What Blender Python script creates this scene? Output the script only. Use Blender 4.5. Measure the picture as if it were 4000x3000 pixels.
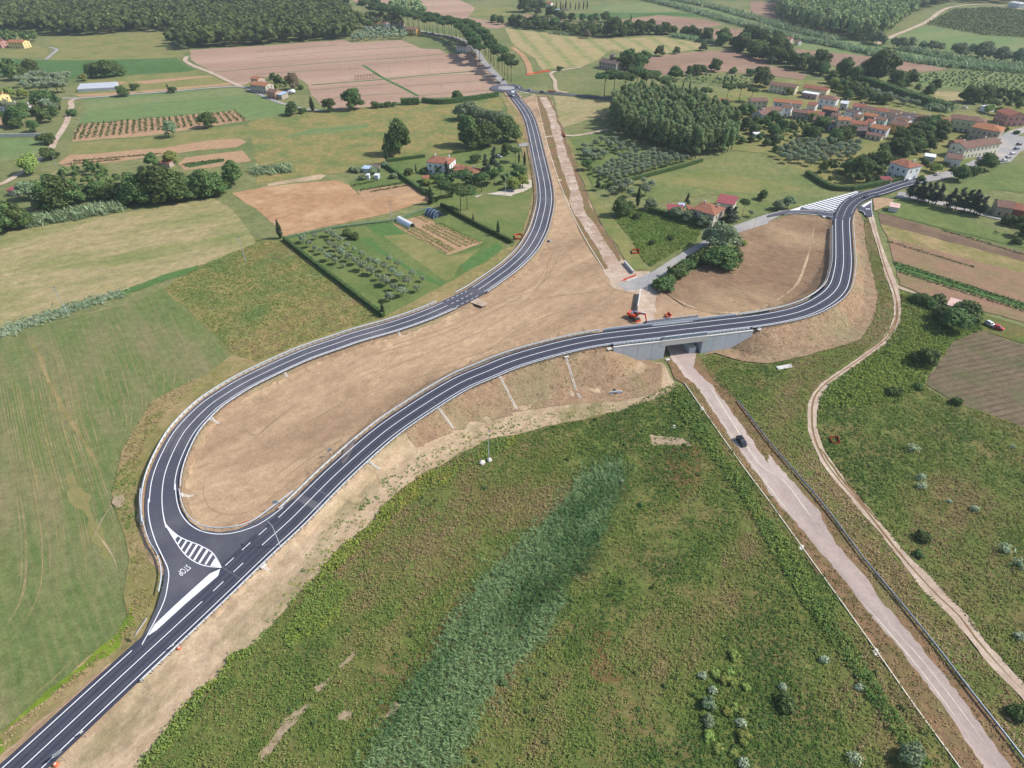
import bpy, bmesh, math, random
import numpy as np
from mathutils import Vector, Matrix
from mathutils.geometry import delaunay_2d_cdt

for o in list(bpy.data.objects):
    bpy.data.objects.remove(o, do_unlink=True)
SC = bpy.context.scene
COL = SC.collection
R = random.Random(7)
NR = np.random.default_rng(11)

# ------------------------------------------------------------------ camera, sky, sun, exposure
FPX, PITCH, CAMH = 2331.0, math.radians(38.8), 130.0      # focal length for a 4000 px wide frame, tilt below the horizon, flying height
cam = bpy.data.cameras.new('camera')
cam.sensor_width = 36.0
cam.sensor_fit = 'HORIZONTAL'
cam.lens = 36.0 * FPX / 4000.0
cam.clip_start = 1.0
cam.clip_end = 20000.0
cam_ob = bpy.data.objects.new('camera', cam)
COL.objects.link(cam_ob)
cam_ob.location = (0, 0, CAMH)
cam_ob.rotation_euler = (math.pi / 2 - PITCH, 0, 0)
SC.camera = cam_ob
SC.render.resolution_x, SC.render.resolution_y = 1024, 768

SUN_EL = math.radians(44)
SUN_AZ = math.atan2(0.99, 0.08)                            # from the right, a little beyond
sun_dir = Vector((math.sin(SUN_AZ) * math.cos(SUN_EL), math.cos(SUN_AZ) * math.cos(SUN_EL), math.sin(SUN_EL)))
world = bpy.data.worlds.new('World')
SC.world = world
world.use_nodes = True
wn = world.node_tree
bg = wn.nodes['Background']
sky = wn.nodes.new('ShaderNodeTexSky')
sky.sky_type = 'NISHITA'
sky.sun_disc = False
sky.sun_elevation = SUN_EL
sky.sun_rotation = SUN_AZ
sky.air_density, sky.dust_density, sky.ozone_density = 1.0, 1.2, 1.0
wn.links.new(sky.outputs[0], bg.inputs[0])
bg.inputs[1].default_value = 0.13
sl = bpy.data.lights.new('sun', 'SUN')
sl.energy = 4.3
sl.angle = math.radians(0.55)
sl.color = (1.0, 0.968, 0.918)
so = bpy.data.objects.new('sun', sl)
COL.objects.link(so)
so.rotation_euler = sun_dir.to_track_quat('Z', 'Y').to_euler()
so.location = (300, 60, 300)
vs = SC.view_settings
vs.view_transform = 'Standard'
vs.look = 'None'
vs.exposure = 0.38
vs.gamma = 1.0
vs.use_curve_mapping = False
SC.cycles.use_denoising = True
SC.cycles.max_bounces = 6
SC.cycles.diffuse_bounces = 2
SC.cycles.volume_bounces = 0
SC.cycles.use_adaptive_sampling = True
SC.cycles.adaptive_threshold = 0.02

# ------------------------------------------------------------------ survey points: photograph pixel -> point on the land at height z
CT, ST = math.cos(PITCH), math.sin(PITCH)
def P(x, y, z=0.0):
    u, v = (x - 2000.0) / FPX, (y - 1500.0) / FPX
    t = (CAMH - z) / (ST + v * CT)
    return Vector((u * t, (CT - v * ST) * t, z))
def T(tile, x, y, z=0.0):
    c, r = int(tile[0]), int(tile[1])
    return P(1000 * c + x / 2.212, 750 * r + y / 2.212, z)
def pts(spec, z=0.0):
    out, tile = [], None
    for tok in spec.split():
        if ':' in tok:
            tile, tok = tok.split(':')
            if not tok:
                continue
        q = tok.split(',')
        zz = float(q[2]) if len(q) > 2 else z
        out.append(T(tile, float(q[0]), float(q[1]), zz) if tile != 'p' else P(float(q[0]), float(q[1]), zz))
    return out

# ------------------------------------------------------------------ little tools
ALB = 0.80
def lin(c):
    c = c / 255.0
    return c / 12.92 if c <= 0.04045 else ((c + 0.055) / 1.055) ** 2.4
def C(r, g, b, k=ALB):
    return (lin(r) * k, lin(g) * k, lin(b) * k, 1.0)
_ones = 'zeroth first second third fourth fifth sixth seventh eighth ninth tenth eleventh twelfth thirteenth fourteenth fifteenth sixteenth seventeenth eighteenth nineteenth'.split()
_tens = {20: ('twentieth', 'twenty'), 30: ('thirtieth', 'thirty'), 40: ('fortieth', 'forty'), 50: ('fiftieth', 'fifty'), 60: ('sixtieth', 'sixty'), 70: ('seventieth', 'seventy'), 80: ('eightieth', 'eighty'), 90: ('ninetieth', 'ninety')}
def nth(n):
    if n < 20:
        return _ones[n]
    t = n // 10 * 10
    return _tens[t][0] if n == t else _tens[t][1] + '-' + _ones[n - t]

def tag(o, label=None, cat=None, group=None, kind=None):
    if label: o['label'] = label
    if cat: o['category'] = cat
    if group: o['group'] = group
    if kind: o['kind'] = kind
    return o
def empty(name, loc, rz=0.0, label=None, cat=None, group=None, scale=None):
    o = bpy.data.objects.new(name, None)
    o.empty_display_size = 0.3
    COL.objects.link(o)
    o.location = loc
    o.rotation_euler = (0, 0, rz)
    if scale: o.scale = scale
    return tag(o, label, cat, group)
def mesh_of(name, verts, faces, mats=None, smooth=False, fmat=None):
    me = bpy.data.meshes.new(name)
    me.from_pydata([tuple(v) for v in verts], [], faces)
    for m in (mats if isinstance(mats, (list, tuple)) else [mats] if mats else []):
        me.materials.append(m)
    if fmat is not None:
        me.polygons.foreach_set('material_index', np.asarray(fmat, dtype=np.int32))
    if smooth:
        me.polygons.foreach_set('use_smooth', np.ones(len(me.polygons), dtype=bool))
    me.update()
    return me
def add(name, me, parent=None, loc=(0, 0, 0), rot=(0, 0, 0), scale=None):
    o = bpy.data.objects.new(name, me)
    COL.objects.link(o)
    o.location = loc
    o.rotation_euler = rot
    if scale: o.scale = scale
    if parent is not None: o.parent = parent
    return o
def big_mesh(name, V, F, mat, tint=None, smooth=False):
    """numpy quads or triangles -> mesh; tint is one number per face"""
    V = np.asarray(V, dtype=np.float32); F = np.asarray(F, dtype=np.int32)
    k = F.shape[1]
    me = bpy.data.meshes.new(name)
    me.vertices.add(len(V)); me.vertices.foreach_set('co', V.ravel())
    me.loops.add(F.size); me.loops.foreach_set('vertex_index', F.ravel())
    me.polygons.add(len(F)); me.polygons.foreach_set('loop_start', np.arange(0, F.size, k, dtype=np.int32))
    if tint is not None:
        a = me.attributes.new('tint', 'FLOAT', 'FACE'); a.data.foreach_set('value', np.asarray(tint, dtype=np.float32))
    me.polygons.foreach_set('use_smooth', np.full(len(F), smooth, dtype=bool))
    me.materials.append(mat)
    me.update(calc_edges=True)
    me.validate()
    return me
class MB:
    """collects boxes, prisms and tubes into one mesh part"""
    def __init__(self): self.v, self.f = [], []
    def quadbox(self, lo, hi):
        n = len(self.v); self.v += [Vector(p) for p in lo] + [Vector(p) for p in hi]
        self.f += [(n + 3, n + 2, n + 1, n), (n + 4, n + 5, n + 6, n + 7)] + [(n + i, n + (i + 1) % 4, n + 4 + (i + 1) % 4, n + 4 + i) for i in range(4)]
        return self
    def box(self, cx, cy, cz, sx, sy, sz, rz=0.0, taper=1.0):
        c, s = math.cos(rz), math.sin(rz)
        def q(x, y, z): return Vector((cx + x * c - y * s, cy + x * s + y * c, cz + z))
        a, b, h = sx / 2, sy / 2, sz / 2
        return self.quadbox([q(-a, -b, -h), q(a, -b, -h), q(a, b, -h), q(-a, b, -h)], [q(-a * taper, -b * taper, h), q(a * taper, -b * taper, h), q(a * taper, b * taper, h), q(-a * taper, b * taper, h)])
    def prism(self, outline, axis, d0, d1):
        """outline: list of 2-D points; axis 'x','y','z' is the extrusion direction"""
        def q(a, b, d): return {'x': Vector((d, a, b)), 'y': Vector((a, d, b)), 'z': Vector((a, b, d))}[axis]
        n, k = len(self.v), len(outline)
        self.v += [q(a, b, d0) for a, b in outline] + [q(a, b, d1) for a, b in outline]
        self.f += [tuple(n + i for i in range(k))[::-1], tuple(n + k + i for i in range(k))] + [(n + i, n + (i + 1) % k, n + k + (i + 1) % k, n + k + i) for i in range(k)]
        return self
    def tube(self, p, q, r0, r1=None, k=6, cap=True):
        r1 = r0 if r1 is None else r1
        p, q = Vector(p), Vector(q); d = (q - p).normalized()
        a = d.orthogonal().normalized(); b = d.cross(a)
        n = len(self.v)
        for (c, r) in ((p, r0), (q, r1)):
            self.v += [c + (a * math.cos(2 * math.pi * i / k) + b * math.sin(2 * math.pi * i / k)) * r for i in range(k)]
        self.f += [(n + i, n + (i + 1) % k, n + k + (i + 1) % k, n + k + i) for i in range(k)]
        if cap: self.f += [tuple(n + i for i in range(k))[::-1], tuple(n + k + i for i in range(k))]
        return self
    def mesh(self, name, mat, smooth=False):
        me = mesh_of(name, self.v, self.f, mat, smooth)
        bm = bmesh.new(); bm.from_mesh(me); bmesh.ops.recalc_face_normals(bm, faces=bm.faces); bm.to_mesh(me); bm.free()
        return me
    def part(self, name, mat, parent=None, smooth=False, **k):
        return add(name, self.mesh(name, mat, smooth), parent, **k)

# ------------------------------------------------------------------ materials
MATS = {}
def newmat(name):
    m = bpy.data.materials.new(name); m.use_nodes = True
    nt = m.node_tree; b = nt.nodes['Principled BSDF']
    b.inputs['Specular IOR Level'].default_value = 0.2
    return m, nt, b
def plain(name, col, rough=0.8, metal=0.0, var=0.12, scale=3.0, spec=0.3, bump=0.0):
    if name in MATS: return MATS[name]
    m, nt, b = newmat(name)
    b.inputs['Roughness'].default_value = rough; b.inputs['Metallic'].default_value = metal; b.inputs['Specular IOR Level'].default_value = spec
    if var:
        n = nt.nodes.new('ShaderNodeTexNoise'); n.inputs['Scale'].default_value = scale; n.inputs['Detail'].default_value = 4
        tc = nt.nodes.new('ShaderNodeNewGeometry'); nt.links.new(tc.outputs['Position'], n.inputs['Vector'])
        mx = nt.nodes.new('ShaderNodeMix'); mx.data_type = 'RGBA'
        mx.inputs[6].default_value = tuple(c * (1 - var) for c in col[:3]) + (1,)
        mx.inputs[7].default_value = tuple(min(1, c * (1 + var)) for c in col[:3]) + (1,)
        nt.links.new(n.outputs['Fac'], mx.inputs[0]); nt.links.new(mx.outputs[2], b.inputs['Base Color'])
        if bump:
            bp = nt.nodes.new('ShaderNodeBump'); bp.inputs['Strength'].default_value = bump; bp.inputs['Distance'].default_value = 0.2
            nt.links.new(n.outputs['Fac'], bp.inputs['Height']); nt.links.new(bp.outputs[0], b.inputs['Normal'])
    else:
        b.inputs['Base Color'].default_value = col
    MATS[name] = m
    return m
def field(name, c1, c2, c3=None, s1=0.25, s2=0.03, fine=1.6, contrast=0.30, stripe=None, bump=0.5, stretch=None, bscale=None):
    """ground cover: two colours in clumps of 1/s1 m, a third in patches of 1/s2 m, fine mottling; stripe=(dir point a, dir point b, period m, colour, strength, wobble m)"""
    if name in MATS: return MATS[name]
    m, nt, b = newmat(name)
    N, L = nt.nodes, nt.links
    b.inputs['Roughness'].default_value = 0.95; b.inputs['Specular IOR Level'].default_value = 0.05
    geo = N.new('ShaderNodeNewGeometry'); vec = geo.outputs['Position']
    if stretch:                                           # (point a, point b, factor): clumps drawn out along a-b
        a, c, k = stretch
        ang = math.atan2(c.y - a.y, c.x - a.x)
        mp = N.new('ShaderNodeMapping'); mp.vector_type = 'TEXTURE'
        mp.inputs['Rotation'].default_value = (0, 0, ang); mp.inputs['Scale'].default_value = (k, 1, 1)
        L.new(vec, mp.inputs['Vector']); svec = mp.outputs['Vector']
    else:
        svec = vec
    def noise(scale, detail, rough, v):
        n = N.new('ShaderNodeTexNoise'); n.inputs['Scale'].default_value = scale; n.inputs['Detail'].default_value = detail; n.inputs['Roughness'].default_value = rough
        L.new(v, n.inputs['Vector']); return n.outputs['Fac']
    def remap(s, lo, hi):
        r = N.new('ShaderNodeMapRange'); r.inputs[1].default_value = lo; r.inputs[2].default_value = hi
        L.new(s, r.inputs[0]); return r.outputs[0]
    def mix(f, x, y, mode='MIX'):
        k = N.new('ShaderNodeMix'); k.data_type = 'RGBA'; k.blend_type = mode
        for sock, val in ((k.inputs[0], f), (k.inputs[6], x), (k.inputs[7], y)):
            if hasattr(val, 'links'): L.new(val, sock)
            else: sock.default_value = val
        return k.outputs[2]
    f1 = remap(noise(s1, 6, 0.7, svec), 0.34, 0.66)
    col = mix(f1, c1, c2)
    if c3:
        f2 = remap(noise(s2, 4, 0.6, svec), 0.45, 0.68)
        col = mix(f2, col, c3)
    if stripe:
        a, c, per, scol, strength, wob = stripe
        ang = math.atan2(c.y - a.y, c.x - a.x)
        nx, ny = -math.sin(ang), math.cos(ang)
        sep = N.new('ShaderNodeVectorMath'); sep.operation = 'DOT_PRODUCT'; sep.inputs[1].default_value = (nx, ny, 0); L.new(vec, sep.inputs[0])
        wn_ = noise(0.02, 3, 0.5, vec)
        ma = N.new('ShaderNodeMath'); ma.operation = 'MULTIPLY_ADD'; L.new(wn_, ma.inputs[0]); ma.inputs[1].default_value = wob; L.new(sep.outputs['Value'], ma.inputs[2])
        mu = N.new('ShaderNodeMath'); mu.operation = 'MULTIPLY'; L.new(ma.outputs[0], mu.inputs[0]); mu.inputs[1].default_value = 2 * math.pi / per
        si = N.new('ShaderNodeMath'); si.operation = 'SINE'; L.new(mu.outputs[0], si.inputs[0])
        sf = remap(si.outputs[0], 0.1, 1.0)
        brk = remap(noise(0.09, 4, 0.7, svec), 0.3, 0.7)
        m3 = N.new('ShaderNodeMath'); m3.operation = 'MULTIPLY'; L.new(sf, m3.inputs[0]); L.new(brk, m3.inputs[1])
        m4 = N.new('ShaderNodeMath'); m4.operation = 'MULTIPLY'; L.new(m3.outputs[0], m4.inputs[0]); m4.inputs[1].default_value = strength
        col = mix(m4.outputs[0], col, scol)
    md = remap(noise(fine * 0.22, 4, 0.65, vec), 0.3, 0.7)
    k_ = contrast * 0.55
    col = mix(1.0, col, mix(md, (1 - k_, 1 - k_, 1 - k_, 1), (1 + k_, 1 + k_ * .96, 1 + k_ * .88, 1)), 'MULTIPLY')
    ff = noise(fine, 5, 0.8, vec)
    dark = remap(ff, 0.25, 0.75)
    lo, hi = 1 - contrast, 1 + contrast
    col = mix(1.0, col, mix(dark, (lo, lo, lo, 1), (hi, hi, hi, 1)), 'MULTIPLY')
    L.new(col, b.inputs['Base Color'])
    if bump:
        bp = N.new('ShaderNodeBump'); bp.inputs['Strength'].default_value = bump; bp.inputs['Distance'].default_value = 0.35
        L.new(ff, bp.inputs['Height']); L.new(bp.outputs[0], b.inputs['Normal'])
    MATS[name] = m
    return m
def leafmat(name, c1, c2, vary=0.25):
    """leaves: colour by leaf tint and by tree"""
    if name in MATS: return MATS[name]
    m, nt, b = newmat(name)
    N, L = nt.nodes, nt.links
    at = N.new('ShaderNodeAttribute'); at.attribute_name = 'tint'
    mx = N.new('ShaderNodeMix'); mx.data_type = 'RGBA'; mx.inputs[6].default_value = c1; mx.inputs[7].default_value = c2
    L.new(at.outputs['Fac'], mx.inputs[0])
    oi = N.new('ShaderNodeObjectInfo')
    mr = N.new('ShaderNodeMapRange'); mr.inputs[3].default_value = 1 - vary; mr.inputs[4].default_value = 1 + vary; L.new(oi.outputs['Random'], mr.inputs[0])
    hs = N.new('ShaderNodeHueSaturation'); L.new(mr.outputs[0], hs.inputs['Value']); L.new(mx.outputs[2], hs.inputs['Color'])
    mh = N.new('ShaderNodeMath'); mh.operation = 'MULTIPLY_ADD'; L.new(oi.outputs['Random'], mh.inputs[0]); mh.inputs[1].default_value = 0.05; mh.inputs[2].default_value = 0.475
    L.new(mh.outputs[0], hs.inputs['Hue'])
    L.new(hs.outputs[0], b.inputs['Base Color'])
    b.inputs['Roughness'].default_value = 0.7; b.inputs['Specular IOR Level'].default_value = 0.15
    tr = N.new('ShaderNodeBsdfTranslucent'); L.new(hs.outputs[0], tr.inputs[0])
    ms = N.new('ShaderNodeMixShader'); ms.inputs[0].default_value = 0.25
    L.new(b.outputs[0], ms.inputs[1]); L.new(tr.outputs[0], ms.inputs[2]); L.new(ms.outputs[0], N['Material Output'].inputs['Surface'])
    MATS[name] = m
    return m

# ------------------------------------------------------------------ road lines and the lie of the land
def smooth_line(ps, step=1.0):
    """Catmull-Rom through the points, resampled about every step metres -> Nx3"""
    p = [Vector(q) for q in ps]; p = [p[0] * 2 - p[1]] + p + [p[-1] * 2 - p[-2]]
    out = []
    for i in range(1, len(p) - 2):
        n = max(2, int((p[i + 1] - p[i]).length / step))
        a, b, c, d = p[i - 1], p[i], p[i + 1], p[i + 2]
        t0 = 0.0; t1 = max(1e-3, (b - a).length ** 0.5); t2 = t1 + max(1e-3, (c - b).length ** 0.5); t3 = t2 + max(1e-3, (d - c).length ** 0.5)
        for k in range(n):
            t = t1 + (t2 - t1) * k / n
            A1 = a * ((t1 - t) / (t1 - t0)) + b * ((t - t0) / (t1 - t0)); A2 = b * ((t2 - t) / (t2 - t1)) + c * ((t - t1) / (t2 - t1)); A3 = c * ((t3 - t) / (t3 - t2)) + d * ((t - t2) / (t3 - t2))
            B1 = A1 * ((t2 - t) / (t2 - t0)) + A2 * ((t - t0) / (t2 - t0)); B2 = A2 * ((t3 - t) / (t3 - t1)) + A3 * ((t - t1) / (t3 - t1))
            out.append(B1 * ((t2 - t) / (t2 - t1)) + B2 * ((t - t1) / (t2 - t1)))
    out.append(p[-2])
    return np.array([tuple(q) for q in out])
def normals(L):
    d = np.gradient(L[:, :2], axis=0); d /= np.linalg.norm(d, axis=1)[:, None] + 1e-9
    return np.stack([-d[:, 1], d[:, 0]], 1)               # to the left of travel
def offset(L, off, dz=0.0):
    n = normals(L); q = L.copy(); q[:, :2] += n * (np.asarray(off).reshape(-1, 1) if np.ndim(off) else off); q[:, 2] += dz
    return q
# the new road: from the lower left over the underpass, round the loop to the village
RD1 = smooth_line(pts('p:-60,3140,0.5 95,2998,0.5 450,2668,0.7 805,2340,0.9 1025,2133,1.2 1135,2033,1.6 1316,1853,2.6 1497,1694,3.6 1601,1620,4.4 1796,1500,5.7 1900,1455,6.3 2000,1414.6,6.7 2150,1370,7.1 2316,1333,7.3 2588,1299,7.4 2800,1274,7.1 3000,1248,6.5 3136,1216,5.8 3226,1170,5.0 3271,1125,4.2 3289,1066,3.3 3294,1021,2.7 3292,931,1.7 3291,863,1.1 3298,836,0.9 3317,803,0.7 3346,780,0.6 3385,763,0.5 3432,751,0.4 3520,722,0.3 3600,702,0.2'), 1.0)
# the link road: from the stop line up to the roundabout
RD2 = smooth_line(pts('p:720,2200,1.0 680,2125,1.0 651,2065,1.1 637.4,1997,1.2 635,1929.5,1.3 644,1861.7,1.4 669,1789,1.4 719,1694,1.4 768.5,1635.6,1.4 827,1581,1.4 886,1540.7,1.4 945,1504.5,1.4 1060,1447,1.3 1200,1385,1.2 1330,1339.5,1.2 1380,1321.7,1.2 1540,1275.7,1.2 1660,1234,1.1 1764,1188.5,1.1 1845.4,1148,1.1 1930,1092,1.1 2000,1039.3,1.1 2058.8,980.6,1.1 2101.7,908,1.1 2121,847.3,1.0 2131.8,787.6,1.0 2129,733.4,1.0 2121.5,690,1.0 2104,611,0.9 2093.3,562,0.9 2081.4,510,0.8 2065.7,460,0.6 2045,424.4,0.5 2013.6,384,0.4 1990,352,0.3'), 1.0)
def near_idx(L, p): return int(np.argmin(((L[:, :2] - np.array([p[0], p[1]])) ** 2).sum(1)))
O_L, O_R = T('21', 1332, 1335, 5.6), T('21', 1652, 1296, 5.6)      # upper corners of the underpass opening
W_L, W_R = T('21', 880, 1358, 7.3), T('21', 2090, 1200, 6.9)       # far ends of the wing walls
iOL, iOR, iWL, iWR = (near_idx(RD1, p) for p in (O_L, O_R, W_L, W_R))
HW = 5.3
_keep = np.ones(len(RD1), bool); _keep[iWL - 4:iWR + 5] = False
SAMP = np.concatenate([RD1[_keep][::2], RD2[::2]])
SAMP = SAMP[SAMP[:, 2] > 0.05]
def terr(xy):
    """height of the land: level plain, road embankments falling two in three"""
    xy = np.atleast_2d(np.asarray(xy, dtype=float))[:, :2]
    z = np.zeros(len(xy))
    lo, hi = SAMP[:, :2].min(0) - 20, SAMP[:, :2].max(0) + 20
    idx = np.nonzero(((xy > lo) & (xy < hi)).all(1))[0]
    for k in range(0, len(idx), 3000):
        ii = idx[k:k + 3000]
        d = np.sqrt(((xy[ii, None, :] - SAMP[None, :, :2]) ** 2).sum(2))
        z[ii] = np.maximum(0, (SAMP[None, :, 2] - 0.42 - 0.62 * np.maximum(0, d - HW)).max(1))
    return z
def tz(p):
    return float(terr([(p[0], p[1])])[0])
def on_land(p):
    return Vector((p[0], p[1], tz(p)))

# ------------------------------------------------------------------ ground sheets
def rough_edge(poly, seg, amp):
    out = []
    n = len(poly)
    for i in range(n):
        a, b = poly[i], poly[(i + 1) % n]
        k = max(1, int((b - a).length / seg))
        for j in range(k):
            q = a.lerp(b, j / k)
            if amp: q = q + Vector((R.uniform(-amp, amp), R.uniform(-amp, amp), 0))
            out.append(q)
    return out
def inside(poly, xy):
    xy = np.asarray(xy); x, y = xy[:, 0], xy[:, 1]
    pv = np.array([(p[0], p[1]) for p in poly]); c = np.zeros(len(xy), bool)
    j = len(pv) - 1
    for i in range(len(pv)):
        xi, yi, xj, yj = pv[i, 0], pv[i, 1], pv[j, 0], pv[j, 1]
        if yi != yj:
            c ^= ((yi > y) != (yj > y)) & (x < (xj - xi) * (y - yi) / (yj - yi) + xi)
        j = i
    return c
LAYER = [0]
def sheet(name, poly, mat, label=None, step=None, amp=0.35, seg=3.0, layer=None, kind='structure', dz=0.0):
    """one ground cover laid over the land"""
    if isinstance(poly, str): poly = pts(poly)
    far = max(p[1] for p in poly)
    if far > 420: seg, amp = seg * 3, amp * 2.2
    b = rough_edge(poly, seg, amp)
    v2 = [Vector((p.x, p.y)) for p in b]
    ed = [(i, (i + 1) % len(b)) for i in range(len(b))]
    if step:
        bb = np.array([(p.x, p.y) for p in b]); lo, hi = bb.min(0), bb.max(0)
        gx, gy = np.meshgrid(np.arange(lo[0], hi[0], step), np.arange(lo[1], hi[1], step)); g = np.stack([gx.ravel(), gy.ravel()], 1)
        g = g + NR.uniform(-0.2, 0.2, g.shape) * step
        g = g[inside(b, g)]
        # keep fine points only where the land is not level
        h = terr(g); keep = h > 0.0
        sub = (np.arange(len(g)) % 7 == 0)
        g = g[keep | sub]
        v2 += [Vector((float(a), float(c))) for a, c in g]
    V, _, F, _, _, _ = delaunay_2d_cdt(v2, ed, [], 1, 1e-4)
    LAYER[0] += 1
    z0 = 0.0025 * (layer if layer is not None else LAYER[0]) + dz
    xy = np.array([(v.x, v.y) for v in V])
    z = terr(xy) + z0
    me = mesh_of(name, [(a[0], a[1], h) for a, h in zip(xy, z)], [tuple(f) for f in F], mat)
    if len(me.polygons) and me.polygons[0].normal.z < 0:
        me.flip_normals()
    o = add(name, me)
    return tag(o, label, None, None, kind)
def ribbon_mesh(name, L, a, b, mat, dz=0.0):
    A, B = offset(L, a, dz), offset(L, b, dz); n = len(L)
    V = np.concatenate([A, B]); i = np.arange(n - 1)
    F = np.stack([i, i + 1, n + i + 1, n + i], 1) if np.mean(np.asarray(b)) > np.mean(np.asarray(a)) else np.stack([i + 1, i, n + i, n + i + 1], 1)
    F = F[:, ::-1] if np.cross(V[F[0, 1]] - V[F[0, 0]], V[F[0, 2]] - V[F[0, 0]])[2] < 0 else F
    return big_mesh(name, V, F, mat)
def wall_ribbon(L, off, z0, z1, thick):
    """upright band along a line, boxes end to end -> verts, faces"""
    A0, A1, B0, B1 = offset(L, off - thick / 2, z0), offset(L, off - thick / 2, z1), offset(L, off + thick / 2, z0), offset(L, off + thick / 2, z1)
    n = len(L); V = np.concatenate([A0, A1, B0, B1]); i = np.arange(n - 1)
    F = [np.stack([i, i + 1, n + i + 1, n + i], 1), np.stack([2 * n + i, 3 * n + i, 3 * n + i + 1, 2 * n + i + 1], 1), np.stack([n + i, n + i + 1, 3 * n + i + 1, 3 * n + i], 1), np.stack([i, 2 * n + i, 2 * n + i + 1, i + 1], 1)]
    ends = [[0, n, 3 * n, 2 * n], [n - 1, 3 * n - 1, 4 * n - 1, 2 * n - 1]]
    return V, np.concatenate(F + [np.array(ends)])
# ------------------------------------------------------------------ the plain and its fields
M = {}
M['base'] = field('meadow', C(114, 122, 76), C(140, 136, 94), C(100, 116, 70), s1=0.12, s2=0.015, fine=1.0, contrast=0.4)
M['hay'] = field('hay_meadow', C(178, 158, 122), C(148, 142, 96), C(128, 134, 82), s1=0.25, s2=0.05, fine=1.2, contrast=0.36, stretch=(T('01', 0, 900), T('01', 1800, 500), 3.0))
M['rough'] = field('rough_meadow', C(124, 130, 74), C(162, 138, 94), C(104, 122, 72), s1=0.16, s2=0.05, fine=1.3, contrast=0.38)
M['crop'] = field('green_crop', C(100, 118, 68), C(117, 125, 77), C(140, 130, 96), s1=0.3, s2=0.06, fine=1.6, contrast=0.36, stripe=(T('02', 330, 200), T('02', 560, 900), 2.2, C(150, 138, 104), 0.3, 9.0), stretch=(T('02', 330, 200), T('02', 560, 900), 4.0))
M['soil'] = field('graded_soil', C(196, 168, 136), C(176, 147, 116), C(156, 129, 103), s1=0.3, s2=0.04, fine=1.2, contrast=0.24, stretch=(T('12', 0, 900), T('21', 900, 900), 3.0), stripe=(T('12', 0, 900), T('21', 900, 900), 3.4, C(158, 130, 103), 0.35, 40.0))
M['sand'] = field('pale_sandy_soil', C(204, 180, 150), C(182, 155, 126), C(146, 134, 98), s1=0.25, s2=0.10, fine=1.5, contrast=0.28, stretch=(T('03', 760, 1659), T('12', 1080, 800), 2.5))
M['slope'] = field('dry_slope', C(172, 144, 116), C(150, 122, 98), C(148, 136, 104), s1=0.3, s2=0.05, fine=1.6, contrast=0.28)
M['infield'] = field('brown_infield', C(150, 122, 97), C(126, 102, 82), C(172, 146, 114), s1=0.3, s2=0.03, fine=1.1, contrast=0.3, stripe=(T('21', 1400, 800), T('21', 2000, 980), 2.2, C(174, 148, 116), 0.5, 14.0), stretch=(T('21', 1400, 800), T('21', 2000, 980), 2.0))
M['wheat'] = field('ripe_wheat', C(172, 142, 122), C(160, 131, 113), C(184, 155, 133), s1=0.08, s2=0.012, fine=0.5, contrast=0.14, bump=0.2, stretch=(T('10', 0, 545), T('10', 1400, 450), 8.0))
M['wheat2'] = field('stubble', C(156, 127, 108), C(144, 117, 100), C(168, 142, 118), s1=0.06, s2=0.012, fine=0.4, contrast=0.18, bump=0.2, stretch=(T('20', 1190, 560), T('20', 1900, 520), 4.0))
M['orange'] = field('orange_stubble', C(188, 150, 114), C(168, 130, 96), C(198, 164, 126), s1=0.25, s2=0.05, fine=1.0, contrast=0.24, stripe=(T('11', 0, 150), T('11', 900, 60), 2.6, C(150, 116, 86), 0.6, 1.0))
M['vinegreen'] = field('dark_green_crop', C(74, 106, 60), C(88, 118, 68), C(96, 120, 74), s1=0.1, s2=0.02, fine=0.6, contrast=0.3)
M['green'] = field('green_field', C(106, 128, 80), C(120, 136, 86), C(134, 138, 94), s1=0.10, s2=0.015, fine=0.6, contrast=0.24, stretch=(T('00', 700, 900), T('00', 1900, 800), 4.0))
M['lawn'] = field('lawn', C(106, 122, 70), C(122, 128, 78), C(94, 114, 64), s1=0.2, s2=0.05, fine=1.4, contrast=0.28)
M['lawn2'] = field('mown_lawn', C(98, 120, 66), C(118, 124, 74), C(136, 132, 88), s1=0.12, s2=0.04, fine=1.2, contrast=0.15)
M['darkgreen'] = field('dark_grass_strip', C(82, 116, 64), C(96, 124, 70), None, s1=0.3, fine=1.5, contrast=0.3)
M['tangreen'] = field('thin_tan_grass', C(150, 138, 92), C(128, 130, 78), C(112, 124, 70), s1=0.15, s2=0.05, fine=1.2, contrast=0.22)
M['plot'] = field('tilled_plot', C(186, 152, 118), C(168, 136, 106), None, s1=0.3, fine=1.2, contrast=0.18)
M['plough'] = field('ploughed_strip', C(128, 106, 88), C(114, 94, 78), C(138, 120, 92), s1=0.2, s2=0.04, fine=1.0, contrast=0.2, stripe=(T('31', 950, 200), T('31', 2200, 560), 2.4, C(98, 82, 68), 0.5, 2.0))
M['pinkplough'] = field('pinkish_plough', C(160, 128, 104), C(146, 116, 94), C(134, 124, 86), s1=0.2, s2=0.04, fine=1.0, contrast=0.18, stripe=(T('31', 1020, 430), T('31', 2200, 830), 2.6, C(128, 104, 84), 0.4, 2.0))
M['greyplough'] = field('grey_ploughed_field', C(130, 110, 92), C(112, 102, 80), C(98, 102, 68), s1=0.25, s2=0.05, fine=1.1, contrast=0.3, stripe=(T('31', 1500, 1659), T('31', 2200, 1500), 2.4, C(84, 72, 62), 0.8, 3.0))
M['weed'] = field('weed_floor', C(92, 108, 54), C(112, 116, 64), C(126, 110, 74), s1=0.2, s2=0.06, fine=1.4, contrast=0.42)
M['weedg'] = field('lush_weed_floor', C(88, 112, 54), C(106, 122, 62), C(120, 122, 70), s1=0.2, s2=0.05, fine=1.4, contrast=0.38)
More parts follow.
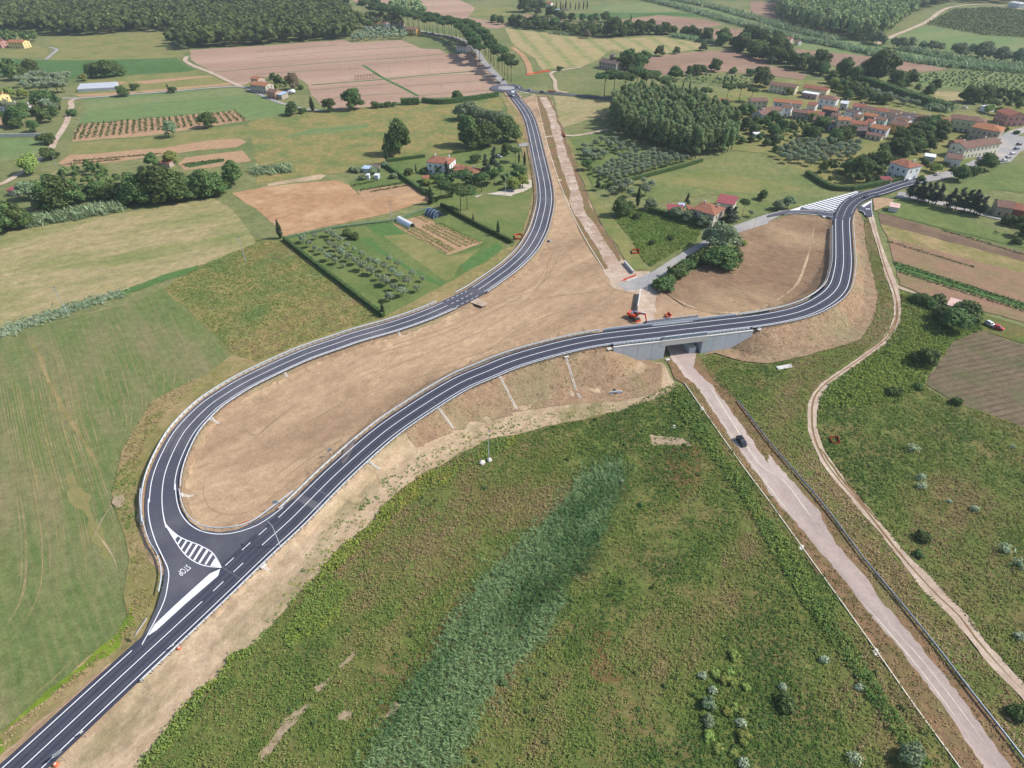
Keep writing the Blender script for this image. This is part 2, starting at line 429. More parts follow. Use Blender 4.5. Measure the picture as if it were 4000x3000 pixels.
M['reed'] = field('reed_floor', C(92, 108, 72), C(108, 112, 74), C(112, 104, 68), s1=0.3, s2=0.08, fine=1.6, contrast=0.35)
M['brownveg'] = field('brown_dry_weeds', C(128, 98, 68), C(108, 90, 58), C(92, 92, 50), s1=0.25, s2=0.1, fine=1.6, contrast=0.35)
M['yellowveg'] = field('yellow_green_weeds', C(128, 144, 48), C(100, 128, 46), None, s1=0.2, fine=1.5, contrast=0.35)
M['verge'] = field('rusty_verge', C(150, 116, 90), C(126, 104, 76), C(116, 112, 70), s1=0.4, s2=0.08, fine=1.6, contrast=0.28)
M['vergemix'] = field('mixed_verge', C(150, 136, 92), C(126, 124, 72), C(170, 146, 108), s1=0.3, s2=0.07, fine=1.5, contrast=0.3)
M['churned'] = field('churned_earth', C(192, 168, 150), C(156, 130, 108), C(204, 184, 168), s1=0.45, s2=0.12, fine=1.3, contrast=0.36)
M['pale'] = field('bare_pale_earth', C(178, 156, 130), C(150, 134, 108), None, s1=0.5, fine=1.8, contrast=0.3)
M['motor'] = field('weathered_pavement', C(186, 166, 156), C(168, 152, 144), C(208, 190, 178), s1=0.2, s2=0.08, fine=1.2, contrast=0.16, bump=0.1, stretch=(P(2680, 1500), P(3900, 3000), 9.0))
M['track'] = field('dirt_track', C(196, 174, 154), C(176, 154, 134), C(208, 188, 168), s1=0.3, s2=0.08, fine=1.4, contrast=0.22, bump=0.2)
M['oldroad'] = field('old_asphalt', C(168, 164, 160), C(152, 150, 150), C(184, 176, 168), s1=0.3, s2=0.06, fine=1.5, contrast=0.10, bump=0.1)
M['asphalt'] = field('new_asphalt', C(80, 81, 93), C(88, 88, 99), C(112, 111, 116), s1=0.12, s2=0.035, fine=2.5, contrast=0.12, bump=0.05)
M['asphalt_dark'] = field('dark_asphalt', C(66, 68, 80), C(74, 74, 86), None, s1=0.12, fine=2.5, contrast=0.08, bump=0.05)
M['stripehay'] = field('striped_hay', C(176, 158, 116), C(158, 146, 102), None, s1=0.05, fine=0.5, contrast=0.15, stripe=(T('20', 240, 600), T('20', 0, 300), 26.0, C(104, 132, 70), 0.95, 12.0))
M['vinerows'] = field('vineyard_floor', C(122, 124, 84), C(110, 118, 76), None, s1=0.05, fine=0.5, contrast=0.12)
M['gravel'] = field('white_gravel', C(214, 202, 186), C(196, 184, 168), None, s1=0.5, fine=2, contrast=0.12)
M['white'] = plain('road_paint', C(236, 236, 236, 0.86), 0.6, var=0.06, scale=1.5)
M['scuffed'] = plain('scuffed_paint', C(200, 200, 202), 0.7, var=0.15, scale=1.5)

g = 9000.0
tag(add('ground', mesh_of('ground', [(-g, -300, -0.02), (g, -300, -0.02), (g, 14000, -0.02), (-g, 14000, -0.02)], [(0, 1, 2, 3)], M['base'])), 'wide rolling plain of rough meadow under all the fields', None, None, 'structure')

S = sheet
S('wheat_field', '00:1640,430 2212,398 10:760,345 820,370 1260,345 1420,420 1580,425 1650,465 1880,460 1990,560 2060,650 2120,790 2080,810 1450,850 1000,920 700,945 560,900 480,820 450,740 380,680 100,665 0,670 00:2100,740 1950,680 1800,600 1650,520', M['wheat'], 'big tan wheat field crossed by thin dark ditch lines')
for n, (spec, w) in enumerate([('10:480,735 1100,685 1400,655 1880,615', 3.4), ('10:920,560 1110,680 1250,750 1400,830', 3.6), ('10:0,590 460,555 860,525 1300,495 1640,465', 2.2), ('10:0,545 600,508 1400,448', 1.3), ('10:0,500 800,435 1350,400', 1.5), ('00:1700,640 2212,590', 2.0), ('10:560,860 900,828 1350,800', 1.2), ('10:1150,690 1600,655 2040,640', 1.0), ('10:1250,745 1900,700 2080,690', 1.0), ('10:1380,830 1900,790 2100,775', 1.0), ('10:500,780 860,745 1240,720', 1.2), ('10:0,640 400,615 900,590', 1.2), ('10:0,450 700,385', 1.2), ('10:950,560 1500,520 1900,500', 1.0)]):
    L = smooth_line(pts(spec), 12)
    o = add('ditch_strip', ribbon_mesh('ditch_strip', L, -w / 2, w / 2, M['vinegreen'], 0.012 + 0.004 * n)); tag(o, 'thin dark green ditch strip crossing the tan wheat, ' + nth(n + 1) + ' surveyed', None, 'ditch strips in the wheat', 'structure')
S('far_meadow', '00:430,345 600,320 1100,290 1600,265 1470,380 1570,470 1600,490 1200,510 700,520 440,515 510,440 440,380', M['tangreen'], 'dry tan meadow below the dark wood')
S('hill_field', '00:0,375 300,395 420,420 400,510 0,495', M['tangreen'], 'small dry field below the orange-roofed farmhouse')
S('soya_field', '00:0,500 400,520 700,520 1200,510 1530,500 1580,560 1700,600 1600,620 1100,645 700,660 560,690 300,650 0,660', M['vinegreen'], 'broad dark green crop field beyond the greenhouses')
S('allotment_field', '00:780,690 1700,610 1850,650 2050,720 1950,750 1500,790 1120,820 700,845 650,820 680,750', M['tangreen'], 'allotment strips around the glass tunnels')
for n, q in enumerate(['00:1150,705 1750,655 1850,660 1250,725', '00:1200,785 2000,715 2040,730 1250,800', '00:640,815 1000,800 1200,790 1150,815 700,838', '00:690,735 1050,705 1110,715 1000,730 680,755']):
    S('tilled_strip', q, M['plot'], 'narrow tilled strip by the glass tunnels, ' + nth(n + 1) + ' of four')
S('green_field', '00:700,860 1100,825 1800,770 2000,935 1950,960 1400,1010 680,1070 740,930', M['green'], 'smooth green field beside the country lane')
S('orchard_plot', '00:680,1075 1400,1015 2020,960 2150,1040 1700,1110 1300,1170 620,1225 640,1120', M['plot'], 'tan plot planted with rows of young dark shrubs')
S('long_strip_meadow', '00:610,1235 1300,1180 2100,1080 2212,1160 2100,1195 1800,1215 1400,1280 590,1345', M['tangreen'], 'olive green strip between the two tilled plots')
S('tilled_plot', '00:590,1345 1400,1280 1800,1215 2080,1195 2120,1230 2050,1270 1700,1300 1400,1340 1000,1400 560,1440 510,1410', M['plot'], 'long tan tilled plot nearer the tree row')
S('tilled_plot', '00:1600,1360 2100,1300 2170,1390 1950,1430 1600,1470 1540,1420', M['plot'], 'short tan plot with a green bed in it')
S('crop_bed', '00:1570,1420 1930,1370 1940,1395 1640,1450', M['vinegreen'], 'green vegetable bed in the short tan plot')
S('clover_field', '00:1810,775 2060,760 10:0,815 150,870 290,920 290,990 0,1035 00:2150,1040 2020,950', M['green'], 'green clover field below the stone farmhouse')
S('lane_field', '00:0,1200 400,1195 370,1280 300,1330 0,1400', M['green'], 'green paddock inside the bend of the lane')
S('lane_garden', '00:0,1000 150,1000 160,1060 60,1080 0,1090', M['plot'], 'bare garden plot by the white-walled houses')
S('wild_meadow', '10:0,1040 290,990 930,940 1450,880 2090,830 2150,900 2100,1000 1960,1290 1450,1345 1140,1400 620,1510 0,1590 00:2212,1400 2150,1060', M['rough'], 'big wild meadow between the wheat field and the white villa')
S('soya_strip', '10:230,1190 500,1110 990,1070 950,1110 420,1170', M['green'], 'brighter green strip in the wild meadow')
S('garden_soil', '10:870,1650 1300,1590 1430,1630 1470,1659 11:1480,20 950,75 900,20', M['plot'], 'bare garden soil behind the villa hedge')
S('allotment', '10:800,1570 1100,1480 1330,1560 1280,1590 860,1640', M['lawn'], 'green allotment around the small sheds')
S('orange_field', '10:90,1615 700,1555 800,1600 11:940,70 1480,-10 1500,70 1150,180 240,385 150,270 0,150 01:2130,100 2010,10', M['orange'], 'orange stubble field with close-set furrows', amp=0.6)
S('dry_patch', '10:90,1590 560,1505 610,1515 560,1550 100,1610', M['sand'], 'pale dry patch at the edge of the orange field')
S('hay_field', '01:-60,370 1000,190 1850,55 2000,150 2130,300 2212,440 11:0,430 200,430 0,560 01:2100,560 1700,640 1400,720 1000,870 580,1010 0,1180 -60,1200', M['hay'], 'broad hay meadow, tan and green, with two poles')
S('rough_field', '01:2212,440 11:0,410 240,430 560,680 900,950 1090,1100 700,1220 300,1370 0,1500 01:2212,1500 2000,1440 1800,1200 1640,1030 1400,840 1700,650', M['rough'], 'rough green and rusty meadow beside the link road', step=2.0)
S('crop_field', '01:-80,1290 230,1270 400,1140 1180,930 1400,840 1640,1030 1800,1200 1980,1420 1800,1590 02:1300,160 1150,400 1040,600 1000,800 960,930 1010,1100 1100,1300 1130,1500 1130,1659 03:1120,150 1100,380 950,560 750,750 400,1060 0,1370 -300,1620 02:-300,600', M['crop'], 'green crop field with curving tan wheel lines', amp=0.9)
S('thin_crop', '02:560,720 760,980 900,1250 1000,1500 940,1640 800,1300 600,950', M['tangreen'], 'brownish streak of thin crop by the junction', amp=1.2)
S('ditch_grass', '01:0,1190 400,1060 700,960 1040,860 1400,720 1720,630 1700,680 1420,770 1050,900 700,1010 560,1060 300,1150 0,1260', M['darkgreen'], 'dark green ditch grass between the hay and the crop')
S('orchard_lawn', '11:240,405 730,320 920,290 1180,255 1480,150 1620,140 1900,290 2150,440 2140,490 2000,610 1760,750 1640,800 1350,960 1130,1075', M['lawn'], 'hedged green garden of olive trees and vegetable beds', step=2.0)
S('grass_strip', '11:900,410 990,390 1100,510 1350,660 1640,790 1590,815 1480,770 1250,640 1080,530', M['darkgreen'], 'long dark green strip beside the olive rows')
S('grass_strip', '11:930,295 1160,262 1290,360 1100,400 960,310', M['darkgreen'], 'dark green patch at the head of the garden')
S('grass_strip', '11:1750,620 2090,440 2130,480 1990,600 1820,700', M['darkgreen'], 'dark green corner of the garden by the road')
S('tan_strip', '11:1100,380 1290,365 1480,450 1650,560 1780,540 1950,480 1760,640 1700,740 1640,770 1400,600', M['tangreen'], 'brownish mown strip along the vegetable beds')
S('vegetable_plot', '11:1300,240 1470,195 1550,270 1960,440 1660,545 1190,285', M['plot'], 'tilled vegetable plot below the white tunnel')
S('villa_lawn', '11:1640,120 1760,-30 1960,-60 2212,-90 21:0,-90 140,-40 170,0 165,150 100,330 20,470 11:2150,430 1900,280', M['lawn2'], 'smooth lawn between the dark hedge and the link road', step=2.0)
S('villa_garden', '10:1090,1420 1450,1350 1700,1330 1980,1280 20:0,1300 100,1400 150,1560 160,1659 11:1960,0 1720,160 1600,130 1480,40 1300,-110', M['lawn'], 'shady villa garden inside clipped hedges', step=2.0)
S('pasture', '20:350,825 850,870 880,930 790,1010 640,1040 430,1110', M['hay'], 'small tan pasture beside the far road')
S('hay_stripes', '20:0,250 350,290 700,340 1000,330 1290,315 1650,380 1600,430 1300,460 1190,490 860,430 760,500 720,530 600,575 260,605 200,510 60,420 0,370 10:2150,240 2000,225', M['stripehay'], 'striped hay field curving round the track')
for n, (nm, q, mt, lb) in enumerate([
    ('stubble_field', '20:920,175 1290,130 1700,180 1830,210 1640,250 1360,240 940,215', 'wheat2', 'pinkish stubble field beyond the ruined farmhouse'),
    ('stubble_field', '20:1560,270 1900,240 2170,290 1950,370 1720,330', 'wheat2', 'small pinkish stubble field by the cane row'),
    ('stubble_field', '20:1190,490 1500,455 1900,430 2212,520 30:0,560 340,650 300,690 0,650 20:1820,620 1400,655 1110,620', 'wheat2', 'large brown stubble field behind the ruined farmhouse'),
    ('stubble_field', '20:60,150 110,120 510,190 500,222 350,210', 'wheat2', 'narrow brown field behind the dark tree band'),
    ('wheat_field', '20:640,70 1130,15 1480,105 900,118', 'green', 'pale green field at the top by the cane'),
    ('crop_strip', '20:420,120 900,112 1480,110 1690,150 1250,130 880,165 640,165', 'vinegreen', 'dark green crop strip before the pinkish stubble'),
    ('pale_field', '10:1430,-30 1760,0 1900,70 1830,150 2212,210 2080,250 1700,200 1560,150 1380,60', 'wheat', 'pale tan field beyond the pine avenue'),
    ('pale_field', '10:820,0 1220,-40 1150,80 980,60', 'wheat', 'pale tan field at the end of the pine avenue'),
    ('pale_field', '10:1900,60 2212,70 2212,140 1840,145', 'tangreen', 'thin green field with a white fence line'),
    ('brown_field', '30:180,440 400,410 800,470 1200,520 1560,600 1250,630 800,620 540,560 300,520 200,480', 'wheat2', 'brown field behind the big round tree'),
    ('top_field', '30:-150,10 80,20 70,170 0,165 -150,100', 'wheat2', 'pale brown field at the corner of the poplar wood'),
    ('green_slope', '30:960,370 1350,225 2212,335 2300,480 1600,440 1050,360', 'green', 'smooth green slope below the vineyard'),
    ('vineyard', '30:1350,215 1600,80 1960,60 2260,100 2260,335 1850,310', 'vinerows', 'vineyard slope ruled with fine green rows'),
    ('vine_field', '30:1270,650 1850,600 2260,650 2260,850 1700,780 1300,750', 'green', 'green vine plots behind the village'),
    ('yellow_yard', '30:1430,790 1690,800 1690,905 1580,905 1430,860', 'hay', 'yellowish paddock behind the village houses'),
    ('yellow_yard', '30:1930,850 2090,870 2090,900 1950,880', 'hay', 'thin yellow paddock by the salmon house'),
    ('river_meadow', '20:1140,-10 1500,-20 2212,200 30:300,270 900,380 1600,540 2260,600 2260,660 1850,610 1400,560 800,480 300,430 0,330 20:2212,290 1700,170', 'green', 'long green river meadow between the cane rows'),
    ('green_field', '30:1560,1659 1850,1540 2000,1450 2150,1440 2260,1390 31:2300,20 1940,-20 1870,20', 'lawn', 'bright green field beside the parked cars')]):
    S(nm, q, M[mt], lb)
S('village_ground', '30:0,690 300,690 700,720 1300,950 1600,980 2000,900 2260,930 2260,1300 1900,1450 1200,1600 560,1640 320,1560 300,1490 0,1390 20:2212,1330 1900,1300 1960,1150 1650,930 1360,860 1380,830 1700,830', M['tangreen'], 'worn green yards between the village houses')
S('olive_orchard_floor', '20:490,1180 860,1140 1240,1330 1640,1390 1050,1565 700,1650 640,1500', M['lawn'], 'green floor of the grey olive orchard')
S('green_meadow', '20:1050,1570 1640,1400 1900,1310 2212,1330 30:0,1360 320,1490 560,1610 700,1659 31:800,0 520,60 300,120 190,145 0,180 21:2212,190 1960,240 1850,150 1990,60 1700,20 1250,110 1000,10 20:800,1650', field('bright_meadow', C(112, 126, 74), C(140, 134, 90), C(98, 118, 68), s1=0.12, s2=0.03, fine=1.1, contrast=0.38), 'bright meadow between the orchard and the old road')
S('dry_meadow_patch', '20:1190,1560 1660,1470 2212,1560 30:0,1560 300,1640 21:2212,20 1900,0', M['tangreen'], 'drier patch in the bright meadow')
S('bramble_field', '21:890,230 1000,130 1200,200 1640,320 1600,420 1420,510 1200,650 1140,600 1040,440', M['weedg'], 'lush bramble field in the corner of the old road')
S('strip_verge', '20:440,1180 500,1200 640,1480 700,1650 21:780,120 900,260 1030,420 1140,600 1180,680 1060,680 960,550 840,370 720,190 640,20 20:640,1640 520,1330', M['tangreen'], 'grassy farm track beside the dirt strip')
S('corner_weeds', '31:1150,850 1300,900 1750,1030 2260,1180 2260,1330 1850,1200 1600,1290 1370,1600 1350,1700 32:1600,150 2260,380 2260,1000 33:2260,1659 1700,1800 2212,1150 2212,930 1870,560 1390,0 32:1200,1480 870,1080 560,690 420,380 450,120 540,0 31:700,1540 1010,1320 1140,1130 1155,1030', M['weed'], 'weedy meadow between the dirt path and the ploughed field')
S('lush_corner', '31:1160,880 1500,1010 1800,1080 1850,1190 1600,1290 1380,1580 1350,1690 32:1150,140 700,210 450,200 440,120 540,0 31:720,1550 1010,1330 1140,1140', M['weedg'], 'lush green weeds below the tin-roofed shed')
S('ploughed_field', '31:1370,1640 1600,1290 1850,1200 2260,1350 32:2260,390 1600,150 1350,0', M['greyplough'], 'grey ploughed field with bent furrows')
for n, (q, mt, lb) in enumerate([('31:920,160 1130,40 1240,60 1560,180 2260,440 2260,500 950,175', 'lawn', 'green paddock below the pine row'), ('31:950,175 2260,535 2260,615 965,275', 'plough', 'dark ploughed strip below the paddock'), ('31:965,275 2260,615 2260,720 1040,400', 'vergemix', 'green and tan strip of crop'), ('31:1040,400 2260,720 2260,975 1085,600', 'pinkplough', 'wide pinkish ploughed strip'), ('31:1085,600 2260,975 2260,1030 1110,680', 'darkgreen', 'narrow strip of dark green crop rows'), ('31:1110,680 2260,1030 2260,1140 1750,1000 1300,870 1140,800', 'pinkplough', 'tan ploughed strip above the tin-roofed shed')]):
    S('strip_field', q, M[mt], lb)
S('foreground_weeds', '22:1270,60 1400,0 1490,30 1700,300 2212,1030 32:0,960 280,1400 420,1659 33:480,0 560,130 900,620 1300,1180 1650,1690 -300,1900 13:-400,1900 03:900,1900 1170,1659 1350,1450 1500,1250 1700,1000 1900,860 1990,690 2212,580 12:540,1640 700,1440 1000,1220 1150,990 1400,800 1700,650 1850,560 2000,480 2212,450 22:300,370 700,290 920,230', M['weed'], 'wild weedy meadow in front of the embankment', amp=0.8)
S('path_side_weeds', '21:1640,1460 1720,1400 2000,1480 2212,1500 31:300,1430 600,1340 800,1280 900,1100 950,900 900,700 850,500 830,250 860,220 1000,700 1070,900 1085,1050 1040,1200 800,1420 450,1659 32:345,170 345,400 450,670 680,960 980,1310 1240,1659 33:1560,330 1850,700 2212,1100 2400,1500 2212,1620 1400,570 930,0 32:830,1540 470,1060 0,480 22:1945,155', M['weed'], 'weeds between the guardrail and the dirt path', step=2.0)
S('reed_bed', '22:700,720 930,650 960,720 960,900 850,1100 800,1300 600,1659 23:480,0 450,250 300,520 0,800 13:2212,800 1950,1150 1700,1750 880,1750 1000,1480 1200,1200 1280,1000 1400,850 1540,690 1720,330 2000,0 22:0,1450 100,1350 330,1150 480,1000 550,850', M['reed'], 'blue-green reed bed running through the weeds', amp=1.8, seg=2.0)
S('brown_band', '13:1880,120 1780,330 1600,600 1350,900 1230,1060 1150,1180 1050,1150 1250,900 1450,600 1650,300 1780,130', M['brownveg'], 'rusty brown band beside the reeds')
S('yellow_patch', '13:480,60 700,-20 760,100 700,350 500,500 250,620 300,450 420,250', M['yellowveg'], 'bright yellow-green patch at the sandy edge')
S('yellow_patch', '12:1420,800 1750,660 1800,720 1600,860 1440,920', M['yellowveg'], 'small yellow-green patch below the boulders')
for n, q in enumerate(['13:30,1560 280,1210 480,1090 420,1190 330,1290 60,1600', '13:520,960 640,890 600,960 540,1030', '13:710,790 860,640 840,740 740,800', '13:1080,1230 1200,1090 1240,1110 1180,1220', '13:700,1200 860,1160 840,1220 720,1250', '22:1180,440 1480,470 1560,540 1200,530']):
    S('bare_patch', q, M['pale'], 'bare pale earth patch among the weeds, ' + nth(n + 1) + ' from the sandy track', amp=0.5, seg=1.2)
S('brown_patch', '23:700,500 830,480 800,700 1000,900 760,960 640,820', M['brownveg'], 'rusty patch of dry weeds right of the reeds', amp=0.8)
S('brown_patch', '22:1300,580 1600,520 1640,900 1450,1050 1380,800', M['brownveg'], 'dry tan patch of weeds below the bare strip', amp=0.8)
S('ditch_weeds', '22:1420,60 1540,160 1800,560 2212,1180 32:0,1130 200,1420 330,1659 33:400,130 700,560 1100,1180 1420,1659 1250,1659 900,1100 520,560 150,0 32:0,1400 22:2000,1000 1560,430 1380,160', M['weedg'], 'dark green ditch along the abandoned carriageway', amp=0.6)
S('roadside_verge', '03:-400,1659 0,1370 400,1060 750,750 950,560 1100,380 1120,150 02:1130,1659 1130,1500 1100,1300 1010,1100 960,930 1000,800 1040,600 1150,400 1300,160 01:1800,1590 1980,1420 2212,1480 11:0,1490 300,1360 700,1215 1090,1095 1350,960 1640,800 2000,610 2140,490 21:20,470 100,330 165,150 170,0 20:150,1560 100,1400 70,1260 10:2212,1150 2160,900 2120,820 20:60,900 150,1200 250,1659 21:290,100 250,350 0,640 11:1000,1280 0,1590 02:1960,90 1405,950 1500,1400 03:1300,500 200,1659', M['vergemix'], 'grassy verge along the outer side of the link road', step=1.5, amp=0.5)
def verge(L, a, b, mat, label, name='soil_verge', i0=0, i1=None, wob=0.5):
    Ls = L[i0:i1:2]
    k = 5; off = np.linspace(a, b, k)
    n = normals(Ls); V = []
    for j, q in enumerate(off):
        e = NR.uniform(-wob, wob, len(Ls)) if abs(q) == max(abs(a), abs(b)) else 0
        V.append(np.c_[Ls[:, :2] + n * (q + e * np.sign(q))[:, None] if np.ndim(e) else Ls[:, :2] + n * q, np.zeros(len(Ls))])
    V = np.concatenate(V); LAYER[0] += 1
    V[:, 2] = terr(V) + 0.0025 * LAYER[0] + 0.05
    m = len(Ls); F = [(j * m + i, j * m + i + 1, (j + 1) * m + i + 1, (j + 1) * m + i) for j in range(k - 1) for i in range(m - 1)]
    me = big_mesh(name, V, np.array(F), mat)
    if me.polygons[0].normal.z < 0: me.flip_normals()
    return tag(add(name, me), label, None, None, 'structure')
S('verge_grass', '03:-100,1430 400,1010 700,770 1000,500 1130,250 1200,480 800,860 400,1190 0,1560', M['yellowveg'], 'strip of lush grass between crop and new road', amp=0.6)
S('slope_soil', '03:1170,1700 1350,1450 1500,1250 1700,1000 1900,860 1990,690 2212,580 12:540,1640 700,1440 1000,1220 1150,990 1400,800 1700,650 1850,560 2000,480 2212,450 22:300,370 700,290 920,230 1270,120 1420,30 21:1330,1500 1300,1480 1225,1478 1000,1400 700,1290 0,1470 12:1760,0 700,780 55,1400 03:1780,200 210,1655 -100,1900', M['sand'], 'sandy slope and track below the new road', step=1.5, amp=0.5)
S('dry_slope', '12:1250,480 1600,210 2000,10 11:2212,1500 21:0,1480 700,1300 1000,1380 1225,1478 1300,1500 22:1290,40 1250,80 1100,120 850,160 600,165 0,250 12:2212,270 1720,415 1400,570', M['slope'], 'dry pinkish embankment slope with concrete chutes', step=1.3, dz=0.12)
S('dry_slope', '21:1640,1420 1700,1390 1900,1340 2090,1210 2212,1120 31:0,1110 300,1030 500,930 610,820 640,700 650,400 640,270 770,150 820,250 850,500 900,700 950,900 900,1100 800,1280 600,1340 300,1430 21:2212,1490 2000,1470 1750,1395', M['slope'], 'dry embankment outside the loop', step=1.3, dz=0.12)
S('graded_ground', '02:1440,1250 1405,950 1425,800 1590,430 1830,180 2090,10 11:0,1590 1000,1270 1690,970 2212,640 21:130,510 225,350 290,0 20:240,1500 200,1200 180,1000 60,870 180,825 330,830 390,1000 450,1170 520,1350 600,1550 640,1659 21:720,210 840,400 960,580 1060,690 1180,690 1290,810 1340,890 1500,1000 1650,1040 1900,1080 2212,1100 1300,1225 700,1290 0,1470 11:1755,1659 12:1330,265 700,780 0,1440 02:1900,1400', M['soil'], 'graded tan earth between the two new roads', step=1.3, amp=0.3)
S('loop_infield', '21:1330,880 1310,840 1500,720 1650,640 1950,560 1960,350 2212,270 31:0,255 200,200 400,200 560,260 620,300 625,680 560,820 350,970 0,1090 21:2212,1095 1900,1080 1650,1040 1500,1000', M['infield'], 'brown dry infield inside the loop', step=1.5)
S('dirt_strip', '20:200,830 330,830 390,1000 450,1170 520,1350 600,1550 640,1659 21:720,210 840,400 960,580 1050,700 1000,780 810,690 740,590 640,420 540,230 430,0 20:360,1450 300,1250 250,1050', M['verge'], 'straight dirt strip of the unfinished carriageway', amp=0.6)
L = smooth_line(pts('20:270,840 345,1000 390,1170 455,1400 540,1659 21:590,190 690,330 800,500 900,660'), 3); LAYER[0] += 1
n = np.convolve(np.random.default_rng(3).uniform(-1.4, 1.4, len(L)), np.ones(4) / 4, 'same')
tag(add('wheel_track', ribbon_mesh('wheel_track', L, -3.2 + n, 3.2 + n[::-1], M['churned'], 0.0025 * LAYER[0])), 'pale worn middle of the dirt strip', None, None, 'structure')
S('work_yard', '21:790,680 960,590 1060,690 1180,690 1290,790 1250,850 1230,1100 1100,1160 1060,1020 1080,880 880,840 830,760', M['track'], 'pale trampled earth around the excavator', amp=0.7)
S('rusty_verge', '22:1490,0 1640,215 2010,740 2212,1010 32:0,960 280,1400 420,1659 33:480,0 560,130 900,620 1650,1659 1700,1730 2300,1730 2212,1620 1400,570 930,0 32:830,1540 470,1060 0,480 22:1945,155 1900,90 1800,0 21:1630,1420 1600,1380 1340,1440 1400,1620', M['verge'], 'rusty dry verge of the abandoned carriageway', amp=0.4)
S('carriageway', '21:1375,1440 1330,1330 1300,1250 1420,1250 1600,1330 1570,1520 1640,1600 22:1710,0 1830,150 2000,390 2212,690 32:0,610 200,830 430,1090 500,1250 620,1420 760,1580 830,1659 33:920,130 1010,260 1230,500 1390,720 1500,840 1700,1100 1900,1390 2000,1520 2150,1750 1930,1750 1760,1500 1650,1350 1480,1090 1330,890 1200,720 1080,560 920,380 780,200 630,0 32:440,1450 300,1270 130,1090 0,930 22:2212,920 1860,430 1580,0 21:1490,1600', M['motor'], 'pale abandoned carriageway running under the bridge', amp=0.35, seg=1.2)
S('dirt_path', '31:860,205 920,400 980,600 1010,720 1060,850 1085,950 1085,1080 1040,1200 960,1290 800,1420 600,1560 450,1659 32:380,90 345,170 335,290 345,400 390,540 450,670 560,830 680,960 830,1140 980,1310 1100,1470 1240,1659 33:1380,180 1560,330 1700,510 1850,700 2000,870 2100,960 2300,1200 2300,1010 2130,850 2000,700 1870,560 1740,360 1560,180 1390,0 32:1200,1480 1050,1300 870,1080 690,870 560,690 470,560 420,380 420,250 450,120 540,0 31:700,1540 880,1410 1010,1320 1090,1220 1140,1130 1155,1030 1135,900 1110,790 1060,660 1010,540 960,400 910,200', M['track'], 'winding pale dirt path beside the carriageway', amp=0.18, seg=1.5)
S('dirt_path', '31:1090,780 1130,815 1300,885 1310,895 1190,860 1120,835', M['track'], 'short spur of the dirt path towards the tin shed', amp=0.1)
S('path_grass', '31:1105,960 1120,960 1125,1050 1110,1120 1050,1220 960,1310 860,1380 840,1385 950,1300 1040,1210 1095,1110', M['verge'], 'grassy ridge between the path ruts', amp=0.15, seg=1.0)
S('path_grass', '32:440,560 455,560 620,790 800,1000 960,1190 950,1200 780,1010 600,800', M['verge'], 'grassy middle of the path beside the ditch', amp=0.12, seg=1.0)
S('old_road', '31:120,200 0,260 21:2212,275 1950,355 1640,480 1420,640 1310,760 1190,830 1000,860 900,800 1100,740 1200,700 1500,510 1700,400 1900,300 2212,190 31:0,195 100,165 250,150 400,155 540,190 590,200 570,250 480,210 330,195', M['oldroad'], 'old grey asphalt road from the loop to the work yard', amp=0.12)
S('gravel_drive', '20:130,1540 165,1560 175,1620 100,1659 0,1690 10:2212,1700 11:1990,20 1900,50 1890,40 10:2180,1640 20:60,1620', M['gravel'], 'white gravel drive of the villa')
S('side_lane', '20:60,1245 150,1235 170,1270 60,1270', M['oldroad'], 'short paved lane from the villa to the link road', amp=0.05)
def lane(name, spec, w, mat, label, dz=None, z=0.0):
    L = smooth_line(pts(spec, z), 4)
    LAYER[0] += 1
    o = add(name, ribbon_mesh(name, L, -w / 2, w / 2, mat, 0.0025 * LAYER[0] if dz is None else dz))
    tag(o, label, None, None, 'structure'); return L
lane('country_lane', '00:-20,1600 20,1590 130,1530 230,1460 330,1390 430,1310 480,1210 530,1140 580,1050 600,970 620,920 612,880 640,860 700,850', 4.2, M['track'], 'pale country lane winding past the paddock')
lane('country_lane', '00:540,850 700,850 1100,820 1500,790 1900,755 2080,750 2212,800 10:150,870 280,910 400,940 580,960', 3.6, M['oldroad'], 'grey country lane running to the stone farmhouse')
lane('country_lane', '00:1615,490 1600,520 1650,560 1750,600 1850,640 1950,690 2080,750', 4.5, M['track'], 'pale farm lane curving round the wheat field')
lane('farm_track', '00:400,515 450,470 490,430 430,410', 4, M['oldroad'], 'track climbing to the orange-roofed farmhouse')
AVENUE = lane('avenue_road', 'p:1990,352 1955,312 1915,270 1885,236 1862,200 1835,172 1800,153 1745,140 1655,124 1565,104 1490,84 1430,60', 7, M['oldroad'], 'road through the umbrella pine avenue')
lane('far_road', 'p:1985,350 2040,352 2090,360 2226,371 2340,382 2460,394', 6.5, M['asphalt'], 'far road leading right from the roundabout')
lane('farm_track', '20:600,580 420,610 340,630 370,700 400,790 480,800', 3.5, M['track'], 'pale farm track below the striped hay')
lane('farm_track', '20:270,1190 420,1170 520,1175 640,1160 830,1120', 3.0, M['track'], 'pale track crossing to the poplar grove')
lane('canal_road', '30:760,700 900,760 1200,840 1400,905', 5, M['oldroad'], 'narrow grey road behind the village')
lane('vineyard_track', '30:940,380 1040,330 1350,200 1600,60 1900,40 2260,90', 6, M['track'], 'pale track along the vineyard')
lane('brown_track', '20:0,410 80,470 140,560 160,650', 6, M['orange'], 'reddish dirt track at the edge of the striped hay')
STREET = lane('village_street', 'p:3440,748 3520,722 3620,700 3700,684 3790,652 3860,615 3900,580 3928,548 3960,522 4030,500', 8.0, M['oldroad'], 'village street curving past the white houses')
S('parking', '30:1900,1400 2000,1330 2060,1210 2110,1180 2260,1180 2260,1290 2180,1310 2100,1400 1960,1420', M['oldroad'], 'grey parking strip along the village street', amp=0.1)
